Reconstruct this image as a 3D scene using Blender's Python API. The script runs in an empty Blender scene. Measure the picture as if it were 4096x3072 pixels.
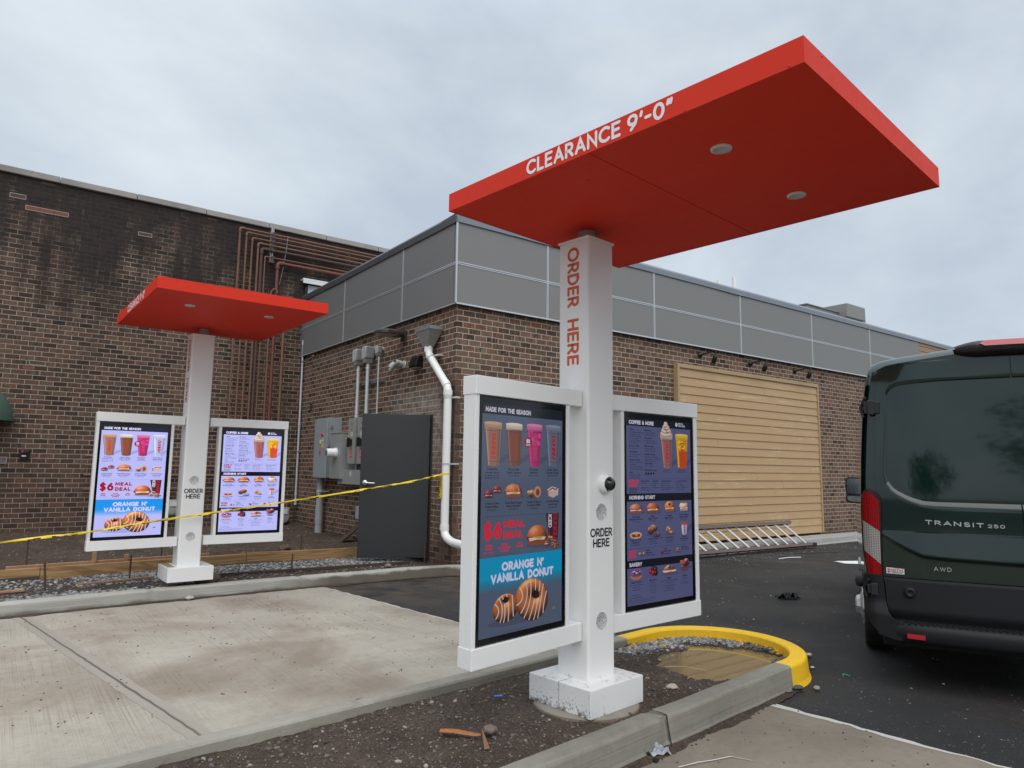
import bpy, math, random
from mathutils import Vector, Matrix, noise
R_ = math.radians
random.seed(7)
scene = bpy.context.scene
COL = scene.collection

# ------------------------------------------------------------------ camera
CAM = Vector((-4.785, -7.720, 1.342))
AB, PITCH, ROLL = 0.6371, 0.1224, -0.0133
cam_d = bpy.data.cameras.new("camera"); cam_d.sensor_width = 36.0; cam_d.lens = 24.31
cam_d.clip_end = 500; cam_d.clip_start = 0.05
cam = bpy.data.objects.new("camera", cam_d); COL.objects.link(cam)
_f = Vector((math.sin(AB)*math.cos(PITCH), math.cos(AB)*math.cos(PITCH), math.sin(PITCH)))
_r = Vector((math.cos(AB), -math.sin(AB), 0)); _u = _r.cross(_f)
_cr, _sr = math.cos(ROLL), math.sin(ROLL)
_r, _u = _cr*_r - _sr*_u, _sr*_r + _cr*_u
cam.matrix_world = Matrix(((_r.x, _u.x, -_f.x, CAM.x), (_r.y, _u.y, -_f.y, CAM.y), (_r.z, _u.z, -_f.z, CAM.z), (0, 0, 0, 1)))
scene.camera = cam

# ------------------------------------------------------------------ view, world, sun
scene.view_settings.view_transform = 'Standard'; scene.view_settings.look = 'None'
scene.view_settings.exposure = 0.29; scene.view_settings.gamma = 1.0
SUN_EL, SUN_AZ = R_(52), R_(205)          # azimuth clockwise from +Y
world = bpy.data.worlds.new("World"); scene.world = world; world.use_nodes = True
wt = world.node_tree; wt.nodes.clear()
def wn(t, **k):
    n = wt.nodes.new(t)
    for a, b in k.items(): setattr(n, a, b)
    return n
wo = wn('ShaderNodeOutputWorld'); wb = wn('ShaderNodeBackground'); wb.inputs['Strength'].default_value = 0.10
sky = wn('ShaderNodeTexSky', sky_type='NISHITA', sun_disc=False, sun_elevation=SUN_EL, sun_rotation=SUN_AZ)
tc = wn('ShaderNodeTexCoord'); sep = wn('ShaderNodeSeparateXYZ'); wt.links.new(tc.outputs['Generated'], sep.inputs[0])
mp = wn('ShaderNodeMapping'); mp.inputs['Scale'].default_value = (1.0, 1.0, 1.7); mp.inputs['Location'].default_value = (3.1, 1.7, 0.4)
wt.links.new(tc.outputs['Generated'], mp.inputs[0])
n1 = wn('ShaderNodeTexNoise'); n1.inputs['Scale'].default_value = 2.1; n1.inputs['Detail'].default_value = 6; n1.inputs['Roughness'].default_value = 0.55
n1.inputs['Distortion'].default_value = 0.25
wt.links.new(mp.outputs[0], n1.inputs['Vector'])
cr = wn('ShaderNodeValToRGB'); e = cr.color_ramp.elements
e[0].position = 0.36; e[0].color = (.455, .518, .600, 1); e[1].position = 0.66; e[1].color = (.66, .728, .775, 1)
wt.links.new(n1.outputs['Fac'], cr.inputs[0])
# overcast luminance: brighter overhead, a pale band low down
zr = wn('ShaderNodeMapRange'); zr.inputs[1].default_value = .55; zr.inputs[2].default_value = 1.0; zr.inputs[3].default_value = 9.6; zr.inputs[4].default_value = 22.0
wt.links.new(sep.outputs['Z'], zr.inputs[0])
vm = wn('ShaderNodeVectorMath', operation='SCALE'); wt.links.new(cr.outputs[0], vm.inputs[0]); wt.links.new(zr.outputs[0], vm.inputs['Scale'])
mx = wn('ShaderNodeMix', data_type='RGBA'); mx.inputs[0].default_value = 0.92
wt.links.new(sky.outputs[0], mx.inputs[6]); wt.links.new(vm.outputs[0], mx.inputs[7])
wt.links.new(mx.outputs[2], wb.inputs['Color']); wt.links.new(wb.outputs[0], wo.inputs[0])

sun_d = bpy.data.lights.new("sun", 'SUN'); sun_d.energy = 1.5; sun_d.angle = R_(65); sun_d.color = (1.0, .96, .90)
sun = bpy.data.objects.new("sun", sun_d); COL.objects.link(sun)
_sd = Vector((math.sin(SUN_AZ)*math.cos(SUN_EL), math.cos(SUN_AZ)*math.cos(SUN_EL), math.sin(SUN_EL)))
sun.rotation_euler = _sd.to_track_quat('Z', 'Y').to_euler(); sun.location = (0, 0, 20)

# ------------------------------------------------------------------ node helper
class NT:
    def __init__(s, name):
        s.m = bpy.data.materials.new(name); s.m.use_nodes = True; s.t = s.m.node_tree
        s.b = s.t.nodes['Principled BSDF']; s.pos = None
    def new(s, t, **k):
        n = s.t.nodes.new(t)
        for a, b in k.items(): setattr(n, a, b)
        return n
    def put(s, sock, v):
        if hasattr(v, 'is_output'): s.t.links.new(v, sock)
        elif isinstance(v, (tuple, list)) and len(v) == 3 and sock.type == 'RGBA': sock.default_value = (*v, 1)
        else: sock.default_value = v
    def co(s):
        if s.pos is None: s.pos = s.new('ShaderNodeTexCoord').outputs['Object']
        return s.pos
    def scl(s, v, sc):
        n = s.new('ShaderNodeVectorMath', operation='MULTIPLY'); s.put(n.inputs[0], v); n.inputs[1].default_value = sc; return n.outputs[0]
    def noise(s, scale=5, detail=4, rough=.55, vec=None, out='Fac', dist=0):
        n = s.new('ShaderNodeTexNoise'); s.put(n.inputs['Vector'], vec if vec is not None else s.co())
        n.inputs['Scale'].default_value = scale; n.inputs['Detail'].default_value = detail; n.inputs['Roughness'].default_value = rough; n.inputs['Distortion'].default_value = dist
        return n.outputs[out]
    def vor(s, scale, vec=None, out='Distance'):
        n = s.new('ShaderNodeTexVoronoi'); s.put(n.inputs['Vector'], vec if vec is not None else s.co()); n.inputs['Scale'].default_value = scale
        return n.outputs[out]
    def math(s, op, a, b=0.0, c=0.0):
        n = s.new('ShaderNodeMath', operation=op); s.put(n.inputs[0], a); s.put(n.inputs[1], b)
        if len(n.inputs) > 2: s.put(n.inputs[2], c)
        return n.outputs[0]
    def rng(s, v, a, b, c=0., d=1., smooth=False):
        n = s.new('ShaderNodeMapRange'); n.clamp = True
        if smooth: n.interpolation_type = 'SMOOTHSTEP'
        s.put(n.inputs[0], v)
        for i, x in enumerate((a, b, c, d)): s.put(n.inputs[i+1], x)
        return n.outputs[0]
    def ramp(s, v, stops, interp='LINEAR'):
        n = s.new('ShaderNodeValToRGB'); s.put(n.inputs[0], v); n.color_ramp.interpolation = interp
        el = n.color_ramp.elements
        while len(el) < len(stops): el.new(.5)
        for x, (p, c) in zip(el, stops): x.position = p; x.color = (*c, 1)
        return n.outputs[0]
    def mix(s, f, a, b, mode='MIX'):
        n = s.new('ShaderNodeMix', data_type='RGBA', blend_type=mode); s.put(n.inputs[0], f); s.put(n.inputs[6], a); s.put(n.inputs[7], b); return n.outputs[2]
    def sepxyz(s, v=None):
        n = s.new('ShaderNodeSeparateXYZ'); s.put(n.inputs[0], v if v is not None else s.co()); return n.outputs
    def comb(s, x, y, z):
        n = s.new('ShaderNodeCombineXYZ')
        for i, v in enumerate((x, y, z)): s.put(n.inputs[i], v)
        return n.outputs[0]
    def bump(s, h, strength=.3, dist=.01):
        n = s.new('ShaderNodeBump'); s.put(n.inputs['Height'], h); n.inputs['Strength'].default_value = strength; n.inputs['Distance'].default_value = dist
        s.t.links.new(n.outputs[0], s.b.inputs['Normal'])
    def set(s, **k):
        names = dict(col='Base Color', rough='Roughness', metal='Metallic', spec='Specular IOR Level', coat='Coat Weight', coatr='Coat Roughness', emit='Emission Color', es='Emission Strength', trans='Transmission Weight')
        for a, v in k.items(): s.put(s.b.inputs[names[a]], v)
        return s
def wavy(mat, scale=1.3, strength=.10, dist=.02):
    n = NT.__new__(NT); n.m = mat; n.t = mat.node_tree; n.b = n.t.nodes['Principled BSDF']; n.pos = None
    n.bump(n.noise(scale, 2, .4), strength, dist); return mat
_MC = {}
def plain(name, col, rough=.5, metal=0., var=.10, spec=.5, coat=0., scale=9):
    """paint/metal/plastic with slight tone variation, fine mottling and roughness break-up"""
    if name in _MC: return _MC[name]
    n = NT(name)
    f = n.noise(scale, 5, .6); f2 = n.noise(scale*9, 3, .6)
    a = tuple(min(1, c*(1+var)) for c in col); b = tuple(c*(1-var) for c in col)
    c = n.mix(n.math('ADD', n.math('MULTIPLY', f, .7), n.math('MULTIPLY', f2, .3)), b, a)
    n.set(col=c, metal=metal, spec=spec, coat=coat, rough=n.rng(f2, .2, .8, max(0.02, rough-.08), min(1, rough+.08)))
    _MC[name] = n.m
    return n.m

# ------------------------------------------------------------------ mesh helper
class MB:
    def __init__(s): s.v = []; s.f = []; s.mi = []; s.sm = []; s.c = []; s.mat = 0; s.col = None
    def add(s, vs, fs, smooth=False):
        o = len(s.v); s.v.extend(tuple(x) for x in vs)
        for f in fs: s.f.append(tuple(i+o for i in f)); s.mi.append(s.mat); s.sm.append(smooth); s.c.append(s.col)
        return s
    def box(s, x0, x1, y0, y1, z0, z1, M=None):
        vs = [Vector(p) for p in ((x0,y0,z0),(x1,y0,z0),(x1,y1,z0),(x0,y1,z0),(x0,y0,z1),(x1,y0,z1),(x1,y1,z1),(x0,y1,z1))]
        if M is not None: vs = [M @ p for p in vs]
        return s.add(vs, [(0,3,2,1),(4,5,6,7),(0,1,5,4),(1,2,6,5),(2,3,7,6),(3,0,4,7)])
    def prism(s, poly, fn, d0, d1):
        """poly: 2-D outline; fn(a,b,d) -> 3-D point"""
        n = len(poly); vs = [fn(a, b, d0) for a, b in poly] + [fn(a, b, d1) for a, b in poly]
        return s.add(vs, [tuple(range(n))[::-1], tuple(range(n, 2*n))] + [(i, (i+1) % n, n+(i+1) % n, n+i) for i in range(n)])
    def tube(s, pts, r, seg=12, caps=True, smooth=True):
        pts = [Vector(p) for p in pts]; n = len(pts); rs = r if isinstance(r, (list, tuple)) else [r]*n
        up = None; vs = []
        for i, p in enumerate(pts):
            t = ((pts[min(i+1, n-1)]-p).normalized() if i < n-1 else Vector()) + ((p-pts[i-1]).normalized() if i > 0 else Vector())
            t.normalize()
            if up is None: up = t.orthogonal().normalized()
            up = (up - t*up.dot(t)).normalized(); w = t.cross(up)
            k = 1.0
            if 0 < i < n-1:
                c = max(.35, t.dot((p-pts[i-1]).normalized())); k = 1/c if c > .8 else 1.0
            for j in range(seg):
                a = 2*math.pi*j/seg; vs.append(p + (up*math.cos(a) + w*math.sin(a))*rs[i]*k)
        fs = [(i*seg+j, i*seg+(j+1) % seg, (i+1)*seg+(j+1) % seg, (i+1)*seg+j) for i in range(n-1) for j in range(seg)]
        s.add(vs, fs, smooth)
        if caps:
            s.add(vs[:seg], [tuple(range(seg))[::-1]]); s.add(vs[-seg:], [tuple(range(seg))])
        return s
    def grid(s, P, smooth=True):
        """P: rows of 3-D points"""
        h, w = len(P), len(P[0])
        return s.add([p for r in P for p in r], [(i*w+j, i*w+j+1, (i+1)*w+j+1, (i+1)*w+j) for i in range(h-1) for j in range(w-1)], smooth)
    def lathe(s, prof, c, axis='Z', seg=24):
        """prof: (radius, offset along axis)"""
        vs = []
        for r, h in prof:
            for j in range(seg):
                a = 2*math.pi*j/seg; x, y = r*math.cos(a), r*math.sin(a)
                vs.append(Vector(c) + (Vector((x, y, h)) if axis == 'Z' else Vector((x, h, y)) if axis == 'Y' else Vector((h, x, y))))
        return s.add(vs, [(i*seg+j, i*seg+(j+1) % seg, (i+1)*seg+(j+1) % seg, (i+1)*seg+j) for i in range(len(prof)-1) for j in range(seg)], True)
    def clusters(s, gap=.002):
        """faces grouped into pieces: connected or touching"""
        par = list(range(len(s.v)))
        def find(i):
            while par[i] != i: par[i] = par[par[i]]; i = par[i]
            return i
        for f in s.f:
            a = find(f[0])
            for i in f[1:]: par[find(i)] = a
        comp = {}
        for k, f in enumerate(s.f): comp.setdefault(find(f[0]), []).append(k)
        cs = []
        for fl in comp.values():
            P = [s.v[i] for k in fl for i in s.f[k]]; cs.append([fl, [min(p[a] for p in P)-gap for a in range(3)], [max(p[a] for p in P)+gap for a in range(3)]])
        done = False
        while not done:
            done = True
            for i in range(len(cs)):
                for j in range(len(cs)-1, i, -1):
                    if all(cs[i][1][a] <= cs[j][2][a] and cs[j][1][a] <= cs[i][2][a] for a in range(3)):
                        cs[i] = [cs[i][0]+cs[j][0], [min(cs[i][1][a], cs[j][1][a]) for a in range(3)], [max(cs[i][2][a], cs[j][2][a]) for a in range(3)]]; del cs[j]; done = False
        out = []
        for fl, _, _ in cs:
            q = MB(); mp = {}
            for k in fl:
                ff = []
                for i in s.f[k]:
                    if i not in mp: mp[i] = len(q.v); q.v.append(s.v[i])
                    ff.append(mp[i])
                q.f.append(tuple(ff)); q.mi.append(s.mi[k]); q.sm.append(s.sm[k]); q.c.append(s.c[k])
            out.append(q)
        return out
    EACH = {'coupling', 'clamp', 'latch', 'hinge', 'warning_label', 'screw', 'fascia_panel', 'parapet_cap', 'coping_stone', 'nipple', 'label', 'board_trim', 'hood_part', 'check_plate'}
    def build(s, name, mats, parent=None, bevel=0, seg=2, fix=True, world=False):
        if name in MB.EACH and not getattr(s, 'one', False):
            o = None
            for q in s.clusters(.0015 if name in ('fascia_panel', 'parapet_cap', 'coping_stone') else .004):
                q.one = True; o = q.build(name, mats, parent, bevel, seg, fix, world)
            return o
        me = bpy.data.meshes.new(name); me.from_pydata([tuple(v) for v in s.v], [], s.f)
        mats = mats if isinstance(mats, (list, tuple)) else [mats]
        for m in mats: me.materials.append(m)
        me.polygons.foreach_set('material_index', s.mi); me.polygons.foreach_set('use_smooth', s.sm)
        if any(c is not None for c in s.c):
            ca = me.color_attributes.new('Art', 'FLOAT_COLOR', 'CORNER'); d = []
            for p, c in zip(me.polygons, s.c):
                for _ in p.loop_indices: d.extend((*(c or (1, 1, 1)), 1))
            ca.data.foreach_set('color', d)
        if fix:
            import bmesh
            bm = bmesh.new(); bm.from_mesh(me); bmesh.ops.recalc_face_normals(bm, faces=bm.faces); bm.to_mesh(me); bm.free()
        me.update()
        o = bpy.data.objects.new(name, me); COL.objects.link(o)
        if parent is not None:
            o.parent = parent
            if world: o.matrix_parent_inverse = parent['_mw'].inverted() if False else wmat(parent).inverted()
        if bevel:
            b = o.modifiers.new('bevel', 'BEVEL'); b.width = bevel; b.segments = seg; b.limit_method = 'ANGLE'; b.angle_limit = R_(40)
        return o
def wmat(o):
    m = Matrix.Translation(o.location) @ o.rotation_euler.to_matrix().to_4x4()
    if o.parent is not None: m = wmat(o.parent) @ o.matrix_parent_inverse @ m
    return m
def tag(o, label=None, cat=None, group=None, kind=None):
    if label: o['label'] = label
    if cat: o['category'] = cat
    if group: o['group'] = group
    if kind: o['kind'] = kind
    return o
def thing(name, label, cat, loc=(0, 0, 0), rotz=0, group=None):
    o = bpy.data.objects.new(name, None); o.empty_display_size = .1; COL.objects.link(o)
    o.location = loc; o.rotation_euler = (0, 0, rotz)
    return tag(o, label, cat, group)
def copy_tree(o, parent=None):
    c = o.copy(); COL.objects.link(c)
    if parent is not None: c.parent = parent
    for ch in o.children: copy_tree(ch, c)
    return c
def arcpath(pts, rad, n=6):
    """polyline with rounded corners"""
    pts = [Vector(p) for p in pts]; out = [pts[0]]
    for i in range(1, len(pts)-1):
        a, b, c = pts[i-1], pts[i], pts[i+1]; d1 = (a-b).normalized(); d2 = (c-b).normalized()
        p0, p1 = b+d1*rad, b+d2*rad
        for k in range(n+1):
            t = k/n; out.append((1-t)**2*p0 + 2*t*(1-t)*b + t*t*p1)
    out.append(pts[-1]); return out

# ------------------------------------------------------------------ lettering
def _a(cx, cy, rx, ry, a0, a1, n=14):
    return [(cx+rx*math.cos(R_(a0+(a1-a0)*i/n)), cy+ry*math.sin(R_(a0+(a1-a0)*i/n))) for i in range(n+1)]
_S = _a(.31, .745, .28, .255, 35, 270, 12) + _a(.31, .25, .30, .25, 90, -145, 12)[1:]
GL = {
 'A': (.80, [[(0,0),(.40,1),(.80,0)], [(.16,.32),(.64,.32)]]),
 'B': (.62, [[(0,0),(0,1),(.30,1)]+_a(.32,.76,.24,.24,90,-90)+[(.02,.52)], [(.30,.52)]+_a(.34,.26,.28,.26,90,-90)+[(0,0)]]),
 'C': (.80, [_a(.48,.5,.48,.5,48,312,22)]),
 'D': (.74, [[(0,0),(0,1),(.26,1)]+_a(.26,.5,.48,.5,90,-90,18)+[(0,0)]]),
 'E': (.56, [[(.56,1),(0,1),(0,0),(.56,0)], [(0,.51),(.50,.51)]]),
 'F': (.54, [[(.54,1),(0,1),(0,0)], [(0,.5),(.48,.5)]]),
 'G': (.84, [_a(.48,.5,.48,.5,48,330,22)+[(.90,.46),(.58,.46)]]),
 'H': (.70, [[(0,0),(0,1)], [(.70,0),(.70,1)], [(0,.5),(.70,.5)]]),
 'I': (.0, [[(0,0),(0,1)]]), 'J': (.45, [[(.45,1),(.45,.25)]+_a(.2,.22,.25,.22,0,-150)]),
 'K': (.62, [[(0,0),(0,1)], [(.60,1),(.02,.45)], [(.20,.60),(.64,0)]]),
 'L': (.50, [[(0,1),(0,0),(.50,0)]]),
 'M': (.88, [[(0,0),(.06,1),(.44,.25),(.82,1),(.88,0)]]),
 'N': (.72, [[(0,0),(0,1),(.72,0),(.72,1)]]),
 'O': (1.0, [_a(.5,.5,.5,.5,0,360,32)]),
 'P': (.58, [[(0,0),(0,1),(.28,1)]+_a(.30,.72,.28,.28,90,-90)+[(.02,.44)]]),
 'Q': (1.0, [_a(.5,.5,.5,.5,0,360,32), [(.65,.25),(.95,-.05)]]),
 'R': (.62, [[(0,0),(0,1),(.28,1)]+_a(.30,.72,.28,.28,90,-90)+[(.02,.44)], [(.28,.44),(.62,0)]]),
 'S': (.62, [_S]), 'T': (.70, [[(0,1),(.70,1)], [(.35,1),(.35,0)]]),
 'U': (.70, [[(0,1),(0,.34)]+_a(.35,.34,.35,.34,180,360)+[(.70,1)]]),
 'V': (.78, [[(0,1),(.39,0),(.78,1)]]), 'W': (1.1, [[(0,1),(.28,0),(.55,.9),(.82,0),(1.1,1)]]),
 'X': (.70, [[(0,0),(.70,1)], [(0,1),(.70,0)]]), 'Y': (.72, [[(0,1),(.36,.48),(.72,1)], [(.36,.48),(.36,0)]]),
 'Z': (.66, [[(0,1),(.66,1),(0,0),(.66,0)]]),
 '0': (.66, [_a(.33,.5,.33,.5,0,360,28)]), '2': (.6, [_a(.3,.72,.29,.28,160,-35,12)+[(0,0),(.6,0)]]),
 '3': (.6, [_a(.28,.75,.26,.25,150,-90,12)+_a(.28,.26,.31,.26,90,-150,12)[1:]]),
 '5': (.6, [[(.55,1),(.06,1),(.03,.56)]+_a(.27,.32,.32,.32,120,-150,14)]),
 '6': (.66, [_a(.33,.32,.32,.32,0,360,20), [(.02,.36),(.10,.66),(.46,1)]]),
 '9': (.66, [_a(.33,.68,.32,.32,0,360,20), [(.64,.64),(.56,.34),(.22,0)]]),
 "'": (.05, [[(.06,1.0),(.0,.74)]]), '"': (.26, [[(.06,1.0),(.0,.74)], [(.28,1.0),(.22,.74)]]),
 '-': (.34, [[(0,.46),(.34,.46)]]), ' ': (.34, []), ',': (.05, [[(.05,.05),(0,-.12)]]), '.': (.0, [[(0,0),(0,.01)]]),
 '&': (.72, [[(.70,0),(.14,.66)]+_a(.30,.80,.18,.20,200,-40,10)+[(.06,.36)]+_a(.28,.24,.26,.24,150,330,10)+[(.66,.44)]]),
 '$': (.62, [_S, [(.31,1.14),(.31,-.14)]]), '/': (.4, [[(0,0),(.4,1)]]),
}
def ribbon(pts, w, cap=5):
    """flat outline pieces of a stroked polyline with round ends; returns (verts, faces)"""
    P = [Vector((p[0], p[1])) for p in pts]; h = w/2; closed = (P[0]-P[-1]).length < 1e-6 and len(P) > 3
    L, Rr = [], []; n = len(P)
    for i in range(n):
        a = P[i-1] if i > 0 else (P[-2] if closed else None); b = P[i+1] if i < n-1 else (P[1] if closed else None)
        d1 = (P[i]-a).normalized() if a is not None else None; d2 = (b-P[i]).normalized() if b is not None else None
        if d1 is None: d1 = d2
        if d2 is None: d2 = d1
        m = (d1+d2)
        m = m.normalized() if m.length > 1e-4 else d1
        nn = Vector((-m.y, m.x)); c = max(.42, nn.dot(Vector((-d1.y, d1.x))))
        L.append(P[i]+nn*h/c); Rr.append(P[i]-nn*h/c)
    vs = L+Rr; fs = [(i, i+1, n+i+1, n+i) for i in range(n-1)]
    if not closed:
        for p, q, l, r in ((P[0], P[1], 0, n), (P[-1], P[-2], n-1, 2*n-1)):
            d = (p-q).normalized(); a0 = math.atan2(d.y, d.x); o = len(vs)
            for k in range(1, cap):
                a = a0 + math.pi/2 - math.pi*k/cap; vs.append(p+Vector((math.cos(a), math.sin(a)))*h)
            lo, hi = (l, r) if p is P[-1] else (r, l)
            fs.append((lo, *range(o, o+cap-1), hi))
    return vs, fs
def swidth(txt, size, gap=.26):
    return sum(GL[c][0]+gap for c in txt)*size - gap*size
def stroke_text(mb, txt, size, w, fn, x=0., y=0., gap=.26, align='L', wx=1.0):
    """fn(a, b, layer): a right, b up, layer counts overlapping strokes"""
    tw = swidth(txt, size, gap)*wx
    if align == 'C': x -= tw/2
    if align == 'R': x -= tw
    for c in txt:
        gw, st = GL[c]
        for k, pl in enumerate(st):
            vs, fs = ribbon([(x+p[0]*size*wx, y+p[1]*size) for p in pl], w)
            mb.add([fn(v.x, v.y, k) for v in vs], fs)
        x += (gw+gap)*size*wx
def fit_text(mb, txt, cap, w, fn, x0, x1, y, gap=.30):
    """capitals of total height cap (stroke included) spread from x0 to x1 on baseline y"""
    size = cap-w; wx = (x1-x0-w)/swidth(txt, size, gap)
    stroke_text(mb, txt, size, w, fn, x0+w/2, y+w/2, gap, 'L', wx)
_TX = {}
def font_polys(txt, bold):
    key = (txt, bold)
    if key not in _TX:
        cu = bpy.data.curves.new('t', 'FONT'); cu.body = txt; cu.size = 1.0; cu.offset = bold; cu.resolution_u = 2; cu.fill_mode = 'BOTH'
        o = bpy.data.objects.new('t', cu); COL.objects.link(o)
        dg = bpy.context.evaluated_depsgraph_get(); me = bpy.data.meshes.new_from_object(o.evaluated_get(dg))
        vs = [(v.co.x, v.co.y) for v in me.vertices]; fs = [tuple(p.vertices) for p in me.polygons]
        bpy.data.objects.remove(o); bpy.data.curves.remove(cu); bpy.data.meshes.remove(me)
        xs = [v[0] for v in vs] or [0]
        _TX[key] = (vs, fs, min(xs), max(xs))
    return _TX[key]
def font_text(mb, txt, size, fn, x=0., y=0., bold=.02, align='L', wx=1.0):
    vs, fs, a, b = font_polys(txt, bold); s = size/.73
    dx = x - a*s*wx if align == 'L' else x - (a+b)/2*s*wx
    mb.add([fn(dx+v[0]*s*wx, y+v[1]*s, 0) for v in vs], fs)

# ------------------------------------------------------------------ materials of the place
def brick_mat(name, palette, mortar, stain=False, bl=.193, bh=.0785, mw=.0095):
    n = NT(name); x, y, z = n.sepxyz()
    u = n.math('SUBTRACT', x, y)
    wob = n.math('MULTIPLY', n.math('SUBTRACT', n.noise(7, 2), .5), .004)
    v = n.math('ADD', z, wob)
    rowf = n.math('DIVIDE', v, bh); row = n.math('FLOOR', rowf)
    half = n.math('MULTIPLY', n.math('MODULO', n.math('ABSOLUTE', row), 2.0), .5)
    colf = n.math('ADD', n.math('DIVIDE', u, bl), half); colm = n.math('FLOOR', colf)
    fu = n.math('FRACT', n.math('ADD', colf, 1000.)); fv = n.math('FRACT', n.math('ADD', rowf, 1000.))
    du = n.math('MULTIPLY', n.math('MINIMUM', fu, n.math('SUBTRACT', 1., fu)), bl)
    dv = n.math('MULTIPLY', n.math('MINIMUM', fv, n.math('SUBTRACT', 1., fv)), bh)
    edge = n.math('ADD', n.math('MINIMUM', du, dv), n.math('MULTIPLY', n.math('SUBTRACT', n.noise(60, 2), .5), .003))
    mask = n.rng(edge, mw*.42, mw*.66)
    w1 = n.new('ShaderNodeTexWhiteNoise', noise_dimensions='3D'); n.put(w1.inputs[0], n.comb(colm, row, .5))
    w2 = n.new('ShaderNodeTexWhiteNoise', noise_dimensions='3D'); n.put(w2.inputs[0], n.comb(row, colm, 7.3))
    base = n.ramp(w1.outputs[0], palette)
    # burnt vertical drags in the brick face, stronger on some bricks
    st = n.noise(1, 3, .6, vec=n.comb(n.math('MULTIPLY', u, 42.), n.math('MULTIPLY', w1.outputs[0], 40.), n.math('MULTIPLY', z, 7.)))
    stk = n.math('MULTIPLY', n.rng(st, .50, .66), n.rng(w2.outputs[0], .25, .95))
    base = n.mix(n.math('MULTIPLY', stk, .62), base, (.30, .235, .175) if not stain else (.20, .155, .115))
    dk = n.noise(1, 3, .6, vec=n.comb(n.math('MULTIPLY', u, 30.), n.math('MULTIPLY', w2.outputs[0], 60.), n.math('MULTIPLY', z, 14.)))
    base = n.mix(n.math('MULTIPLY', n.rng(dk, .52, .7), .65), base, (.022, .017, .014))
    base = n.mix(n.math('MULTIPLY', n.noise(90, 3), .5), base, n.mix(1., base, (.55, .52, .5), 'MULTIPLY'))
    mt = n.mix(n.noise(2.2, 4), mortar, tuple(c*.62 for c in mortar))
    if stain:
        # black growth washed down from under the coping, and brown splash low on the wall
        s1 = n.noise(1, 5, .6, vec=n.comb(n.math('MULTIPLY', u, .9), 0., n.math('MULTIPLY', z, .55)))
        s2 = n.noise(1, 4, .65, vec=n.comb(n.math('MULTIPLY', u, 3.5), 4., n.math('MULTIPLY', z, .8)))
        hgt = n.rng(z, 3.0, 6.0)
        sm = n.math('ADD', n.math('MULTIPLY', n.math('ADD', s1, s2), .5), n.math('MULTIPLY', hgt, .30))
        sm = n.rng(sm, .57, .74)
        mt = n.mix(n.math('MULTIPLY', sm, .94), mt, (.026, .022, .020))
        base = n.mix(n.math('MULTIPLY', sm, .88), base, n.mix(n.noise(14, 3), (.010, .009, .009), (.034, .025, .022)))
        lo = n.rng(z, 1.6, .2)
        base = n.mix(n.math('MULTIPLY', lo, .45), base, (.060, .036, .028)); mt = n.mix(n.math('MULTIPLY', lo, .4), mt, (.12, .09, .075))
    else:
        # whitish bloom around the door head and damp foot of the wall
        d0 = n.math('MULTIPLY', n.rng(n.math('ABSOLUTE', n.math('SUBTRACT', z, 2.22)), .34, .05), n.math('MULTIPLY', n.rng(y, 2.1, 1.2), n.rng(y, .12, .4)))
        d1 = n.math('MULTIPLY', n.math('MULTIPLY', n.rng(y, .62, .50), n.rng(y, .14, .28)), n.math('MULTIPLY', n.rng(z, 2.5, 2.1), n.rng(z, 1.0, 1.7)))
        bl_ = n.math('MULTIPLY', n.math('MAXIMUM', d0, d1), n.rng(n.noise(6, 5, .7), .34, .62))
        onl = n.math('LESS_THAN', x, .02)
        bl_ = n.math('MULTIPLY', bl_, onl)
        base = n.mix(n.math('MULTIPLY', bl_, .72), base, (.40, .36, .32)); mt = n.mix(n.math('MULTIPLY', bl_, .75), mt, (.50, .46, .42))
        lo = n.math('MULTIPLY', n.rng(z, .75, .12), n.rng(n.noise(2.5, 4), .25, .7))
        base = n.mix(n.math('MULTIPLY', lo, .55), base, (.075, .042, .030)); mt = n.mix(n.math('MULTIPLY', lo, .6), mt, (.10, .065, .048))
        # raked, darker joints on the damp corner below the downpipe offset
        cz = n.math('MULTIPLY', n.math('MULTIPLY', n.rng(n.math('ABSOLUTE', n.math('ADD', y, .0)), .55, .2), n.rng(z, 2.75, 2.45)), n.rng(n.noise(1.6, 3), .2, .5))
        cz = n.math('MULTIPLY', cz, n.rng(x, .14, .06))
        mt = n.mix(n.math('MULTIPLY', cz, .85), mt, (.045, .032, .026)); base = n.mix(n.math('MULTIPLY', cz, .35), base, (.05, .026, .019))
    col = n.mix(mask, mt, base)
    n.set(col=col, rough=n.rng(n.noise(40, 2), .2, .8, .72, .95), spec=.3)
    hgt_ = n.math('ADD', n.math('MULTIPLY', mask, 1.0), n.math('MULTIPLY', n.noise(120, 3), .22))
    n.bump(hgt_, .55, .005)
    return n.m
PAL_A = [(0, (.052, .033, .025)), (.16, (.115, .070, .050)), (.5, (.170, .102, .069)), (.74, (.195, .122, .087)), (.88, (.205, .086, .053)), (.93, (.070, .052, .043)), (1, (.20, .14, .10))]
PAL_B = [(0, (.036, .024, .019)), (.3, (.083, .051, .037)), (.6, (.115, .067, .047)), (.9, (.145, .089, .064)), (1, (.17, .08, .05))]
BRICK_A = brick_mat('brick_brown', PAL_A, (.56, .45, .355))
BRICK_B = brick_mat('brick_stained', PAL_B, (.40, .33, .27), stain=True)

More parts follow.
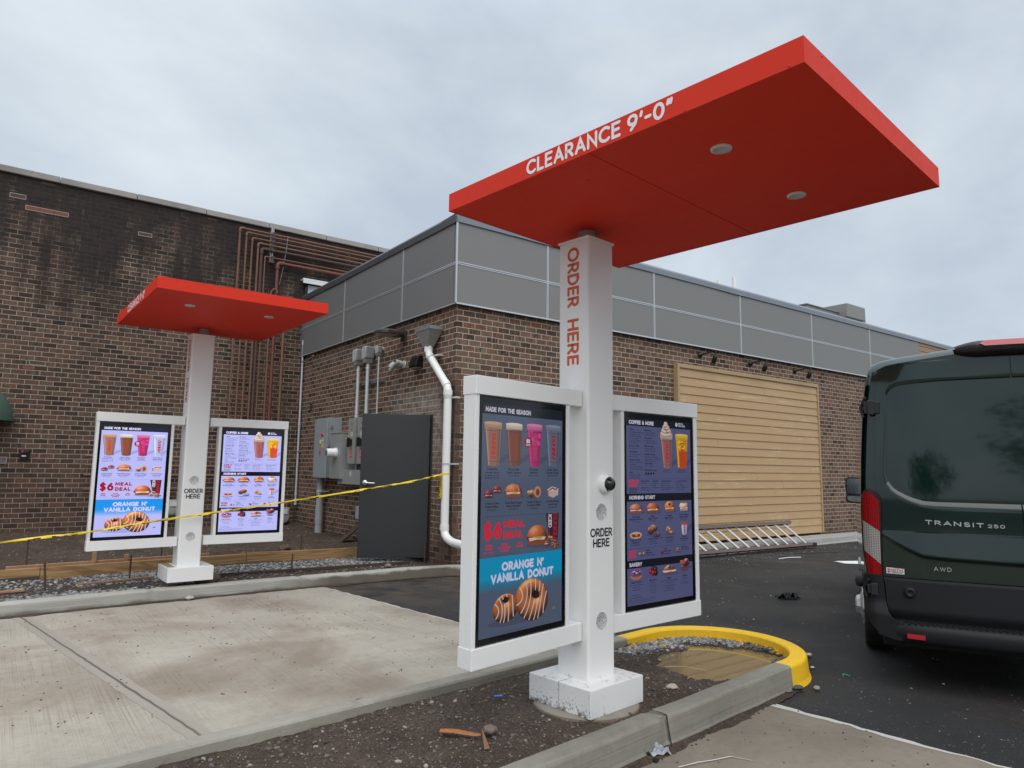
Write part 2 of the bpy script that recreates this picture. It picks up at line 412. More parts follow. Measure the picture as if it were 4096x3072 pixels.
def concrete_mat(name, base=(.34, .305, .25), broom=True, wet=0.5, dark=(.17, .135, .10), side=False):
    n = NT(name); x, y, z = n.sepxyz()
    c = n.mix(n.rng(n.noise(1.1, 5, .6), .3, .7), tuple(k*.84 for k in base), tuple(min(1, k*1.14) for k in base))
    c = n.mix(n.math('MULTIPLY', n.rng(n.noise(.9, 6, .62, dist=.4), .47, .66), wet), c, dark)
    c = n.mix(n.math('MULTIPLY', n.rng(n.noise(3.3, 5, .6), .55, .75), wet*.5), c, tuple(k*1.15 for k in dark))
    fine = n.noise(140, 3, .6)
    c = n.mix(n.math('MULTIPLY', fine, .45), c, n.mix(1., c, (.55, .53, .51), 'MULTIPLY'))
    c = n.mix(n.math('MULTIPLY', n.rng(n.noise(24, 5, .7), .50, .68), .35), c, n.mix(1., c, (.66, .63, .60), 'MULTIPLY'))
    pit = n.math('MULTIPLY', n.rng(n.vor(85), .16, .09), n.rng(n.noise(16, 3), .50, .62)); c = n.mix(n.math('MULTIPLY', pit, .6), c, tuple(k*.35 for k in base))
    spk = n.rng(n.vor(34), .07, .045); spk = n.math('MULTIPLY', spk, n.rng(n.noise(7, 2), .62, .70))
    c = n.mix(spk, c, (.06, .045, .035))
    h = n.math('MULTIPLY', fine, .5)
    if broom:
        b = n.noise(1, 3, .6, vec=n.scl(n.co(), (190., .8, 1.)) if not side else n.scl(n.co(), (1.2, 1.2, 110.)))
        bw = n.rng(n.noise(1.3, 3), .30, .62)
        c = n.mix(n.math('MULTIPLY', n.math('MULTIPLY', n.rng(b, .50, .66), bw), .62), c, n.mix(1., c, (.52, .48, .44), 'MULTIPLY'))
        h = n.math('ADD', h, n.math('MULTIPLY', b, .9))
    n.set(col=c, rough=n.rng(n.noise(2, 4), .3, .7, .62, .9), spec=.35); n.bump(h, .35, .004)
    return n.m
SLAB = concrete_mat('concrete_slab', (.445, .402, .335), wet=.66, dark=(.235, .178, .128))
SLAB2 = concrete_mat('concrete_slab_damp', (.265, .228, .180), broom=False, wet=.55, dark=(.155, .122, .092))
def kerb_mat():
    n = NT('concrete_kerb'); x, y, z = n.sepxyz()
    c = n.mix(n.rng(n.noise(1.6, 5, .6), .3, .7), (.34, .335, .31), (.46, .445, .40))
    st = n.noise(1, 4, .6, vec=n.scl(n.co(), (1.6, 1.6, 120.)))
    c = n.mix(n.math('MULTIPLY', n.rng(st, .48, .68), .5), c, (.20, .205, .205))
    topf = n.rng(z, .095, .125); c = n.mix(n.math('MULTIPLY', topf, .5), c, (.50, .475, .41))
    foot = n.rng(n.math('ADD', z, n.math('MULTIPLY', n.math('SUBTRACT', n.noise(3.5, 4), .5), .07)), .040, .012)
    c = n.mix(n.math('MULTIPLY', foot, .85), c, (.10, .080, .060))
    dm = n.math('MULTIPLY', n.rng(x, -2.35, -1.6), n.rng(n.math('ADD', z, n.math('MULTIPLY', n.math('SUBTRACT', n.noise(2.6, 5, .6), .5), .16)), .112, .085))
    c = n.mix(n.math('MULTIPLY', dm, .85), c, (.105, .082, .060))
    f = n.noise(150, 3); c = n.mix(n.math('MULTIPLY', f, .35), c, n.mix(1., c, (.6, .59, .57), 'MULTIPLY'))
    n.set(col=c, rough=.85, spec=.25); n.bump(n.math('ADD', f, n.math('MULTIPLY', st, .6)), .4, .004); return n.m
KERB = kerb_mat()
KERBW = concrete_mat('concrete_kerb_grey', (.285, .272, .232), wet=.35, dark=(.135, .120, .092), side=True)
KERBL = concrete_mat('concrete_kerb_pale', (.37, .345, .295), wet=.35, dark=(.22, .185, .145), side=True)
KERBB = concrete_mat('concrete_kerb_wall', (.42, .42, .395), wet=.3, dark=(.24, .22, .185), side=True)
COPE = concrete_mat('coping_stone', (.36, .345, .325), broom=False, wet=.35, dark=(.10, .095, .09))

def asphalt_mat():
    n = NT('asphalt'); 
    c = n.mix(n.rng(n.noise(.8, 5, .6), .3, .7), (.014, .0138, .0142), (.028, .027, .0265))
    dust = n.math('MULTIPLY', n.rng(n.noise(.55, 6, .62, dist=.6), .56, .70), n.rng(n.noise(6, 4, .7), .3, .65))
    c = n.mix(n.math('MULTIPLY', dust, .55), c, (.120, .086, .063))
    x, y, z = n.sepxyz(); nk = n.math('MULTIPLY', n.math('MULTIPLY', n.rng(y, -2.2, -.5), n.rng(x, 2.0, .2)), n.rng(n.noise(2.1, 5, .65), .38, .60))
    c = n.mix(n.math('MULTIPLY', nk, .62), c, (.125, .088, .062))
    agg = n.vor(120); c = n.mix(n.math('MULTIPLY', n.rng(agg, .32, .12), .5), c, (.075, .073, .072))
    sp = n.math('MULTIPLY', n.rng(n.vor(30), .12, .07), n.rng(n.noise(3.0, 3), .44, .60))
    c = n.mix(sp, c, (.34, .32, .29))
    sp2 = n.math('MULTIPLY', n.rng(n.vor(13, vec=n.scl(n.co(), (1., 1.3, 1.))), .10, .06), n.rng(n.noise(1.1, 4), .46, .58)); c = n.mix(sp2, c, (.40, .38, .35))
    oil = n.math('MULTIPLY', n.rng(n.noise(.7, 3, .5, dist=.5), .58, .66), .55); c = n.mix(oil, c, (.012, .012, .013))
    n.set(col=c, rough=n.rng(n.noise(1.2, 4), .3, .7, .50, .80), spec=.42)
    n.bump(n.math('ADD', n.math('MULTIPLY', agg, 1.), n.math('MULTIPLY', n.noise(260, 2), .6)), .7, .006)
    return n.m
ASPH = asphalt_mat()
def soil_mat(name, a, b, speck=(.28, .25, .22), sc=1.0):
    n = NT(name)
    c = n.mix(n.rng(n.noise(2.3*sc, 6, .65), .3, .7), a, b)
    c = n.mix(n.math('MULTIPLY', n.rng(n.noise(30*sc, 4, .7), .42, .66), .6), c, tuple(k*.45 for k in a))
    pb = n.vor(70*sc); c = n.mix(n.math('MULTIPLY', n.rng(pb, .26, .1), n.rng(n.noise(11*sc, 3), .48, .62)), c, speck)
    n.set(col=c, rough=n.rng(n.noise(5, 3), .3, .7, .7, .97), spec=.3)
    n.bump(n.math('ADD', n.math('MULTIPLY', n.noise(38*sc, 6, .75), 1.), n.math('MULTIPLY', pb, .5)), .9, .03)
    return n.m
SOIL = soil_mat('soil', (.074, .050, .036), (.135, .096, .071))
SOIL2 = soil_mat('soil_island', (.082, .056, .041), (.165, .120, .092), sc=1.7)
def stone_mat(name, cols):
    n = NT(name); oi = n.new('ShaderNodeAttribute', attribute_name='Art')
    c = n.mix(n.math('MULTIPLY', n.noise(50, 4, .7), .6), oi.outputs[0], n.mix(1., oi.outputs[0], (.45, .43, .42), 'MULTIPLY'))
    n.set(col=c, rough=.8, spec=.3); return n.m
STONE = stone_mat('stone', None)

WHITE = plain('white_enamel', (.80, .80, .79), .33, var=.02, spec=.5)
def white_splash():
    n = NT('white_enamel_mud'); x, y, z = n.sepxyz()
    c = n.mix(n.noise(5, 4), (.79, .79, .78), (.81, .81, .80))
    low = n.rng(z, .30, .0)
    lf = n.math('MAXIMUM', n.rng(x, -.200, -.216), n.math('MULTIPLY', n.math('MULTIPLY', n.rng(x, -.100, -.111), n.rng(x, -.125, -.118)), n.rng(z, .55, .16)))
    sp = n.math('ADD', n.noise(70, 5, .72), n.math('MULTIPLY', low, .20))
    sp = n.math('MULTIPLY', n.rng(sp, .74, .80), lf)
    sp2 = n.math('MULTIPLY', n.rng(n.math('ADD', n.noise(40, 5, .72), n.rng(z, .07, .0, 0., .22)), .66, .76), n.math('MULTIPLY', n.rng(z, .085, .01), n.math('MAXIMUM', lf, .12)))
    sp3 = n.math('MULTIPLY', n.rng(n.noise(26, 5, .75), .54, .66), n.math('MULTIPLY', n.rng(z, .134, .139), n.rng(z, .16, .145)))
    c = n.mix(n.math('MULTIPLY', n.math('MAXIMUM', sp, sp2), .85), c, (.07, .05, .038))
    c = n.mix(n.math('MULTIPLY', sp3, .7), c, (.40, .30, .17))
    n.set(col=c, rough=.36); return n.m
WHITEMUD = white_splash()
ORANGE = plain('orange_red_paint', (.70, .041, .020), .52, var=.03, spec=.13, scale=3)
ORANGETX = plain('orange_vinyl', (.62, .090, .025), .5, var=.03)
WHITETX = plain('white_vinyl', (.82, .80, .80), .5, var=.02)
BLACKTX = plain('black_vinyl', (.008, .008, .009), .45)
BLACKGLASS = plain('black_bezel', (.004, .0045, .006), .08, var=.0, spec=.45)
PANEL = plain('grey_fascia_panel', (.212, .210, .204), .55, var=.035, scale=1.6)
PANEL_SHADED = plain('grey_fascia_panel_shaded', (.170, .168, .165), .55, var=.035, scale=1.6)  # same panels, darker copy with the door side's shade in its colour
TRIM = plain('aluminium_trim', (.62, .64, .66), .35, .55, var=.05)
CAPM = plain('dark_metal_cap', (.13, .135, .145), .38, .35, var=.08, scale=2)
DOORM = plain('charcoal_door_paint', (.028, .029, .032), .48, var=.06, scale=2)
GALV = plain('galvanised_steel', (.58, .60, .61), .36, .35, var=.16, scale=14)
ZINC = plain('weathered_zinc', (.26, .262, .26), .42, .3, var=.22, scale=7)
BOXGREY = plain('grey_box_paint', (.285, .315, .330), .45, var=.03)
BOXGREY2 = plain('grey_box_paint_warm', (.285, .290, .280), .45, var=.03)
PVCW = plain('white_pvc', (.78, .775, .75), .30, var=.04)
PVCG = plain('grey_pvc', (.33, .345, .36), .45, var=.05)
BLACKM = plain('black_metal', (.012, .011, .011), .4, .2)
BRONZE = plain('dark_bronze', (.050, .045, .041), .42, .2)
RUST = plain('rusted_pipe', (.175, .082, .052), .7, 0, var=.28, scale=11)
RUSTR = plain('red_oxide_pipe', (.150, .046, .034), .6, 0, var=.2, scale=9)
RUSTD = plain('dark_rust_pipe', (.070, .044, .038), .7, 0, var=.3, scale=11)
RUSTB = plain('rusty_bar', (.075, .048, .036), .8, 0, var=.35, scale=30)
RUBBER = plain('black_rubber', (.012, .012, .012), .75, var=.2)
for _m in (ORANGE, PANEL, PANEL_SHADED, DOORM): wavy(_m)
for _m in (BOXGREY, BOXGREY2): wavy(_m, 4., .06, .01)
def wood_mat(name, a, b, sc=(3., 40., 60.), fig=1.0):
    n = NT(name)
    w = n.noise(1, 5, .6, vec=n.scl(n.co(), sc), dist=1.4)
    c = n.mix(n.rng(w, .30, .70), a, b)
    ring = n.math('SINE', n.math('MULTIPLY', n.noise(1, 2, .5, vec=n.scl(n.co(), tuple(k*.35 for k in sc)), dist=.8), 46.))
    c = n.mix(n.math('MULTIPLY', n.rng(ring, .2, 1.), .55*fig), c, tuple(k*.55 for k in b))
    n.set(col=c, rough=.7, spec=.3); n.bump(w, .2, .004); return n.m
LUMBER = wood_mat('form_lumber', (.47, .30, .15), (.30, .165, .068), (1.6, 9., 17.))
LUMBERP = wood_mat('pale_lumber', (.45, .27, .155), (.34, .17, .09), (6., 6., 1.6), .4)
WEATHER = wood_mat('weathered_wood', (.105, .066, .052), (.055, .036, .030), (4., 4., 18.), .5)
def siding_mat():
    n = NT('tan_fibre_siding'); x, y, z = n.sepxyz()
    bd = n.math('FLOOR', n.math('MULTIPLY', z, 6.5))
    g = n.noise(1, 4, .55, vec=n.comb(n.math('MULTIPLY', x, 2.2), n.math('MULTIPLY', bd, 3.7), n.math('MULTIPLY', z, 60.)), dist=1.1)
    sel = n.rng(n.noise(1, 2, .5, vec=n.comb(n.math('MULTIPLY', x, .6), n.math('MULTIPLY', bd, 9.1), 0.)), .50, .60)
    c = n.mix(n.noise(2.5, 4), (.435, .290, .158), (.47, .314, .172))
    c = n.mix(n.math('MULTIPLY', n.math('MULTIPLY', n.rng(g, .56, .64), n.rng(g, .74, .66)), sel), c, (.58, .44, .26))
    n.set(col=c, rough=.62, spec=.3); n.bump(g, .25, .003); return n.m
SIDING = siding_mat()
SIDINGT = plain('tan_trim', (.41, .280, .152), .6, var=.03, scale=4)
YELLOW = None
def yellow_mat():
    n = NT('yellow_kerb_paint')
    c = n.mix(n.noise(7, 5), (.82, .47, .012), (.90, .56, .018))
    wear = n.math('MULTIPLY', n.rng(n.noise(26, 6, .75), .60, .68), n.rng(n.noise(3, 3), .40, .6))
    c = n.mix(n.math('MULTIPLY', wear, .8), c, (.18, .12, .06))
    n.set(col=c, rough=.55); n.bump(n.noise(120, 4), .5, .004); return n.m
YELLOW = yellow_mat()
def water_mat():
    n = NT('muddy_water')
    n.set(col=n.mix(n.noise(3, 4), (.170, .120, .062), (.205, .150, .082)), rough=.025, spec=.55)
    n.bump(n.noise(9, 2), .02, .004); return n.m
WATER = water_mat()

# ------------------------------------------------------------------ ground
def ST1(u, n, z=0.):
    a = .1160; c, s = math.cos(a), math.sin(a)
    return Vector((-2.1002 + u*c + n*s, -4.8064 + u*s - n*c, z))
g = MB(); G = [[(x, y, 0) for x in (-90, -14, 0, 14, 90)] for y in (-90, -14, 0, 14, 90)]; g.grid(G, False)
tag(g.build('road', ASPH), kind='structure')
def sheet(name, poly, z, mat, th=.0):
    m = MB(); m.add([(x, y, z) for x, y in poly], [tuple(range(len(poly)))]); return tag(m.build(name, mat), kind='structure')
def jag(a, b, n, amp, sd):
    rr = random.Random(sd); A, B = Vector(a), Vector(b); d = (B-A); p = Vector((-d.y, d.x)).normalized()
    return [tuple(A + d*i/n + p*(rr.uniform(-amp, amp) if 0 < i < n else 0)) for i in range(n+1)]
lane_edge = jag((-1.72, .0), (-1.18, -4.35), 60, .012, 3)
sheet('pavement', [(-13, -4.6), (-13, -.0)] + lane_edge, .004, SLAB)
near_edge = jag((-1.045, -5.02), (-.70, -8.6), 60, .010, 5)
sheet('pavement', near_edge + [(-3.4, -14), (-13, -14), (-13, -5.4), (-2.6, -5.1)], .004, SLAB2)
# pale laitance strips along both slab edges
PALE = plain('pale_cement_edge', (.50, .48, .44), .75, var=.14, scale=16)
def strip(pts, w0, w1, z, mat, name):
    m = MB(); P = [Vector(p) for p in pts]; n = len(P); rr = random.Random(2); L = []; Q = []
    for i, p in enumerate(P):
        d = (P[min(i+1, n-1)]-P[max(i-1, 0)]).normalized(); q = Vector((d.y, -d.x)); w = w0+(w1-w0)*i/(n-1); w *= rr.uniform(.5, 1.25)
        L.append((p.x, p.y, z)); Q.append((p.x+q.x*w, p.y+q.y*w, z))
    m.grid([L, Q], False); return tag(m.build(name, mat), kind='structure')
strip(near_edge[:26], .060, .022, .0055, PALE, 'pavement_edge')
strip(lane_edge[4:], .022, .030, .0055, PALE, 'pavement_edge')
# tooled joint across the lane slab, grit and groove shade painted in one colour
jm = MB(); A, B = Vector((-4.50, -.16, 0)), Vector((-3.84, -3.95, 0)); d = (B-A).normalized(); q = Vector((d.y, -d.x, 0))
JD = plain('joint_grit_shadow', (.140, .112, .086), .9, var=.35, scale=40); JT = plain('trowelled_cement', (.33, .295, .245), .6, var=.06)
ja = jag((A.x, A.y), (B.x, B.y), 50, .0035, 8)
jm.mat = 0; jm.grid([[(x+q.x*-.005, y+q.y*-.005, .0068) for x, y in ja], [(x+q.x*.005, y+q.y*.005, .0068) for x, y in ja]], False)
jm.mat = 1
for s0, s1 in ((-.062, -.010), (.010, .062)):
    jm.grid([[(x+q.x*s0, y+q.y*s0, .0056) for x, y in ja], [(x+q.x*s1, y+q.y*s1, .0056) for x, y in ja]], False)
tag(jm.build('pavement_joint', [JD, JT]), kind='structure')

def kerb(name, pts, w, h, mats, yellow=None, joints=(), side=1, rnd=.017):
    """kerb swept along pts (front face line, road side); the body lies on the left of travel when side=1"""
    P = [Vector((p[0], p[1])) for p in pts]
    out = []
    for i in range(len(P)-1):
        k = max(1, int((P[i+1]-P[i]).length/.05))
        out += [P[i]+(P[i+1]-P[i])*j/k for j in range(k)]
    out.append(P[-1]); m = MB(); rows = []
    rr = random.Random(4)
    for i, p in enumerate(out):
        d = (out[min(i+1, len(out)-1)]-out[max(i-1, 0)]).normalized(); q = Vector((-d.y, d.x))*side
        wv = (noise.noise(Vector((p.x*2.1, p.y*2.1, 0))))*.006
        dip = 0
        for j in joints:
            dd = (p-Vector(j)).length
            if dd < .03: dip = .012
        prof = [(-.012, 0), (.0+dip, .03), (.010+dip, h-rnd), (.013+dip, h-rnd*.45), (.013+rnd*.45, h-rnd*.1-dip*.5), (.013+rnd, h-dip), (w*.6, h+.002-dip), (w-.010, h-dip), (w-.002, h-.010), (w+.001, h*.3), (w, -.01)]
        rows.append([(p.x+q.x*(a+wv), p.y+q.y*(a+wv), b + (wv*.6 if b > .05 else 0)) for a, b in prof])
    for i in range(len(rows)-1):
        m.mat = yellow(out[i]) if yellow else 0
        R0, R1 = rows[i], rows[i+1]
        for a, b, sm_ in ((0, 3, False), (2, 6, True), (5, 8, False), (7, 9, True), (8, 11, False)): m.grid([R0[a:b], R1[a:b]], sm_)
    m.add(rows[0], [tuple(range(len(rows[0])))]); m.add(rows[-1], [tuple(range(len(rows[0])))])
    return tag(m.build(name, mats), kind='structure')
LK = [(-13, -1.02), (-9, -.62), (-6.6, -.33), (-4.7, -.14), (-3.6, -.06), (-2.3, -.03), (-.6, -.05), (-.12, -.09)] + [(-.12+.30*math.sin(R_(a))*1.0, -.39+.30*math.cos(R_(a))) for a in ()] + [(.12, -.22), (.30, -.42), (.55, -.48)]
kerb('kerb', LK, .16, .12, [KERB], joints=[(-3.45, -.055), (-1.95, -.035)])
kerb('kerb', [(.55, -.48), (24, -.50)], .40, .125, [KERBB], joints=[(9.2, -.49)])
# planting-island kerb: long near side, round nose, far side
uc, nc, ro = 1.46, -.10, .62
nose = [ST1(uc+ro*math.sin(R_(a)), nc+ro*math.cos(R_(a))) for a in range(0, 181, 8)]
near = [ST1(-7, .52), ST1(-2, .52), ST1(0, .52), ST1(uc, nc+ro)]
far = [ST1(uc, nc-ro), ST1(-.5, -.73), ST1(-2, -.755), ST1(-8, -.755)]
isl = [(p.x, p.y) for p in near[:-1]+nose+far[1:]]
def is_yellow(p):
    v = Vector((p.x+2.1002, p.y+4.8064)); a = .116; u = v.x*math.cos(a)+v.y*math.sin(a); nn = v.x*math.sin(a)-v.y*math.cos(a)
    return (1 if u > 1.33 else 0) if nn > 0 else (1 if u > 1.20 else 2)
kerb('kerb', isl, .125, .145, [KERBW, YELLOW, KERBL], yellow=is_yellow, joints=[(ST1(.02, .52).x, ST1(.02, .52).y), (ST1(-1.02, -.735).x, ST1(-1.02, -.735).y)])

# dark gaps of the kerb joints
m = MB()
for (u, n, w_, sg) in ((.02, .52, .125, 1),):
    for k in range(7):
        a0, a1 = u+.006*math.sin(k*1.7)-.006, u+.006*math.sin(k*1.7)+.006; b0, b1 = u+.006*math.sin((k+1)*1.7)-.004, u+.006*math.sin((k+1)*1.7)+.005
        pr_ = [(-.012, .004), (.002, .03), (.009, .09), (.012, .124), (.022, .1425), (.05, .1455), (.09, .1465), (.122, .1445)]
        p0, p1 = pr_[k], pr_[k+1]; e_ = .0035
        m.add([ST1(a0, n-p0[0]+e_, p0[1]+e_), ST1(a1, n-p0[0]+e_, p0[1]+e_), ST1(b1, n-p1[0]+e_, p1[1]+e_), ST1(b0, n-p1[0]+e_, p1[1]+e_)], [(0, 1, 2, 3)])
tag(m.build('kerb_crack', plain('dark_crack', (.035, .028, .022), .95, var=.3)), kind='structure')
# damp dirt gathered along the foot of the lane kerb and the island kerb
def foot(pts, w, name, sd):
    rr_ = random.Random(sd); mm = MB(); L, Q = [], []; P_ = [Vector((p[0], p[1])) for p in pts]; o = []
    for i in range(len(P_)-1):
        k = max(1, int((P_[i+1]-P_[i]).length/.06)); o += [P_[i]+(P_[i+1]-P_[i])*j/k for j in range(k)]
    o.append(P_[-1])
    for i, p in enumerate(o):
        d_ = (o[min(i+1, len(o)-1)]-o[max(i-1, 0)]).normalized(); q_ = Vector((d_.y, -d_.x)); ww = w*(.35+1.1*abs(noise.noise(Vector((p.x*1.7, p.y*1.7, sd)))) + .35*rr_.random())
        L.append((p.x-q_.x*.02, p.y-q_.y*.02, .018)); Q.append((p.x+q_.x*ww, p.y+q_.y*ww, .0062))
    mm.grid([L, Q], True); return tag(mm.build('dirt', SOIL), kind='structure')
foot(LK[2:9], .085, 'dirt', 3)
foot([tuple(ST1(u_, .53)[:2]) for u_ in (-2.6, -1, 0, 1.40)], .05, 'dirt', 6)

# soil surfaces
def fbm(x, y, s, o=4): return noise.fractal(Vector((x*s, y*s, 1.7)), 1.0, 2.0, o)
def island_h(u, n):
    h = .092 + .010*fbm(u, n, 3.1) + .007*fbm(u, n, 14) + .004*fbm(u, n, 45, 3)
    h += .045*math.exp(-(((u-.62)/.38)**2+((n+.22)/.24)**2)) + .012*math.exp(-((u-.45)/.25)**2-((n-.2)/.2)**2)
    pd = ((u-1.31)/.40)**2+((n-.03)/.30)**2
    pd *= 1+.42*fbm(u, n, 4.2, 3)+.12*fbm(u, n, 17, 2)
    h -= .085*max(0, min(1, (1.75-pd)/.9))
    if u > 1.2: h -= .018*min(1, (u-1.2)/.3)
    return h
m = MB(); P = []
for i in range(260):
    u = -2.9 + (uc+ro-.07+2.9)*i/259
    if u <= uc: n0, n1 = -.64, .42
    else:
        k = math.sqrt(max(0, (ro-.10)**2-(u-uc)**2)); n0, n1 = nc-k, nc+k
    P.append([ST1(u, n0+(n1-n0)*j/64, island_h(u, n0+(n1-n0)*j/64)) for j in range(65)])
m.grid(P); tag(m.build('soil', SOIL2), kind='structure')
def bed_h(x, y):
    h = .085 + .010*fbm(x, y, 2.0) + .008*fbm(x, y, 9)
    t = max(0, min(1, (y-1.52)/.25)); h += .055*t + .012*max(0, y-1.8)
    h += .05*math.exp(-((y-5.7)/.5)**2) + .03*math.exp(-((x+.05)/.3)**2)*t
    h += .02*fbm(x, y, 1.1)*t
    if y < .25: h += .018*math.exp(-((x+3.75)/.25)**2)
    return h
m = MB(); P = []
for i in range(170):
    x = -11 + 11.0*i/169
    k0 = .10 if x > -4.2 else .10 - (-4.2-x)*.105
    P.append([(x, k0 + (5.805-k0)*(j/99)**1.25, bed_h(x, k0 + (5.805-k0)*(j/99)**1.25)) for j in range(100)])
m.grid(P); tag(m.build('soil', SOIL), kind='structure')
# puddle
PW = []
for i in range(60):
    a = 6.2832*i/60; u, n = 1.31+.62*math.cos(a), .03+.47*math.sin(a); n = min(n, .405)
    if u > uc:
        k = math.sqrt(max(.0001, (ro-.12)**2-(min(u, uc+ro-.13)-uc)**2)); u = min(u, uc+ro-.13); n = max(nc-k, min(nc+k, n))
    PW.append(ST1(u, n, .063))
m = MB(); m.add(PW, [tuple(range(len(PW)))]); tag(m.build('water', WATER), kind='structure')

# stones: one stuff object per spread
_ico = None
def ico_t():
    global _ico
    if _ico is None:
        import bmesh
        bm = bmesh.new(); bmesh.ops.create_icosphere(bm, subdivisions=1, radius=1); _ico = ([v.co.copy() for v in bm.verts], [tuple(v.index for v in f.verts) for f in bm.faces]); bm.free()
    return _ico
def stone(mb, p, r, rng, flat=.6, col=None):
    V, F = ico_t(); M = Matrix.Rotation(rng.uniform(0, 6.28), 3, 'Z') @ Matrix.Rotation(rng.uniform(-.5, .5), 3, 'X')
    s = Vector((r*rng.uniform(.7, 1.35), r*rng.uniform(.6, 1.1), r*flat*rng.uniform(.6, 1.2)))
    mb.col = col
    mb.add([Vector(p) + M @ Vector((v.x*s.x*rng.uniform(.8, 1.15), v.y*s.y*rng.uniform(.8, 1.15), v.z*s.z*rng.uniform(.85, 1.1))) for v in V], F, rng.random() < .5)
def scol(rng, kind):
    if kind == 'grey': k = rng.uniform(.12, .36) if rng.random() < .85 else rng.uniform(.34, .55); return (k, k*rng.uniform(.98, 1.02), k*rng.uniform(.98, 1.04)) if rng.random() < .8 else (k*1.08, k*.97, k*.85)
    if kind == 'mud': k = rng.uniform(.06, .17); return (k*1.15, k*.95, k*.8)
    if kind == 'mix':
        k = rng.uniform(.06, .18) if rng.random() < .86 else rng.uniform(.20, .38); return (k*1.12, k*.96, k*rng.uniform(.75, .92))
    if kind == 'yel': return (.78, .42, .03)
rs = random.Random(11); m = MB()
for _ in range(4600):
    x = rs.uniform(-5.2, -.1) if rs.random() < .9 else rs.uniform(-9, -5); y = rs.uniform(.72, 1.50)
    if x < -4.0 and rs.random() < .72: continue
    stone(m, (x, y, bed_h(x, y)+.004), rs.uniform(.010, .026), rs, .6, scol(rs, 'grey'))
for _ in range(900):
    x = rs.uniform(-5.2, -.2); y = rs.uniform(.12, .72); stone(m, (x, y, bed_h(x, y)+.002), rs.uniform(.006, .020), rs, .6, scol(rs, 'mud' if rs.random() < .7 else 'grey'))
for _ in range(420):
    x = rs.gauss(-4.05, .38); y = .17+abs(rs.gauss(0, .12)); stone(m, (x, y, bed_h(x, y)+.004), rs.uniform(.014, .030), rs, .6, scol(rs, 'grey'))
m.build('gravel', STONE); tag(bpy.data.objects['gravel'], kind='stuff')
m = MB()
for _ in range(2600):
    x = rs.uniform(-7, -.05); y = 1.75 + 4.0*rs.random()**1.4; stone(m, (x, y, bed_h(x, y)), rs.uniform(.006, .022)*(1.7 if rs.random() < .05 else 1), rs, .6, scol(rs, 'mud' if rs.random() < .8 else 'mix'))
tag(m.build('rubble', STONE), kind='stuff')
m = MB()
for _ in range(8200):
    u = rs.uniform(-2.6, 1.2); n = rs.uniform(-.60, .39)
    r = rs.uniform(.0020, .0065) if rs.random() < .92 else rs.uniform(.007, .016)
    if abs(u) < .20 and abs(n) < .20: continue
    stone(m, ST1(u, n, island_h(u, n)+r*.15), r, rs, .65, scol(rs, 'mix'))
tag(m.build('pebbles', STONE), kind='stuff')
m = MB()
for _ in range(1500):
    a = R_(rs.uniform(20, 190)); k = ro-.11-abs(rs.gauss(0, .10)); u = uc+k*math.sin(a); n = nc+k*math.cos(a)
    if rs.random() < .35: u = rs.uniform(.95, 1.5); n = -.56+abs(rs.gauss(0, .09))
    h = island_h(u, n)
    if h < .066: continue
    edge = k > ro-.16
    stone(m, ST1(u, n, h+.004), rs.uniform(.006, .021), rs, .65, scol(rs, 'yel' if (edge and rs.random() < .30) else ('grey' if n < -.1 else 'mud')))
tag(m.build('gravel', STONE), kind='stuff')
m = MB()
for _ in range(700):
    t = rs.random(); x = rs.uniform(-1., 9); y = rs.uniform(-6, -.5)
    if rs.random() < .5: x = rs.uniform(3.5, 8.5); y = -.75 - abs(rs.gauss(0, .5))
    v = Vector((x+2.1002, y+4.8064)); u = v.x*math.cos(.116)+v.y*math.sin(.116); n = v.x*math.sin(.116)-v.y*math.cos(.116)
    if (-.9 < n < .62 and u < 2.2) or (x < -.6 and y < -4.3) or x < -1.4: continue
    k = rs.uniform(.12, .5); stone(m, (x, y, .003), rs.uniform(.004, .011), rs, .5, (k, k*.96, k*.9))
tag(m.build('grit', STONE), kind='stuff')
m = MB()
for _ in range(420):
    x = rs.uniform(-6, -1.3); y = rs.uniform(-3.5, -.3); k = rs.uniform(.03, .3)
    stone(m, (x, y, .006), rs.uniform(.003, .009), rs, .5, (k*1.1, k, k*.85))
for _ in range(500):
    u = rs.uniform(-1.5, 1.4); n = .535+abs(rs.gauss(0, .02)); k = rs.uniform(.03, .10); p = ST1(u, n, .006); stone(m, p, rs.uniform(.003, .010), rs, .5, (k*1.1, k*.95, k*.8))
for _ in range(160):
    p = ST1(rs.uniform(-1.5, 1.4), rs.uniform(.6, 1.5), .006); k = rs.uniform(.03, .25)
    stone(m, p, rs.uniform(.003, .007), rs, .5, (k*1.1, k, k*.85))
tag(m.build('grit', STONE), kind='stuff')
# white painted arrow on the drive aisle
MARK = plain('white_road_paint', (.78, .78, .76), .6, var=.08, scale=20)
def mk(pts):
    mm = MB(); mm.add([(x, y, .004) for x, y in pts], [tuple(range(len(pts)))]); return tag(mm.build('road_marking', MARK), kind='structure')
mk([(5.66, -2.005), (5.63, -1.97), (5.76, -1.975), (6.0, -2.1), (6.9, -2.6), (6.9, -2.9), (5.72, -2.335), (5.57, -2.18)])
mk([(6.24, -2.06), (6.33, -2.0), (7.4, -2.3), (7.4, -2.42), (6.32, -2.11)])

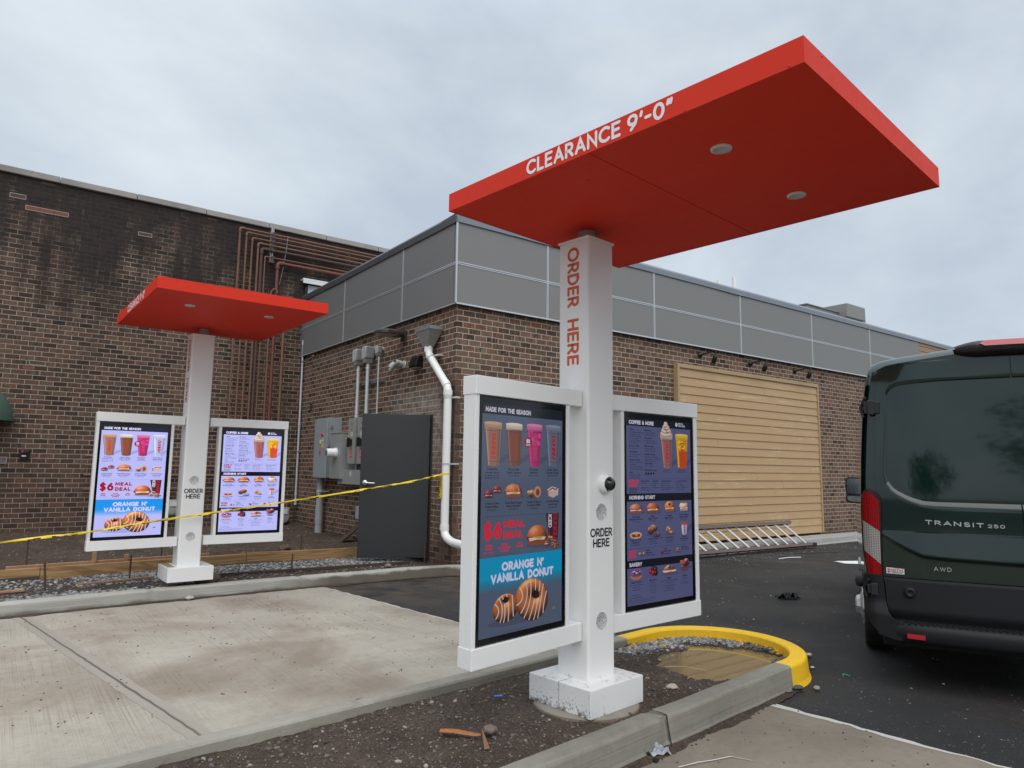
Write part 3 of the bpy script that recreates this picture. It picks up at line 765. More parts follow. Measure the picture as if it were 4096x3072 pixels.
# ------------------------------------------------------------------ buildings
K, HC = 1.06, 1.342
def T(t): return t*K
def ZW(z): return HC + K*(z-HC)
YB = 5.809                                            # face of the tall wall
big = thing('brick_building', 'tall old brick building with black-stained wall and stone coping behind the left menu station', 'building', (-2, YB, 0))
m = MB(); m.box(-16, 12, YB, YB+9, -.05, 6.0); m.build('wall', BRICK_B, big, world=True)
m = MB(); cj = [-16.4]+[T(s) for s in (-12.0, -9.8, -7.6, -6.3, -5.16, -4.057, -2.97, -1.876, -.773, .335, 1.44, 2.54, 3.64, 4.8, 6, 7.2, 8.4, 9.6, 11.3)]
for a, b in zip(cj, cj[1:]):
    zz = 6.01 + random.uniform(-.004, .004)
    m.box(a+.004, b-.004, YB-.055, YB+.36, zz, zz+.108)
m.build('coping_stone', COPE, big, bevel=.012, world=True)
# repaired bricks: pale mortar frame with a newer brick inside
MORT = plain('pale_pointing', (.33, .30, .27), .9, var=.15, scale=20)
NEWB = plain('new_red_brick', (.21, .070, .040), .85, var=.2, scale=14); OLDB = plain('old_reset_brick', (.075, .048, .038), .85, var=.3, scale=14)
for (s0, z0, s1, z1, fr, red) in ((-4.68, 5.375, -4.47, 5.45, 1, 0), (-4.47, 5.225, -3.905, 5.30, 1, 1), (-2.91, 5.15, -2.70, 5.22, 1, 0), (-4.23, 2.825, -4.02, 2.895, 1, 0),
                                  (-4.315, 2.745, -4.137, 2.805, 0, 1), (-4.32, 5.672, -4.10, 5.735, 0, 0), (-1.853, 5.675, -1.678, 5.715, 0, 1), (-2.425, 5.39, -2.247, 5.425, 0, 1)):
    a, b, c, d = T(s0), T(s1), ZW(z0), ZW(z1); m = MB()
    if fr:
        m.mat = 0; m.box(a, b, YB-.003, YB+.01, d-.010, d); m.box(a, b, YB-.003, YB+.01, c, c+.010); m.box(a, a+.010, YB-.0026, YB+.01, c+.010, d-.010); m.box(b-.010, b, YB-.0026, YB+.01, c+.010, d-.010)
    m.mat = 1; nb = max(1, round((b-a-.02)/.2)); w = (b-a-.02)/nb
    for i in range(nb):
        if red or i == 0: m.box(a+.012+i*w, a+.004+(i+1)*w, YB-.0034, YB+.01, c+.012, d-.012)
    m.build('repaired_brick', [MORT, NEWB if red else OLDB], big, world=True)
m = MB(); m.box(T(-.12), T(1.1), YB-.16, YB+.02, ZW(4.85), ZW(4.885)); m.box(T(-.12), T(1.1), YB-.16, YB-.13, ZW(4.79), ZW(4.849))
wd = m.build('window', plain('white_lintel_paint', (.66, .68, .68), .45), big, bevel=.004, world=True)
m = MB(); m.box(T(.02), T(1.1), YB-.02, YB+.01, ZW(4.3), ZW(4.79)); m.build('pane', plain('milky_glazing', (.55, .62, .68), .18), wd)
m = MB(); m.tube([(T(-.02), YB-.03, ZW(4.78)), (T(-.03), YB-.06, ZW(4.62)), (T(-.045), YB-.03, ZW(4.52))], .022, 8); m.build('cable', BLACKM, wd)

ft, fm, fb = 4.66, 4.069, 3.522; base = .06
ann = thing('brick_building', 'low brick building with grey metal fascia panels behind the right menu station', 'building', (6, 3, 0))
d0, d1, dz0, dz1 = T(.525), T(1.463), .13, ZW(2.034)
m = MB(); TH = .20
m.box(0, 24, 0, TH, -.05, fb+.3)                                   # drive-side wall
m.box(0, TH, TH, d0, -.05, fb+.3); m.box(0, TH, d1, YB, -.05, fb+.3); m.box(0, TH, d0, d1, dz1, fb+.3); m.box(0, TH, d0, d1, -.05, dz0)
m.build('wall', BRICK_A, ann, world=True)
m = MB(); m.box(.3, 24, .3, YB-.05, ft-.10, ft-.04); m.build('roof', plain('roof_membrane', (.25, .25, .25), .8), ann, world=True)
m = MB(); m.box(TH+.01, 2.2, d0-.3, d1+.8, dz1+.1, dz1+.14); m.box(TH+.01, 2.2, d0-.3, d1+.8, dz0-.02, dz0); m.box(2.2, 2.24, d0-.3, d1+.8, dz0, dz1+.1); m.box(TH+.01, 2.2, d0-.34, d0-.3, dz0, dz1+.1); m.box(TH+.01, 2.2, d1+.8, d1+.84, dz0, dz1+.1)
m.build('lobby', plain('dark_interior', (.05, .05, .05), .8), ann, world=True)
# grey composite panels with bright joint strips
sr = [-.065, T(1.42), T(3.586), T(5.82), T(8.12), T(10.41), T(12.76)]
m = MB(); ms = MB()
for a, b in zip(sr, sr[1:]):
    for z0, z1 in ((fb, fm), (fm, ft)):
        m.box(a+.006, b-.006, -.065, -.001, z0+.006, z1-.006)
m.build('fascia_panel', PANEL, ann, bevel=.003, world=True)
sl = [-.001, T(1.386), T(3.462), YB-.01]
m = MB()
for a, b in zip(sl, sl[1:]):
    for z0, z1 in ((fb, fm), (fm, ft)): m.box(-.065, -.001, a+.006, b-.006, z0+.006, z1-.006)
m.build('fascia_panel', PANEL_SHADED, ann, bevel=.003, world=True)
def vtrim(mm, x, z0, z1, side):
    for o in (-.016, .004):
        if side == 'R': mm.box(x+o, x+o+.012, -.0705, -.06, z0, z1)
        else: mm.box(-.0705, -.06, x+o, x+o+.012, z0, z1)
m = MB()
for x in sr[1:-1]: vtrim(m, x, fb, ft, 'R')
for y in sl[1:-1]: vtrim(m, y, fb, ft, 'L')
for o in (-.018, .005):
    m.box(-.05, sr[-1], -.0700, -.06, fm+o, fm+o+.013); m.box(-.0700, -.06, -.045, YB-.01, fm+o, fm+o+.013)
m.box(-.078, -.058, -.078, -.058, fb, ft)                          # corner post
m.box(-.056, sr[-1], -.0720, -.06, fb-.012, fb+.008); m.box(-.0715, -.06, -.055, YB-.01, fb-.012, fb+.004)
m.build('joint_strip', TRIM, ann, world=True)
m = MB(); m.box(-.064, sr[-1], -.064, 0, fb-.008, fb+.004); m.box(-.064, 0, .001, YB-.01, fb-.008, fb+.004); m.build('soffit', CAPM, ann, world=True)
# timber-look cladding beyond the grey panels
m = MB()
for i in range(9):
    z = fb + i*.128; m.box(sr[-1]+.004, 24, -.055-.012*((i) % 1), -.001, z+.004, z+.124)
m.build('timber_cladding', plain('brown_timber_cladding', (.34, .20, .115), .6, var=.12, scale=3), ann, bevel=.004, world=True)
# folded metal cap, in lengths, slightly wavy along its lower lip
def capseg(mm, a, b, side):
    n = max(2, int((b-a)/.25)); rows = []
    for i in range(n+1):
        s = a+(b-a)*i/n; w = .008*noise.noise(Vector((s*.9, 3 if side == 'R' else 8, 0)))
        pr = [(-.085+w, ft-.030+w), (-.100+w, ft+.055+w*.4), (-.086, ft+.085), (.30, ft+.068)]
        rows.append([(s, o, z) if side == 'R' else (o, s, z) for o, z in pr])
    mm.grid(rows, False)
m = MB()
for a, b in ((-.10, 2.9), (2.906, 6.4), (6.406, 9.9), (9.906, 13.4), (13.406, 17.4), (17.41, 24)): capseg(m, a, b, 'R')
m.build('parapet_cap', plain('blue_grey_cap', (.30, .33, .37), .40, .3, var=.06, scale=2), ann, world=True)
m = MB()
for a, b in ((-.10, 1.9), (1.906, 4.0), (4.006, YB-.005)): capseg(m, a, b, 'L')
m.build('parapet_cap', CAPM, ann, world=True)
# tan lap siding panel on the drive-side wall
x0, x1, z0, z1 = T(4.09), T(8.24), .165, ZW(3.06); m = MB(); hb = (z1-.075-z0)/20
rr = random.Random(3)
for i in range(20):
    za = z0+i*hb; cuts = [x0+.06, *(sorted([x0+.06+(x1-x0-.1)*(((i*.37) % 1)*.5+.2), ] if i % 2 else [x0+.06+(x1-x0-.1)*(((i*.23+.1) % 1)*.5+.45)])), x1-.045]
    for a, b in zip(cuts, cuts[1:]):
        o = -.068+rr.uniform(-.001, .001)
        m.prism([(o-.008, za), (o-.010, za+.006), (o+.004, za+hb+.012), (o+.014, za+hb+.012), (o+.004, za)], lambda p, q, d: (d, p, q), a+.0015, b-.0015)
sp = thing('siding_panel', 'tan lap-board siding panel framed on the brick wall behind the ladder', 'wall panel', ((x0+x1)/2, 0, z0))
m.build('board', SIDING, sp, world=True)
m = MB(); m.box(x0+.05, x1-.04, -.055, -.002, z0, z1-.06)
m.build('backing', plain('sheathing', (.10, .07, .04), .8), sp, world=True)
m = MB(); m.box(x0, x0+.055, -.095, -.001, z0, z1); m.box(x1-.042, x1, -.095, -.001, z0, z1); m.box(x0+.057, x1-.044, -.0935, -.001, z1-.07, z1-.001)
m.build('trim', SIDINGT, sp, bevel=.004, world=True)
# service door, swung open toward the menu station, hinged on its right
FRM = plain('dark_door_frame', (.045, .045, .047), .5)
m = MB(); m.box(-.012, .12, d0, d0+.05, dz0, dz1); m.box(-.012, .12, d1-.05, d1, dz0, dz1); m.box(-.0115, .12, d0+.05, d1-.05, dz1-.05, dz1); m.box(-.03, .12, d0+.05, d1-.05, dz0-.012, dz0+.012)
m.build('door_frame', FRM, ann, bevel=.003, world=True)
dr = thing('door', None, None, (-.035, d0+.02, dz0+.02)); dr.rotation_euler = (0, 0, math.atan2(.45, -.775)); dr.parent = ann; dr.matrix_parent_inverse = wmat(ann).inverted()
W, HT = .915, dz1-dz0-.03
m = MB(); m.box(0, W, -.022, .022, 0, HT); m.build('leaf', DOORM, dr, bevel=.003)
m = MB(); hz = .985
m.lathe([(.0, .064), (.030, .062), (.036, .050), (.036, .022)], (W-.07, 0, hz), 'Y', 18); m.lathe([(.036, -.022), (.036, -.05), (.030, -.062), (0, -.064)], (W-.07, 0, hz), 'Y', 18)
for s in (1, -1): m.tube(arcpath([(W-.07, .03*s, hz), (W-.07, .085*s, hz), (W-.20, .085*s, hz-.006)], .02), [.012]*8+[.010], 10)
m.build('handle', plain('satin_steel', (.62, .62, .60), .28, .7), dr)
m = MB()
for hzz in (.18, .95, 1.72): m.tube([(0, -.028, hzz), (0, -.028, hzz+.11)], .012, 10)
m.build('hinge', BRONZE, dr)

# things on the roof
def roofpipe(x, y, top, lab):
    m = MB(); m.tube([(x, y, ft-.06), (x, y, top)], .055, 14); m.lathe([(.12, ft-.045), (.075, ft-.02), (.062, ft+.12)], (x, y, 0), 'Z', 14)
    return tag(m.build('vent_pipe', PVCW), lab, 'pipe', 'vent pipes on the roof')
def rray(s, z, off): return Vector((T(s), off*K, ZW(z)))
roofpipe(T(9.37), T(3), ZW(6.01), 'shorter white plastic vent pipe rising above the grey fascia, left of the pair')
roofpipe(T(9.985), T(3), ZW(6.19), 'taller white plastic vent pipe rising above the grey fascia, right of the pair')
UN = plain('rooftop_unit_paint', (.23, .225, .21), .55, var=.05)
ru = thing('rooftop_unit', 'boxy grey-brown air handling unit on the roof above the fascia', 'air conditioner', (T(17), T(5), ft))
m = MB(); m.box(T(15), T(17.9), T(4), T(5.2), ft, ZW(6.46)); m.build('casing', UN, ru, bevel=.02, world=True)
m = MB(); m.box(T(14.96), T(17.95), T(3.96), T(5.25), ZW(6.461), ZW(6.49)); m.build('lid', UN, ru, world=True)
m = MB(); m.box(T(16.85), T(18.0), T(3.7), T(5.1), ZW(6.30), ZW(6.74)); m.box(T(18.0), T(18.62), T(4.0), T(5.0), ZW(6.32), ZW(6.735)); m.build('hood', UN, ru, bevel=.02, world=True)

# ------------------------------------------------------------------ pipes, meters and boxes on the walls
pipes = [(-1.312, 5.607, 1.459, .0185, RUST, 'outermost rust-brown gas pipe, turning right highest under the coping'),
         (-1.196, 5.544, 1.317, .0165, RUST, 'rust-brown gas pipe second from the left in the rack below the coping'),
         (-1.088, 5.466, 1.165, .0165, RUST, 'rust-brown gas pipe third from the left, midway in the rack'),
         (-.982, 5.386, None, .0185, RUST, 'orange-brown gas pipe just left of the thick dark pipe'),
         (-.915, 5.300, .936, .0265, RUSTD, 'thick dark brown gas pipe in the middle of the rack'),
         (-.850, 5.161, None, .0125, RUST, 'thinnest rust gas pipe, just right of the thick dark pipe'),
         (-.612, 5.085, None, .0290, RUSTR, 'thick dark-red gas pipe turning right lowest in the rack')]
yo = YB-.12*K
for i, (s, zt, zl, r, mt, lab) in enumerate(pipes):
    x = T(s); y = yo - .01*(i % 2); r *= K
    p = thing('gas_pipe', lab, 'pipe', (x, y, 0), 0, 'gas pipes up the stained brick wall'); m = MB()
    zb = ZW(zl) if zl else .12
    pts = ([(T(-3.4), y, zb)] if zl else []) + [(x, y, zb), (x, y, ZW(zt)), (4.5, y, ZW(zt))]
    m.tube(arcpath(pts, r*2.2, 5), r, 12); m.build('run', mt, p, world=True)
    m = MB()
    m.tube(arcpath([(x, y, ZW(zt)-r*3.6), (x, y, ZW(zt)), (x+r*3.6, y, ZW(zt))], r*2.3, 6), r*1.28, 12)
    for q in ((x, y, ZW(zt)-r*3.9), ): m.tube([q, (q[0], q[1], q[2]+r*.7)], r*1.5, 12)
    m.tube([(x+r*3.3, y, ZW(zt)), (x+r*4.0, y, ZW(zt))], r*1.5, 12)
    m.build('elbow', mt, p, world=True)
    m = MB(); zc = ZW(3.55+.06*i if i % 2 else 2.45); m.tube([(x, y, zc), (x, y, zc+.07)], r*1.3, 12); m.build('coupling', mt, p, world=True)
for s, zt, r, mt, lab in ((-.705, 4.52, .0185, RUST, 'rust gas pipe between the thin pipe and the dark-red pipe, ending in a hook'), (-.440, 4.30, .024, RUST, 'rightmost rust-brown gas pipe, nearest the wall corner')):
    m = MB(); x = T(s); y = yo-.01; pp = [(x, y, .1), (x, y, ZW(zt))]
    if s < -.6: pp += [(x+.05, y-.03, ZW(zt)+.06), (x+.10, y-.03, ZW(zt)+.04), (x+.11, y-.03, ZW(zt)-.02)]
    else: pp += [(x, y+.12, ZW(zt)+.03)]
    m.tube(arcpath(pp, .03, 4), r*K, 12); tag(m.build('gas_pipe', mt), lab, 'pipe', 'gas pipes up the stained brick wall')
st_ = thing('pipe_bracket', 'slotted steel bracket holding the rust pipes below the coping', 'bracket', (T(-.715), YB, ZW(5.4)))
for xo in (-.735, -.705):
    m = MB(); m.box(T(xo)-.006, T(xo)+.006, YB-.10, YB-.001, ZW(5.09), ZW(5.735)); m.build('channel', GALV, st_, world=True)
m = MB()
for q in pipes: m.box(T(-.75), T(-.69), yo-.05, yo-.035, ZW(q[1])-.03, ZW(q[1])+.03)
m.build('clamp', RUSTD, st_, world=True)
m = MB(); m.tube([(T(-.455), YB-.16, ZW(5.62)), (T(-.47), YB-.15, ZW(5.35)), (T(-.50), YB-.1, ZW(5.0)), (T(-.535), YB-.05, ZW(4.7))], .006, 6)
tag(m.build('hanging_cable', plain('grey_cable', (.25, .25, .24), .6)), 'thin grey cable hanging across the rust gas pipes', 'cable')
GM = plain('gas_meter_grey', (.30, .31, .30), .5, var=.06)
def gas_meter(x, y, z, lab, s=1.0):
    t = thing('gas_meter', lab, 'gas meter', (x, y, z), 0, 'gas meters at the wall foot')
    m = MB(); m.lathe([(0, .10*s), (.09*s, .095*s), (.125*s, .05*s), (.125*s, -.05*s), (.09*s, -.095*s), (0, -.10*s)], (0, 0, 0), 'Y', 22); m.box(-.10*s, .10*s, -.085*s, .085*s, .02, .16*s); m.build('body', GM, t, bevel=.012)
    m = MB(); m.box(-.055*s, .055*s, -.115*s, -.084*s, .05*s, .13*s); m.build('dial', plain('meter_dial', (.55, .56, .54), .3), t, bevel=.004)
    m = MB(); m.tube([(-.07*s, 0, .15*s), (-.07*s, 0, .36*s)], .017, 10); m.tube(arcpath([(.07*s, 0, .15*s), (.07*s, 0, .28*s), (.07*s, .12, .28*s)], .03), .017, 10); m.build('connection', RUST, t)
gas_meter(T(-2.14), YB-.27, ZW(.62), 'grey gas meter seen between the left screen and the far white post')
gas_meter(T(-.32), YB-.25, ZW(.44), 'rounded grey gas meter low in the wall corner beside the right screen', 1.1)
m = MB(); x = T(-.345); m.tube([(x, YB-.22, .1), (x, YB-.22, ZW(1.0))], .024, 10)
for zz in (.60, .72, .80, .93): m.tube([(x, YB-.22, ZW(zz)), (x, YB-.22, ZW(zz)+.04)], .034, 10)
m.tube([(x-.03, YB-.25, ZW(.56)), (x+.08, YB-.25, ZW(.53))], .018, 8)
tag(m.build('meter_riser', GM), 'grey threaded riser pipe above the corner gas meter', 'pipe')

# conduit in the inside corner
cc = thing('conduit', 'slim galvanised conduit standing in the corner between both brick walls', 'conduit', (-.05, YB-.12, 0))
m = MB(); m.tube([(-.05, YB-.12, ZW(.66)), (-.05, YB-.12, ZW(3.66))], .021, 12); m.build('tube', GALV, cc, world=True)
m = MB()
for zz, h in ((.64, .12), (.82, .05), (2.1, .03), (3.6, .1)): m.tube([(-.05, YB-.12, ZW(zz)), (-.05, YB-.12, ZW(zz)+h)], .030, 12)
m.build('coupling', GALV, cc, world=True)
m = MB()
for zz in (1.60, 3.28): m.box(-.075, -.002, YB-.155, YB-.145, ZW(zz), ZW(zz)+.022); m.box(-.02, -.001, YB-.20, YB-.145, ZW(zz), ZW(zz)+.022)
m.build('clamp', ZINC, cc, world=True)

def LP(t, z, off=0.): return Vector((-off*K, T(t), ZW(z)))
def service(t, zt, zb, r, w, hgt, lab, small=False):
    c = thing('conduit', lab, 'conduit', LP(t, zb, .1), 0, 'conduits dropping from the wall fittings'); o = .10*K if not small else .07*K
    y = T(t); m = MB(); m.tube([(-o, y, ZW(zb)), (-o, y, ZW(zt-hgt))], r, 14); m.build('tube', GALV, c, world=True)
    m = MB(); h2 = w/2
    out = [(-h2*.55, 0), (h2*.55, 0), (h2*.75, hgt*.25*K), (h2, hgt*.32*K), (h2, hgt*.90*K), (h2*.8, hgt*K), (-h2*.8, hgt*K), (-h2, hgt*.90*K), (-h2, hgt*.32*K), (-h2*.75, hgt*.25*K)]
    z0 = ZW(zt-hgt); m.prism(out, lambda a, b, d: (d, y+a, z0+b), -o-w*.52, -o+w*.45); m.tube([(-o+w*.2, y, z0+hgt*.7*K), (.0, y, z0+hgt*.7*K)], w*.36, 14)
    fit = m.build('pull_elbow', ZINC, c, bevel=.012, world=True)
    m = MB(); m.prism([(a*.93, b*.93+.01) for a, b in out[2:]], lambda a, b, d: (d, y+a, z0+b), -o-w*.52-.008, -o-w*.52-.001); m.build('cover', GALV, fit, bevel=.003, world=False)
    m = MB()
    for zz in ((zb+.01, zb+.06, zt-hgt-.09) if not small else (zb+.02, zt-hgt-.05)): m.tube([(-o, y, ZW(zz)), (-o, y, ZW(zz)+.035)], r*1.22, 14)
    m.build('coupling', GALV, c, world=True)
    m = MB(); m.lathe([(w*.55, 0), (w*.48, -.014), (w*.3, -.02)], (-.001, y+.01, z0+hgt*.75*K), 'X', 14); m.build('sealant', plain('cement_patch', (.38, .36, .33), .9, var=.2, scale=30), c, world=True)
service(2.70, 3.165, 2.09, .029, .150, .265, 'left of two thick galvanised conduits above the twin switch boxes')
service(2.36, 3.165, 2.09, .029, .150, .265, 'right of two thick galvanised conduits above the twin switch boxes')
service(2.055, 3.13, 1.30, .013, .080, .15, 'thinnest galvanised conduit running down behind the open door', True)
m = MB(); y0, y1 = T(1.95), T(3.0); 
m.box(-.05, -.001, y0, y1, ZW(2.600), ZW(2.609)); m.box(-.05, -.001, y0, y1, ZW(2.632), ZW(2.641)); m.box(-.012, -.001, y0, y1, ZW(2.6095), ZW(2.6315))
for i in range(20): m.box(-.048, -.012, y0+.01+i*.053, y0+.024+i*.053, ZW(2.6095), ZW(2.6315))
tag(m.build('strut_channel', ZINC), 'slotted steel strut behind the three conduits', 'bracket')

REDL = plain('red_label', (.55, .02, .02), .45); WHL = plain('white_label', (.75, .75, .73), .45); YEL = plain('yellow_label', (.80, .62, .02), .45); ORL = plain('orange_label', (.75, .20, .03), .45); INK = plain('label_ink', (.02, .02, .02), .5)
def xplate(mm, o, y, z, w, h, mat, lift=.0015):
    mm.mat = mat; mm.box(-o-lift, -o+.001, y-w/2, y+w/2, z-h/2, z+h/2)
LBL = [REDL, WHL, YEL, ORL, INK]
# large switchboard
t = thing('electrical_cabinet', 'large blue-grey electrical cabinet on the wall, leftmost and tallest of the boxes', 'electrical box', LP(3.75, 1.16))
o = .255*K; ya, yb, za, zb = T(3.475), T(4.02), ZW(1.16), ZW(2.133); ym = (ya+yb)/2
m = MB(); m.box(-o+.03, -.001, ya+.008, yb-.008, za+.006, zb); m.build('case', BOXGREY, t, bevel=.006, world=True)
m = MB(); m.box(-o, -o+.028, ya, yb, za, zb-.006); m.build('door', BOXGREY, t, bevel=.006, world=True)
m = MB(); m.box(-o+.05, -o+.10, ya-.012, ya+.008, zb-.19, zb-.13); m.box(-o+.05, -o+.10, ya-.012, ya+.008, za+.09, za+.15); m.box(-o+.02, -o+.10, ya-.03, ya+.006, (za+zb)/2+.0, (za+zb)/2+.05); m.build('latch', ZINC, t, bevel=.004, world=True)
m = MB(); m.mat = 0; m.lathe([(.0, -.028), (.030, -.022), (.034, 0)], (-o, ym-.10, zb-.29), 'X', 16); m.build('warning_badge', REDL, t, world=True)
m = MB(); xplate(m, o, ym-.11, zb-.38, .055, .07, 1); xplate(m, o, ym-.11, zb-.425, .05, .006, 4, .003); xplate(m, o, ym-.11, zb-.365, .04, .012, 4, .003); xplate(m, o, ym-.12, zb-.475, .065, .075, 2); xplate(m, o, ym-.01, zb-.40, .052, .085, 1); xplate(m, o, ym-.01, zb-.365, .050, .012, 3, .003); xplate(m, o, ym-.01, zb-.50, .075, .10, 0); xplate(m, o, ym-.01, zb-.60, .055, .08, 0)
for k in range(4): xplate(m, o, ym-.01, zb-.47-.022*k, .058, .007, 1, .003)
m.build('warning_label', LBL, t, world=True)
# meter cabinet
t = thing('meter_cabinet', 'grey metering cabinet with round glass meter, between the large cabinet and twin switches', 'electrical box', LP(3.1, 1.15))
ya, yb, za, zb = T(2.885), T(3.335), ZW(1.15), ZW(1.882); ym = (ya+yb)/2
m = MB(); m.box(-o+.012, -.001, ya+.004, yb-.004, za, zb-.02); m.box(-o-.006, -.001, ya-.006, yb+.006, zb-.022, zb); m.build('case', BOXGREY2, t, bevel=.005, world=True)
m = MB(); m.box(-o, -o+.011, ya+.012, yb-.012, za+.012, zb-.03); m.build('door', BOXGREY2, t, bevel=.003, world=True)
m = MB(); c = (-o, ym-.04, za+.43); m.lathe([(.085, .0), (.085, -.035), (.074, -.045), (.072, -.15), (.062, -.165), (0, -.168)], c, 'X', 26); mt = m.build('meter', plain('meter_casing', (.72, .73, .73), .18), t, world=True)
m = MB(); m.lathe([(.055, -.170), (.0, -.171)], c, 'X', 22); 
m.build('dial', plain('meter_face', (.25, .27, .28), .2), mt)
m = MB(); m.mat = 4; 
for k in (-1, 0, 1): m.box(c[0]-.174, c[0]-.1715, c[1]-.035, c[1]+.035, c[2]+k*.022-.004, c[2]+k*.022+.004)
m.build('reading', LBL, mt)
m = MB(); xplate(m, o, ym+.02, zb-.28, .05, .03, 1)
m.mat = 2; m.box(-o+.10, -o+.15, ya+.002, ya+.0035, zb-.08, zb-.045); m.mat = 1; m.box(-o+.08, -o+.17, ya+.002, ya+.0035, zb-.115, zb-.095); m.build('label', LBL, t, world=True)
m = MB(); m.tube([(-o*.45, ya-.02, za+.10), (-o*.45, yb+.16, za+.10)], .05, 14); m.build('nipple', PVCG, t, world=True)
m = MB(); m.box(-o*.7, -o*.62, ya+.10, ya+.11, za-.09, za); m.build('ground_strap', BLACKM, t, world=True)
# twin disconnect switches
def disconnect(ya, yb, lab):
    o2 = .20*K; t = thing('disconnect_switch', lab, 'electrical box', (-o2/2, (ya+yb)/2, ZW(1.386)), 0, 'twin grey disconnect switches'); za, zb = ZW(1.386), ZW(2.082); ym = (ya+yb)/2
    m = MB(); m.box(-o2+.012, -.001, ya+.004, yb-.004, za, zb); m.build('case', BOXGREY2, t, bevel=.005, world=True)
    m = MB(); m.box(-o2, -o2+.011, ya, yb, za+.004, zb-.004); m.build('cover', BOXGREY2, t, bevel=.003, world=True)
    m = MB(); m.box(-o2-.05, -o2, ym-.035, ym+.035, za+.29, za+.40); m.box(-o2-.075, -o2-.03, ym-.022, ym+.022, za+.27, za+.42); m.build('handle', BLACKM, t, bevel=.008, world=True)
    m = MB(); xplate(m, o2, ym, zb-.09, .032, .03, 0); xplate(m, o2, ym, zb-.15, .032, .085, 4); xplate(m, o2, ym, zb-.15, .020, .05, 1, .003); xplate(m, o2, ym, zb-.155, .010, .035, 4, .004); xplate(m, o2, ym, zb-.222, .075, .016, 3); xplate(m, o2, ym, zb-.265, .072, .062, 1)
    for k in range(3): xplate(m, o2, ym, zb-.25-.018*k, .05, .005, 4, .003)
    xplate(m, o2, ym, za+.235, .062, .03, 0); xplate(m, o2, ym, za+.19, .085, .07, 0); xplate(m, o2, ym, za+.13, .062, .06, 0); xplate(m, o2, ym, za+.09, .05, .02, 3)
    for k in range(5): xplate(m, o2, ym, za+.215-.02*k, .052, .005, 1, .003)
    m.build('warning_label', LBL, t, world=True)
    m = MB(); m.tube([(-o2*.5, ym, ZW(1.30)), (-o2*.5, ym, za)], .028, 12); m.tube([(-o2*.5, ym, ZW(1.33)), (-o2*.5, ym, ZW(1.36))], .036, 12); m.build('nipple', ZINC, t, world=True)
disconnect(T(2.50), T(2.76), 'left of the twin narrow grey switch boxes with red labels')
disconnect(T(2.135), T(2.41), 'right of the twin narrow grey switch boxes, beside the open door edge')
t = thing('wiring_trough', 'long low grey wiring trough under the twin switch boxes', 'electrical box', LP(2.6, 1.08)); o2 = .20*K
ya, yb, za, zb = T(2.13), T(3.10), ZW(1.078), ZW(1.296)
m = MB(); m.box(-o2+.006, -.001, ya, yb, za, zb); m.build('case', BOXGREY2, t, bevel=.004, world=True)
m = MB(); m.box(-o2, -o2+.0055, ya+.004, (ya+yb)/2-.16, za+.004, zb-.004); m.box(-o2, -o2+.0055, (ya+yb)/2-.156, yb-.004, za+.004, zb-.004); m.build('cover', BOXGREY2, t, world=True)
m = MB(); xplate(m, o2, (ya+yb)/2, zb-.075, .062, .055, 1); m.mat = 1; m.prism([(-.018, 0), (.018, 0), (.010, .03), (-.010, .03)], lambda a, b, d: (d, (ya+yb)/2+a, zb-.047+b), -o2-.0015, -o2+.001); xplate(m, o2, (ya+yb)/2, zb-.063, .036, .006, 4, .003); xplate(m, o2, (ya+yb)/2, zb-.075, .014, .03, 4, .003); xplate(m, o2, (ya+yb)/2, zb-.096, .04, .005, 4, .003); m.build('label', LBL, t, world=True)
t = thing('spray_can', 'white spray can with orange base standing on the wiring trough', 'spray can', (-.14, T(2.955), zb)); 
m = MB(); m.lathe([(.026, 0), (.0315, .004), (.0315, .045)], (0, 0, 0), 'Z', 20); m.build('base', plain('orange_can', (.62, .30, .08), .35, .3), t)
m = MB(); m.lathe([(.0313, .045), (.0313, .165), (.026, .178), (.018, .184)], (0, 0, 0), 'Z', 20); can = m.build('body', plain('white_can', (.74, .75, .74), .35), t)
m = MB(); m.lathe([(.018, .184), (.018, .205), (.010, .206), (.010, .222), (.0, .223)], (0, 0, 0), 'Z', 14); m.box(-.03, 0, -.005, .005, .208, .218); m.build('nozzle', plain('grey_nozzle', (.45, .46, .46), .5), t)
m = MB(); stroke_text(m, 'AFT', .026, .006, lambda a, b, k: (-math.cos(a/.0325)*.0325-.0005*k, -math.sin(a/.0325)*.0325, .105+b), align='C'); m.build('lettering', plain('can_blue', (.02, .10, .30), .4), can)
m = MB(); m.box(-.10*K, -.001, T(2.355), T(2.585), ZW(.58), ZW(.762)); m.box(-.10*K-.004, -.10*K+.001, T(2.35), T(2.59), ZW(.575), ZW(.758)); tag(m.build('junction_box', plain('pale_grey_box', (.36, .39, .40), .45), bevel=.004), 'small pale grey junction box low on the wall behind the door', 'electrical box')
gp = thing('conduit', 'fat grey plastic conduit running from the large cabinet into the soil', 'conduit', LP(4.09, .2, .1)); y = T(4.02)
m = MB(); m.tube([(-.12, y, .10), (-.12, y, ZW(1.16))], .060, 20); m.build('tube', PVCG, gp, world=True)
m = MB(); m.tube([(-.12, y, ZW(.40)), (-.12, y, ZW(.70))], .068, 20); m.tube([(-.12, y, ZW(1.10)), (-.12, y, ZW(1.16))], .068, 20); m.tube([(-.12, y, .18), (-.12, y, ZW(.37))], .066, 20); m.build('coupling', PVCG, gp, world=True)
m = MB(); m.tube([(-.12, y, ZW(.915)), (-.12, y, ZW(.955))], .064, 20); m.box(-.16, -.001, y-.15, y+.01, ZW(.92), ZW(.945)); m.build('clamp', GALV, gp, world=True)
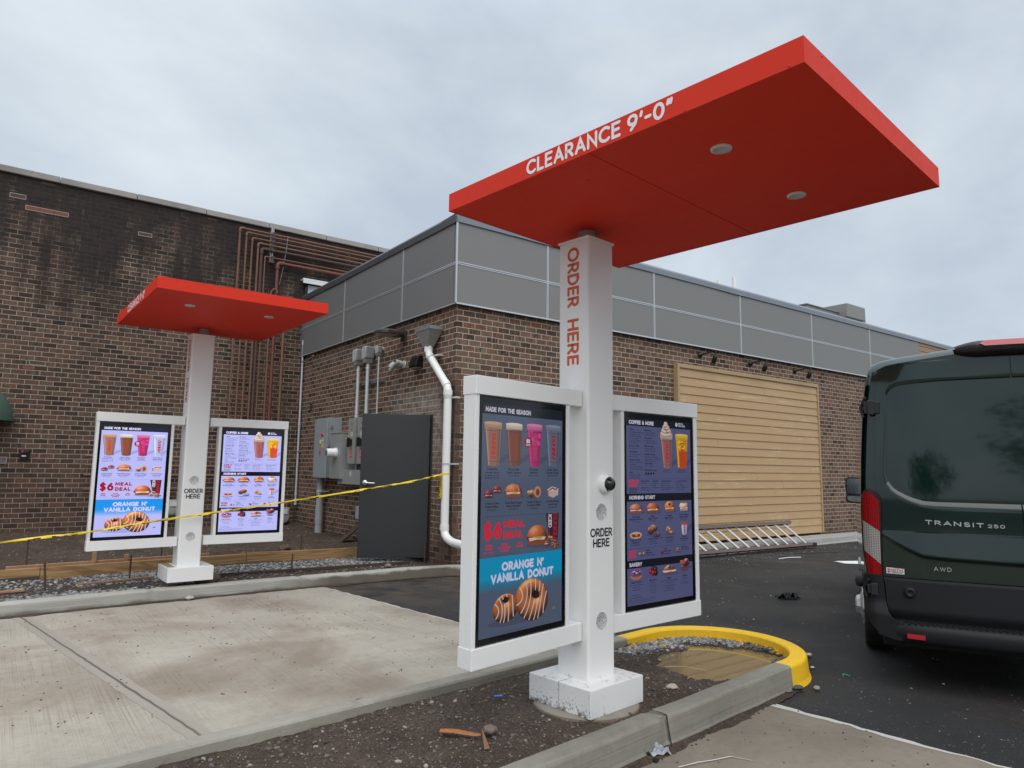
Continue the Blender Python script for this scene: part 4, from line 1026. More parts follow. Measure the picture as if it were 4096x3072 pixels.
for tt, xx, lab in ((3.30, -.17, 'rusty capped stub pipe by the fat grey conduit foot'), (5.0, -.24, 'rusty capped stub pipe near the inside wall corner')):
    m = MB(); y = T(tt); m.tube([(xx, y, .05), (xx, y, .42)], .012, 8); m.tube([(xx-.03, y+.02, .40), (xx+.03, y-.02, .41)], .022, 8); m.tube([(xx-.03, y+.02, .33), (xx, y, .33)], .012, 8); tag(m.build('stub_pipe', RUSTB), lab, 'pipe')

# lights and fittings on the door wall
al = thing('area_light', 'flat dark bronze area light on an arm under the fascia', 'wall light', LP(1.39, 3.22))
m = MB(); y = T(1.39); m.tube([(-.0, y, ZW(3.20)), (-.10, y, ZW(3.20))], .035, 12); m.box(-.03, -.001, y-.07, y+.07, ZW(3.12), ZW(3.26)); m.build('arm', BRONZE, al, bevel=.005, world=True)
m = MB(); out = [(-.05, -.09), (-.16, -.16), (-.36, -.185), (-.45, -.15), (-.49, 0), (-.45, .15), (-.36, .185), (-.16, .16), (-.05, .09)]
zc = ZW(3.195); m.add([(a, y+b, zc-.02) for a, b in out]+[(a, y+b, zc+.025) for a, b in out]+[(-.27+(a+.27)*.7, y+b*.7, zc+.055) for a, b in out],
      [tuple(range(9)), tuple(range(18, 27))]+[(i+k, (i+1) % 9+k, 9+(i+1) % 9+k, 9+i+k) for k in (0, 9) for i in range(9)]); m.build('head', BRONZE, al, bevel=.006, world=True)
m = MB(); m.add([(a*.9-.04, y+b*.8, zc-.0225) for a, b in out[1:-1]], [tuple(range(7))]); m.build('lens', plain('led_lens', (.22, .21, .19), .25), al, world=True)
el = thing('emergency_light', 'small pale grey twin-hood emergency light beside the black wall pack', 'wall light', LP(1.40, 2.77)); y = T(1.40); zc = ZW(2.765)
GPL = plain('pale_grey_hood', (.46, .48, .46), .4, .2)
m = MB(); m.lathe([(.062, 0), (.062, -.014), (.05, -.02), (0, -.021)], (-.001, y-.03, zc+.02), 'X', 18); m.build('base', GPL, el, world=True)
m = MB(); m.tube(arcpath([(-.02, y-.03, zc+.03), (-.09, y+.0, zc+.07), (-.16, y+.03, zc+.02), (-.19, y+.05, zc-.035)], .05, 5), [.028]*4+[.036]*6+[.040]*6, 14); m.build('hood', GPL, el, world=True)
m = MB(); m.tube(arcpath([(-.02, y-.03, zc+.02), (-.09, y+.10, zc+.01), (-.12, y+.19, zc-.05)], .06, 6), [.022]*3+[.034]*6, 14); m.build('hood', GPL, el, world=True)
wp = thing('wall_pack', 'black wedge-shaped wall pack light beside the funnel', 'wall light', LP(.93, 2.77)); ya, yb = T(.835), T(1.045); za, zb = ZW(2.685), ZW(2.845)
m = MB(); m.prism([(0, za+.01), (-.10, za), (-.115, za+.03), (-.085, zb-.03), (-.06, zb), (0, zb)], lambda a, b, d: (a-.001, d, b), ya, yb); m.build('housing', BLACKM, wp, bevel=.006, world=True)
m = MB(); m.box(-.095, -.02, ya+.02, yb-.02, za-.006, za+.006); m.build('lens', plain('frosted_lens', (.30, .31, .30), .3), wp, world=True)
# scupper funnel and downpipe
fn = thing('downpipe', 'white plastic downpipe with zinc funnel head at the building corner', 'downpipe', LP(.4, .5, .1))
yc = T(.52); zt, zm = ZW(3.165), ZW(2.905); o = .115
m = MB(); top = [(-.006, yc-.20), (-.006, yc+.22), (-.20, yc+.21), (-.20, yc-.19)]; bot = [(-.06, yc-.055), (-.06, yc+.055), (-.165, yc+.055), (-.165, yc-.055)]
m.add([(a, b, zt-.05) for a, b in top]+[(a, b, zm) for a, b in bot], [(i, (i+1) % 4, 4+(i+1) % 4, 4+i) for i in range(4)]+[(4, 5, 6, 7)])
m.add([(a*1.03, yc+(b-yc)*1.03, zt-.05) for a, b in top]+[(a*1.03, yc+(b-yc)*1.03, zt) for a, b in top], [(i, (i+1) % 4, 4+(i+1) % 4, 4+i) for i in range(4)]+[(0, 1, 2, 3)]); m.build('funnel', ZINC, fn, world=True)
pp = [(-o, yc-.01, zm+.03), (-o, yc-.01, ZW(2.82)), (-o, T(-.005), ZW(2.33)), (-o, T(.0), ZW(.545)), (-o, T(-.16), ZW(.475)), (-.10, T(-.42), ZW(.46))]
m = MB(); m.tube(arcpath(pp, .09, 7), .052, 20); m.build('pipe', PVCW, fn, world=True)
m = MB()
m.tube([(-o, yc-.01, zm-.005), (-o, yc-.01, zm-.07)], .058, 20); m.tube([(-o, T(-.003), ZW(2.30)), (-o, T(-.003), ZW(2.235))], .060, 20); m.tube([(-o, T(0), ZW(.60)), (-o, T(0), ZW(.665))], .059, 20)
d = (Vector(pp[2])-Vector(pp[1])).normalized()
p = Vector(pp[2])-d*.02; m.tube([p-d*.09, p-d*.01], .057, 20); p = Vector(pp[1])+d*.05; m.tube([p, p+d*.05], .057, 20)
m.build('coupling', PVCW, fn, world=True)
m = MB(); p = Vector(pp[1])+d*.10; m.tube([p, p+d*.022], .061, 20); m.box(-.08, -.001, p.y-.14, p.y-.03, p.z+.02, p.z+.042)
for zz in (2.195, 1.385): m.tube([(-o, T(0), ZW(zz)), (-o, T(0), ZW(zz)+.024)], .058, 20); m.box(-.075, -.001, T(-.12), T(-.03), ZW(zz), ZW(zz)+.022)
m.build('clamp', GALV, fn, world=True)
# small leftovers on the wall
m = MB(); 
for k in range(7): m.tube([(-.02-.03*random.random(), T(4.85)+.05*math.cos(k*1.1)+.03*random.random(), ZW(2.4)+.06*math.sin(k*1.1)) , (-.03, T(4.85)+.05*math.cos(k*1.1+1.4), ZW(2.4)+.07*math.sin(k*1.1+1.3)), (-.02, T(4.85)+.05*math.cos(k*1.1+2.2), ZW(2.4)+.05*math.sin(k*1.1+2.4))], .004, 5)
tag(m.build('loose_wire', BLACKM), 'tangle of thin dark wire on the brick near the inside corner', 'wire')
m = MB(); rs2 = random.Random(9)
for k in range(9): stone(m, (-.03, T(4.95-.22*rs2.random()), ZW(3.33+.06*rs2.random())), .018, rs2, .9, (.62, .24, .12))
tag(m.build('foam_sealant', STONE), 'orange blobs of foam sealant under the fascia corner', 'sealant')

# three spotlights over the tan panel
def spot(s, lab):
    t = thing('spotlight', lab, 'wall light', (T(s), 0, ZW(3.27)), 0, 'black spotlights over the tan panel'); x, z = T(s), ZW(3.27)
    m = MB(); m.lathe([(.060, 0), (.060, -.014), (.045, -.026), (.026, -.05), (0, -.052)], (x, -.001, z), 'Y', 18); m.build('base', BLACKM, t, world=True)
    m = MB(); m.tube(arcpath([(x, -.03, z), (x, -.33, z+.030), (x, -.345, z-.055)], .03, 5), .0125, 10); m.tube([(x, -.318, z+.026), (x, -.352, z+.026)], .021, 10); m.build('arm', BLACKM, t, world=True)
    m = MB(); a, b = Vector((x, -.345, z-.045)), Vector((x, -.285, z-.18)); d = (b-a).normalized(); m.tube([a, a+d*.02, a+d*.05, b-d*.005, b], [.018, .034, .040, .041, .036], 16); m.build('head', BLACKM, t, world=True)
spot(4.755, 'leftmost black spotlight above the tan panel'); spot(6.155, 'middle black spotlight above the tan panel'); spot(7.566, 'rightmost black spotlight above the tan panel, nearest the van')

# far-left fittings on the stained wall
aw = thing('awning', 'faded green dome awning at the left edge of the stained wall', 'awning', (T(-4.75), YB, ZW(1.94)))
GRN = plain('faded_green_canvas', (.060, .105, .080), .7, var=.25, scale=5)
m = MB(); xr = T(-4.345); 
rows = []
for i in range(13):
    a = R_(90*i/12); rows.append([(xr-.60+.60*math.cos(b)*math.cos(a)*1.0 if False else xr-.62+.62*math.sin(R_(c))*1.0*math.cos(a*.0) * (math.cos(a)), YB-.02-.62*math.cos(R_(c))*math.cos(a), ZW(1.945)+.62*math.sin(a)*(1-.02*(k % 2))) for k, c in enumerate(range(-90, 91, 9))])
m.grid(rows); m.build('canvas', GRN, aw, world=True)
m = MB(); m.tube([rows[0][i] for i in range(len(rows[0]))], .012, 8); m.build('rim', plain('dark_green_tube', (.03, .05, .04), .5), aw, world=True)
ab = thing('alarm_box', 'small black alarm box with red lever on the stained brick wall', 'alarm box', (T(-4.17), YB, ZW(1.48))); x0, x1 = T(-4.235), T(-4.105)
m = MB(); m.box(x0, x1, YB-.055, YB-.001, ZW(1.42), ZW(1.535)); m.box(x0+.03, x1-.02, YB-.075, YB-.054, ZW(1.47), ZW(1.525)); m.build('case', BLACKM, ab, bevel=.008, world=True)
m = MB(); m.box(x0+.022, x0+.045, YB-.085, YB-.054, ZW(1.49), ZW(1.528)); m.build('lever', REDL, ab, world=True)
m = MB(); m.box(x0+.03, x0+.085, YB-.0585, YB-.054, ZW(1.432), ZW(1.45)); m.build('label', WHL, ab, world=True)
vt = thing('wall_vent', 'small grey louvred vent low on the wall at the left edge', 'vent', (T(-4.43), YB, ZW(1.37))); x0, x1, za, zb = T(-4.475), T(-4.380), ZW(1.323), ZW(1.423)
VG = plain('vent_grey', (.30, .29, .28), .6)
m = MB(); m.box(x0, x1, YB-.02, YB-.001, za, za+.012); m.box(x0, x1, YB-.02, YB-.001, zb-.012, zb); m.box(x0, x0+.012, YB-.0195, YB-.001, za+.012, zb-.012); m.box(x1-.012, x1, YB-.0195, YB-.001, za+.012, zb-.012); m.build('frame', VG, vt, world=True)
m = MB()
for k in range(6): m.box(x0+.013, x1-.013, YB-.014, YB-.002, za+.016+k*.0135, za+.022+k*.0135)
m.build('louvre', VG, vt, world=True)

# ------------------------------------------------------------------ order stations
def lin(c):
    return tuple(((x/255)/12.92 if x/255 <= .04045 else ((x/255+.055)/1.055)**2.4) for x in c)
def screen_mat(name, strength):
    n = NT(name); at = n.new('ShaderNodeAttribute', attribute_name='Art')
    n.set(col=(.004, .004, .005), rough=.12, spec=.45, emit=at.outputs[0], es=strength); return n.m
class Art:
    """flat artwork shown on a screen: canvas 1000 wide, 1830 high, y down"""
    def __init__(s, fn): s.mb = MB(); s.fn = fn; s.L = 0; s.k = 1.0
    def c(s, col, raw=False): s.mb.col = lin(col) if raw else tuple(x*s.k for x in lin(col))
    def p(s, pts, col, raw=False):
        s.c(col, raw); s.mb.add([s.fn(x, y, s.L) for x, y in pts], [tuple(range(len(pts)))]); s.L += 1
    def rect(s, x0, y0, x1, y1, col, raw=False): s.p([(x0,y0),(x1,y0),(x1,y1),(x0,y1)], col, raw)
    def ell(s, cx, cy, rx, ry, col, a0=0, a1=360, n=26, raw=False): s.p([(cx+rx*math.cos(R_(a0+(a1-a0)*i/n)), cy+ry*math.sin(R_(a0+(a1-a0)*i/n))) for i in range(n + (1 if a1-a0 < 360 else 0))], col, raw)
    def line(s, pts, w, col, raw=False):
        vs, fs = ribbon(pts, w); s.c(col, raw); s.mb.add([s.fn(v.x, v.y, s.L) for v in vs], fs); s.L += 1
    def st(s, txt, x, y, size, w, col, align='L', gap=.30, wx=1.0, raw=True):
        s.c(col, raw); L = s.L; stroke_text(s.mb, txt, size-w, w, lambda a, b, k: s.fn(a, -b, L+k*.4), x, -y+w/2, gap, align, wx); s.L += 2
    def sf(s, txt, x0, x1, y, cap, w, col, gap=.32):
        s.c(col, True); L = s.L; fit_text(s.mb, txt, cap, w, lambda a, b, k: s.fn(a, -b, L+k*.4), x0, x1, -y, gap); s.L += 2
    def stv(s, txt, x, y, size, w, col, gap=.26, align='C'):
        """reads downward"""
        s.c(col); L = s.L; stroke_text(s.mb, txt, size, w, lambda a, b, k: s.fn(x-size/2+b, a, L+k*.4), y, 0, gap, align); s.L += 2
    def ft(s, txt, x, y, size, col, align='C', bold=.02, wx=1.0):
        s.c(col, True); L = s.L; font_text(s.mb, txt, size, lambda a, b, k: s.fn(a, -b, L), x, -y, bold, align, wx); s.L += 1
def shade(A, cx, cy, rx, ry, col, a0=0, a1=360, rot=0., n=20, rings=5, amb=.50, k=.75):
    """food picture: an ellipsoid lit from the upper left"""
    c_, s_ = math.cos(R_(rot)), math.sin(R_(rot))
    def pt(r, a): x, y = rx*r*math.cos(a), ry*r*math.sin(a); return (cx+x*c_-y*s_, cy+x*s_+y*c_)
    for i in range(rings):
        r0, r1 = i/rings, (i+1)/rings
        for j in range(n):
            t0, t1 = R_(a0+(a1-a0)*j/n), R_(a0+(a1-a0)*(j+1)/n); rm, tm = (r0+r1)/2, (t0+t1)/2
            nx, ny, nz = rm*math.cos(tm), rm*math.sin(tm), math.sqrt(max(0, 1-rm*rm)); l = max(0, -.40*nx-.62*ny+.66*nz)
            q = amb+k*l; hl = max(0, l-.86)*2.6
            A.c(tuple(min(255, v*q+255*hl*.5) for v in col))
            pp = [pt(r0, t0), pt(r1, t0), pt(r1, t1), pt(r0, t1)] if i else [pt(0, 0), pt(r1, t0), pt(r1, t1)]
            A.mb.add([A.fn(x, y, A.L) for x, y in pp], [tuple(range(len(pp)))])
    A.L += 1
def ringdonut(A, cx, cy, rx, ry, hr, hx, hy, rot, col, stripes, sd):
    """iced ring: torus seen at an angle, white icing lines wrapped over it"""
    c_, s_ = math.cos(R_(rot)), math.sin(R_(rot)); N, Mr = 44, 12
    def pt(r, a):
        ox, oy = rx*math.cos(a), ry*math.sin(a); ix, iy = hx+hr*math.cos(a), hy+hr*.62*math.sin(a); x, y = ix+(ox-ix)*r, iy+(oy-iy)*r
        return (cx+x*c_-y*s_, cy+x*s_+y*c_)
    for i in range(Mr):
        for j in range(N):
            r0, r1, t0, t1 = i/Mr, (i+1)/Mr, 6.2832*j/N, 6.2832*(j+1)/N; rm, tm = (r0+r1)/2, (t0+t1)/2+R_(rot)
            p = (rm-.46)*2*.98; nz = math.sqrt(max(0, 1-p*p)); l = max(0, -.30*p*math.cos(tm)-.68*p*math.sin(tm)+.66*nz); q = .40+.80*l; hl = max(0, l-.86)*2.2
            A.c(tuple(min(255, v*q+235*hl) for v in col)); A.mb.add([A.fn(x, y, A.L) for x, y in (pt(r0, t0), pt(r1, t0), pt(r1, t1), pt(r0, t1))], [(0, 1, 2, 3)])
    A.L += 1
    A.p([pt(0, 6.2832*j/24) for j in range(24)], (52, 22, 18))
    rr = random.Random(sd)
    n_ = stripes//2+1
    for k in range(n_):
        t = -.86+1.72*k/(n_-1)+rr.uniform(-.05, .05); seg = []
        for q in range(25):
            v = -1+2*q/24; h_ = math.sqrt(max(0.01, 1-t*t)); x, y = rx*(t+.20*(1-v*v)*(.6-t)), ry*.95*v*h_
            ins = ((x-hx)/(hr*1.12))**2+((y-hy)/(hr*.74))**2 < 1
            if ins or (x/rx)**2+(y/ry)**2 > .93:
                if len(seg) > 2: A.line(seg, 10, (238, 230, 228))
                seg = []
            else: seg.append((cx+x*c_-y*s_, cy+x*s_+y*c_))
        if len(seg) > 2: A.line(seg, 10, (238, 230, 228))
def cup(A, x0, x1, y0, xb0, xb1, y1, body, top, txt=None, tcol=(225, 60, 30), ice=None, fill2=None):
    A.p([(xb1, y1-60), (xb1+130, y1-110), (xb1+110, y1-60), (xb1-10, y1-2)], A.shadow, True)
    lerp = lambda a, b, t: a+(b-a)*t
    A.p([(x0, y0), (x1, y0), (xb1, y1), ((xb0+xb1)/2, y1+9), (xb0, y1)], body)
    if fill2:
        t = .5; A.p([(lerp(x0, xb0, t), lerp(y0, y1, t)), (lerp(x1, xb1, t), lerp(y0, y1, t)), (xb1, y1), ((xb0+xb1)/2, y1+9), (xb0, y1)], fill2)
    for t0, t1, q, ad in ((0, .05, .80, 0), (.05, .13, 1.22, 14), (.13, .22, 1.08, 4), (.74, .84, .93, 0), (.84, .93, .80, 0), (.93, .97, 1.05, 10), (.97, 1., .7, 0)):
        if fill2 and .2 < t0: continue
        A.p([(x0+(x1-x0)*t0, y0), (x0+(x1-x0)*t1, y0), (xb0+(xb1-xb0)*t1, y1), (xb0+(xb1-xb0)*t0, y1)], tuple(min(255, v*q+ad) for v in body)); A.L -= 1
    A.L += 1
    if ice:
        rr = random.Random(len(ice)+int(x0))
        for _ in range(10):
            t = rr.uniform(.08, .45); xx = lerp(lerp(x0, xb0, t), lerp(x1, xb1, t), rr.uniform(.15, .85)); yy = lerp(y0, y1, t); q = rr.uniform(14, 26)
            A.p([(xx-q, yy-q*.6), (xx+q*.6, yy-q), (xx+q, yy+q*.5), (xx-q*.4, yy+q)], tuple(min(255, int(v*rr.uniform(1.05, 1.35)+15)) for v in body))
    A.p([(x0, y0), (x1, y0), (lerp(x1, xb1, .13), lerp(y0, y1, .13)), (lerp(x0, xb0, .13), lerp(y0, y1, .13))], top)
    A.ell((x0+x1)/2, y0, (x1-x0)/2, 13, tuple(min(255, int(v*1.1+10)) for v in top))
    for t in (.10, .17, .90): A.line([(lerp(x0, xb0, t)+2, lerp(y0, y1, t)), ((lerp(x0, xb0, t)+lerp(x1, xb1, t))/2, lerp(y0, y1, t)+6), (lerp(x1, xb1, t)-2, lerp(y0, y1, t))], 3, tuple(int(v*.62) for v in body))
    if txt: A.stv(txt, (x0+x1+xb0+xb1)/4+4, y0+(y1-y0)*.55, (x1-x0)*.19, (x1-x0)*.055, tcol)
def bun(A, cx, cy, w, h, top=(176, 98, 60), fill=((150, 40, 40), (235, 225, 215), (225, 170, 60))):
    A.ell(cx+w*.10, cy+h*.42, w*.62, h*.16, A.shadow, raw=True)
    A.p([(cx-w*.46, cy+h*.18), (cx+w*.46, cy+h*.18), (cx+w*.40, cy+h*.46), (cx-w*.40, cy+h*.46)], tuple(int(v*.85) for v in top))
    A.p([(cx-w*.56, cy+h*.04), (cx-w*.40, cy-h*.02), (cx+w*.40, cy-h*.02), (cx+w*.57, cy+h*.06), (cx+w*.5, cy+h*.24), (cx+w*.1, cy+h*.17), (cx-w*.2, cy+h*.26), (cx-w*.52, cy+h*.2)], fill[0])
    A.p([(cx-w*.44, cy+h*.10), (cx+w*.44, cy+h*.10), (cx+w*.36, cy+h*.24), (cx, cy+h*.20), (cx-w*.38, cy+h*.26)], fill[1])
    A.p([(cx-w*.30, cy+h*.06), (cx+w*.38, cy+h*.06), (cx+w*.16, cy+h*.19)], fill[2])
    shade(A, cx, cy+h*.05, w*.5, h*.52, tuple(min(255, v*1.12) for v in top), 180, 360)
def lump(A, cx, cy, w, h, cols, n=10, sd=1):
    rr = random.Random(sd)
    A.ell(cx+w*.1, cy+h*.45, w*.6, h*.14, A.shadow, raw=True)
    for _ in range(n):
        a = rr.uniform(0, 6.28); k = rr.uniform(0, .30); shade(A, cx+w*k*math.cos(a), cy+h*k*math.sin(a), w*rr.uniform(.13, .26), h*rr.uniform(.13, .26), rr.choice(cols), n=12, rings=3, amb=.45, k=.8)
def bands(A, x0, x1, y0, y1, ca, cb, n):
    for i in range(n):
        t = i/(n-1); A.p([(x0, y0+(y1-y0)*i/n), (x1, y0+(y1-y0)*i/n), (x1, y0+(y1-y0)*(i+1)/n), (x0, y0+(y1-y0)*(i+1)/n)], tuple(a+(b-a)*t for a, b in zip(ca, cb)), True); A.L -= 1
    A.L += 1
def art_season(A, P):
    A.rect(0, 0, 1000, 1830, P['hdr'], True); A.rect(0, 86, 1000, 1830, P['bg'], True); A.shadow = P['sh']
    A.sf('MADE FOR THE SEASON', 34, 575, 68, 40, 10, P['ht']); L0 = A.L
    cup(A, 22, 224, 158, 68, 198, 497, (168, 122, 106), (200, 160, 130), "DUNKIN'"); A.L = L0
    cup(A, 271, 472, 156, 316, 448, 497, (138, 82, 62), (226, 210, 196), "DUNKIN'", (170, 70, 50)); A.L = L0
    cup(A, 524, 725, 150, 570, 693, 496, (196, 42, 120), (222, 120, 170), "DUNKIN'", (210, 70, 110), 'ice'); A.ell(543, 298, 50, 46, (170, 14, 44)); A.st('$3', 543, 305, 34, 10, P['wt'], 'C'); A.rect(512, 314, 574, 318, P['wt'], True); A.rect(518, 324, 568, 328, P['wt'], True); A.L = L0
    cup(A, 770, 978, 146, 812, 945, 492, P['ice'], P['ice2'], "DUNKIN'", (200, 30, 50)); A.L = L0
    T_ = P['tx']
    for x, l1, l2, l3 in ((122, 'Dunkalatte', 'Coffee Milk + Espresso', 'Hot M 4.09 | 210 CAL'), (375, 'Brown Sugar', "Shakin' Espresso", 'M 4.39 | 180 CAL'), (619, 'Pink Spritz', 'Refresher', 'M 3.59 | 130 CAL'), (869, 'Arctic Cherry', "Dunkin' Energy", 'M 3.89 | 130 CAL')):
        A.ft(l1, x, 536, 19, T_); A.ft(l2, x, 562, 19 if x > 200 else 13, T_); A.ft(l3, x, 585, 13, T_, bold=.01)
    A.ft('Iced M 4.59 | 210 CAL', 122, 604, 13, T_, bold=.01); L1 = A.L = L0
    bun(A, 85, 725, 96, 66, (130, 50, 50), ((110, 30, 40), (220, 190, 190), (120, 40, 40))); A.L = L0; bun(A, 178, 690, 92, 64, (136, 56, 50), ((110, 30, 40), (220, 190, 190), (120, 40, 40))); A.L = L0
    bun(A, 370, 702, 200, 118, (190, 104, 66)); A.line([(330, 660), (300, 700)], 12, (225, 160, 110)); A.line([(370, 650), (368, 705)], 12, (225, 160, 110)); A.line([(410, 660), (440, 700)], 12, (225, 160, 110)); A.L = L0
    lump(A, 595, 720, 150, 92, [(196, 128, 96), (222, 164, 128), (176, 96, 70), (232, 196, 180)], 14, 4); A.ell(670, 716, 44, 48, (214, 156, 120)); A.ell(672, 720, 24, 30, (150, 70, 60)); A.L = L0
    A.p([(795, 700), (860, 672), (950, 690), (945, 745), (880, 770), (800, 750)], (222, 190, 190)); A.p([(795, 700), (860, 672), (950, 690), (880, 715)], (236, 216, 216)); A.line([(830, 702), (870, 685), (900, 700), (930, 690)], 12, (160, 60, 60)); A.p([(795, 700), (812, 706), (815, 756), (800, 750)], (170, 90, 80)); A.L = L0
    for x, l1, l2, l3 in ((124, '2 Ham & Swiss', 'Pretzel Sliders', '4.99 | 340 CAL'), (374, 'Sweet Black Pepper', 'Bacon Sandwich', '5.09 | 650 CAL'), (623, 'Chicken & Bacon', 'Croissant Stuffer', '3.49 | 330 CAL'), (873, 'Iced Strawberry', 'Lemon Loaf', '3.29 | 450 CAL')):
        A.ft(l1, x, 808, 19, T_); A.ft(l2, x, 834, 19, T_); A.ft(l3, x, 858, 13, T_, bold=.01)
    A.L = L0; A.rect(36, 902, 966, 905, P['rule'], True)
    A.sf('$6', 36, 240, 1082, 132, 34, P['red'], .50); A.sf('MEAL', 257, 510, 1001, 60, 17, P['red'], .42); A.sf('DEAL', 260, 492, 1085, 60, 17, P['red'], .42); A.L = L0
    for x, ls in ((95, ('MEDIUM', 'COFFEE')), (275, ('BACON,', 'EGG & CHEESE', 'SANDWICH')), (454, ('HASH', 'BROWNS'))):
        for i, l in enumerate(ls): A.st(l, x, 1137+i*25, 16, 4.6, P['red'], 'C', .34)
    A.ft('HOT OR ICED', 95, 1188, 13, P['red'], bold=.005); A.L = L0
    A.p([(779, 905), (957, 905), (943, 1140), (830, 1140)], (74, 40, 48)); A.p([(800, 905), (815, 905), (845, 1140), (832, 1140)], (110, 70, 80)); A.stv('ICED', 838, 970, 36, 10, (235, 225, 235)); A.stv("DUNKIN'", 905, 1020, 44, 12, (180, 40, 60)); bun(A, 672, 1080, 250, 180, (182, 100, 66)); lump(A, 800, 1160, 130, 60, [(196, 122, 80), (214, 148, 100), (170, 92, 60)], 10, 7); lump(A, 905, 1168, 130, 70, [(196, 122, 80), (214, 148, 100), (170, 92, 60)], 10, 3); lump(A, 850, 1118, 100, 60, [(206, 132, 86), (180, 100, 64)], 7, 5); A.L = L0
    A.ft('Participation may vary. Limited time offer. Terms apply.', 300, 1212, 9, P['rule'], bold=0)
    A.L = L0; A.rect(0, 1224, 1000, 1380, P['blue'], True); A.L = L0; bands(A, 0, 1000, 1380, 1500, P['blue'], P['bg'], 14)
    L2 = A.L; A.sf("ORANGE N'", 245, 757, 1339, 70, 18, P['wt'], .36); A.sf('VANILLA DONUT', 123, 886, 1426, 70, 18, P['wt'], .36)
    A.ell(420, 1740, 330, 34, P['sh'], raw=True); ringdonut(A, 296, 1632, 150, 112, 34, 8, -62, -6, (214, 122, 66), 11, 2); ringdonut(A, 612, 1602, 206, 172, 52, 34, -44, 14, (222, 128, 70), 13, 3)
    A.p([(870, 1700), (905, 1696), (915, 1716), (880, 1722)], (150, 130, 90)); A.ft('Price and participation may vary. Limited time offer. While supplies last.', 330, 1816, 10, P['rule'], bold=0)
def art_menu(A, P):
    A.rect(0, 0, 1000, 1830, P['hdr'], True); A.shadow = P['sh']
    for y0, y1 in ((76, 752), (830, 1402), (1476, 1830)): A.rect(0, y0, 1000, y1, P['bg'], True); A.L -= 1
    A.L += 1; L0 = A.L; T_ = P['tx']
    A.sf('COFFEE & MORE', 36, 408, 60, 40, 10.5, P['ht']); A.sf('MORNING START', 33, 417, 810, 38, 10, P['ht']); A.sf('BAKERY', 32, 212, 1461, 38, 10, P['ht'])
    A.ell(771, 32, 19, 22, P['ht'], raw=True); A.st('SEE FULL', 804, 28, 16, 4, P['ht']); A.st('MENU INSIDE', 804, 52, 16, 4, P['ht']); A.L = L0
    def col(x, y, head, lines):
        A.ft(head, x, y, 19, T_, 'L'); 
        for i, l in enumerate(lines): A.ft(l, x, y+24+i*22, 13, T_, 'L', .008)
        A.L = L0
    col(38, 122, 'Coffee', ('Dunkin Midnight, Dark Crisp,', 'Original Blend + Decaf', 'Hot  M 1.99 | 0-760 CAL', '       L 2.79 | 0-310 CAL', 'Iced M 2.99 | 0-490 CAL', '       L 3.59 | 0-510 CAL'))
    col(38, 285, 'Frozen Coffee', ('M 2.99 | 600 CAL',)); col(38, 345, 'Cold Brew', ('with Sweet Cold Foam', 'M 3.89 | 10 CAL')); col(38, 425, 'Signature Latte', ('Pistachio + Caramel Craze +', 'Cocoa Mocha', 'Hot M 3.89 | 400-440 CAL', 'Iced M 3.89 | 400-440 CAL')); col(38, 548, 'Latte', ('Hot M 3.29 | 170 CAL', 'Iced M 3.59 | 170 CAL'))
    col(266, 122, 'Macchiato', ('Hot  M 3.29 | 120 CAL', 'Iced M 3.29 | 120 CAL')); col(266, 202, 'Chai Latte', ('Hot  M 3.29 | 230 CAL', 'Iced M 3.29 | 230 CAL')); col(266, 283, 'Matcha Latte', ('Hot  M 3.99 | 220 CAL', 'Iced M 3.99 | 220 CAL')); col(266, 365, "Dunkin' Energy", ('Arctic Cherry + Berry Burst +', 'Peach Sunshine + Tornado Twist', 'M 3.89 | 130-150 CAL')); col(266, 458, 'Lemonade', ('M 2.29 | 130 CAL',)); col(266, 525, 'Bottled Beverages', ('', '0 - 400 CAL'))
    for i in range(4): A.ell(285+i*38, 552, 13, 11, T_, raw=True); A.L = L0
    cup(A, 504, 702, 150, 555, 681, 490, (166, 112, 112), (206, 180, 172), "DUNKIN'", (214, 56, 70))
    for i, (cx, cy, r) in enumerate(((603, 138, 98), (603, 104, 80), (600, 70, 56), (598, 42, 30))):
        A.ell(cx, cy, r, 34, (206, 168, 150)); A.ell(cx-8, cy-6, r*.82, 25, (238, 226, 220))
    A.line([(560, 60), (590, 78), (570, 98), (620, 92), (600, 120), (650, 118)], 7, (150, 86, 60)); A.L = L0
    cup(A, 748, 956, 140, 783, 931, 484, (232, 160, 30), (240, 196, 70), "DUNKIN'", (214, 80, 30), 'ice', (226, 84, 34)); A.L = L0
    for x, a, b in ((604, 'Pistachio Iced', 'Signature Latte'), (849, 'Mango Pineapple', 'Lemonade Refresher')): A.ft(a, x, 518, 13, T_, bold=.008); A.ft(b, x, 538, 13, T_, bold=.008); A.L = L0
    A.rect(0, 604, 1000, 607, P['rule'], True); A.L = L0
    A.sf('MAKE IT', 28, 173, 647, 30, 7.5, P['red']); A.sf('YOURS', 30, 150, 684, 30, 7.5, P['red'])
    for i in range(4): A.rect(30, 698+i*13, 150, 702+i*13, T_, True); A.L -= 1
    for x, h, ls in ((207, 'Espresso Shot', ('1.19 | 5 CAL', '', 'Sweet Cold Foam', '1.39 | 40-120 CAL')), (377, 'Substitutes', ('Almondmilk', 'Oatmilk', 'Coffee Milk 1.29')), (516, 'Sweetened Flavors', ('Adds 50-170 CAL', 'Pistachio   Caramel', 'Brown Sugar  French Vanilla', 'Butter Pecan  Mocha')), (750, 'Unsweetened Flavors', ('Adds 5-15 CAL', 'Vanilla    Blueberry', 'Hazelnut   Toasted Almond', 'Coconut   Raspberry'))):
        A.ft(h, x, 634, 16, T_, 'L')
        for i, l in enumerate(ls): A.ft(l, x, 656+i*22, 12, T_, 'L', .006)
        A.L = L0
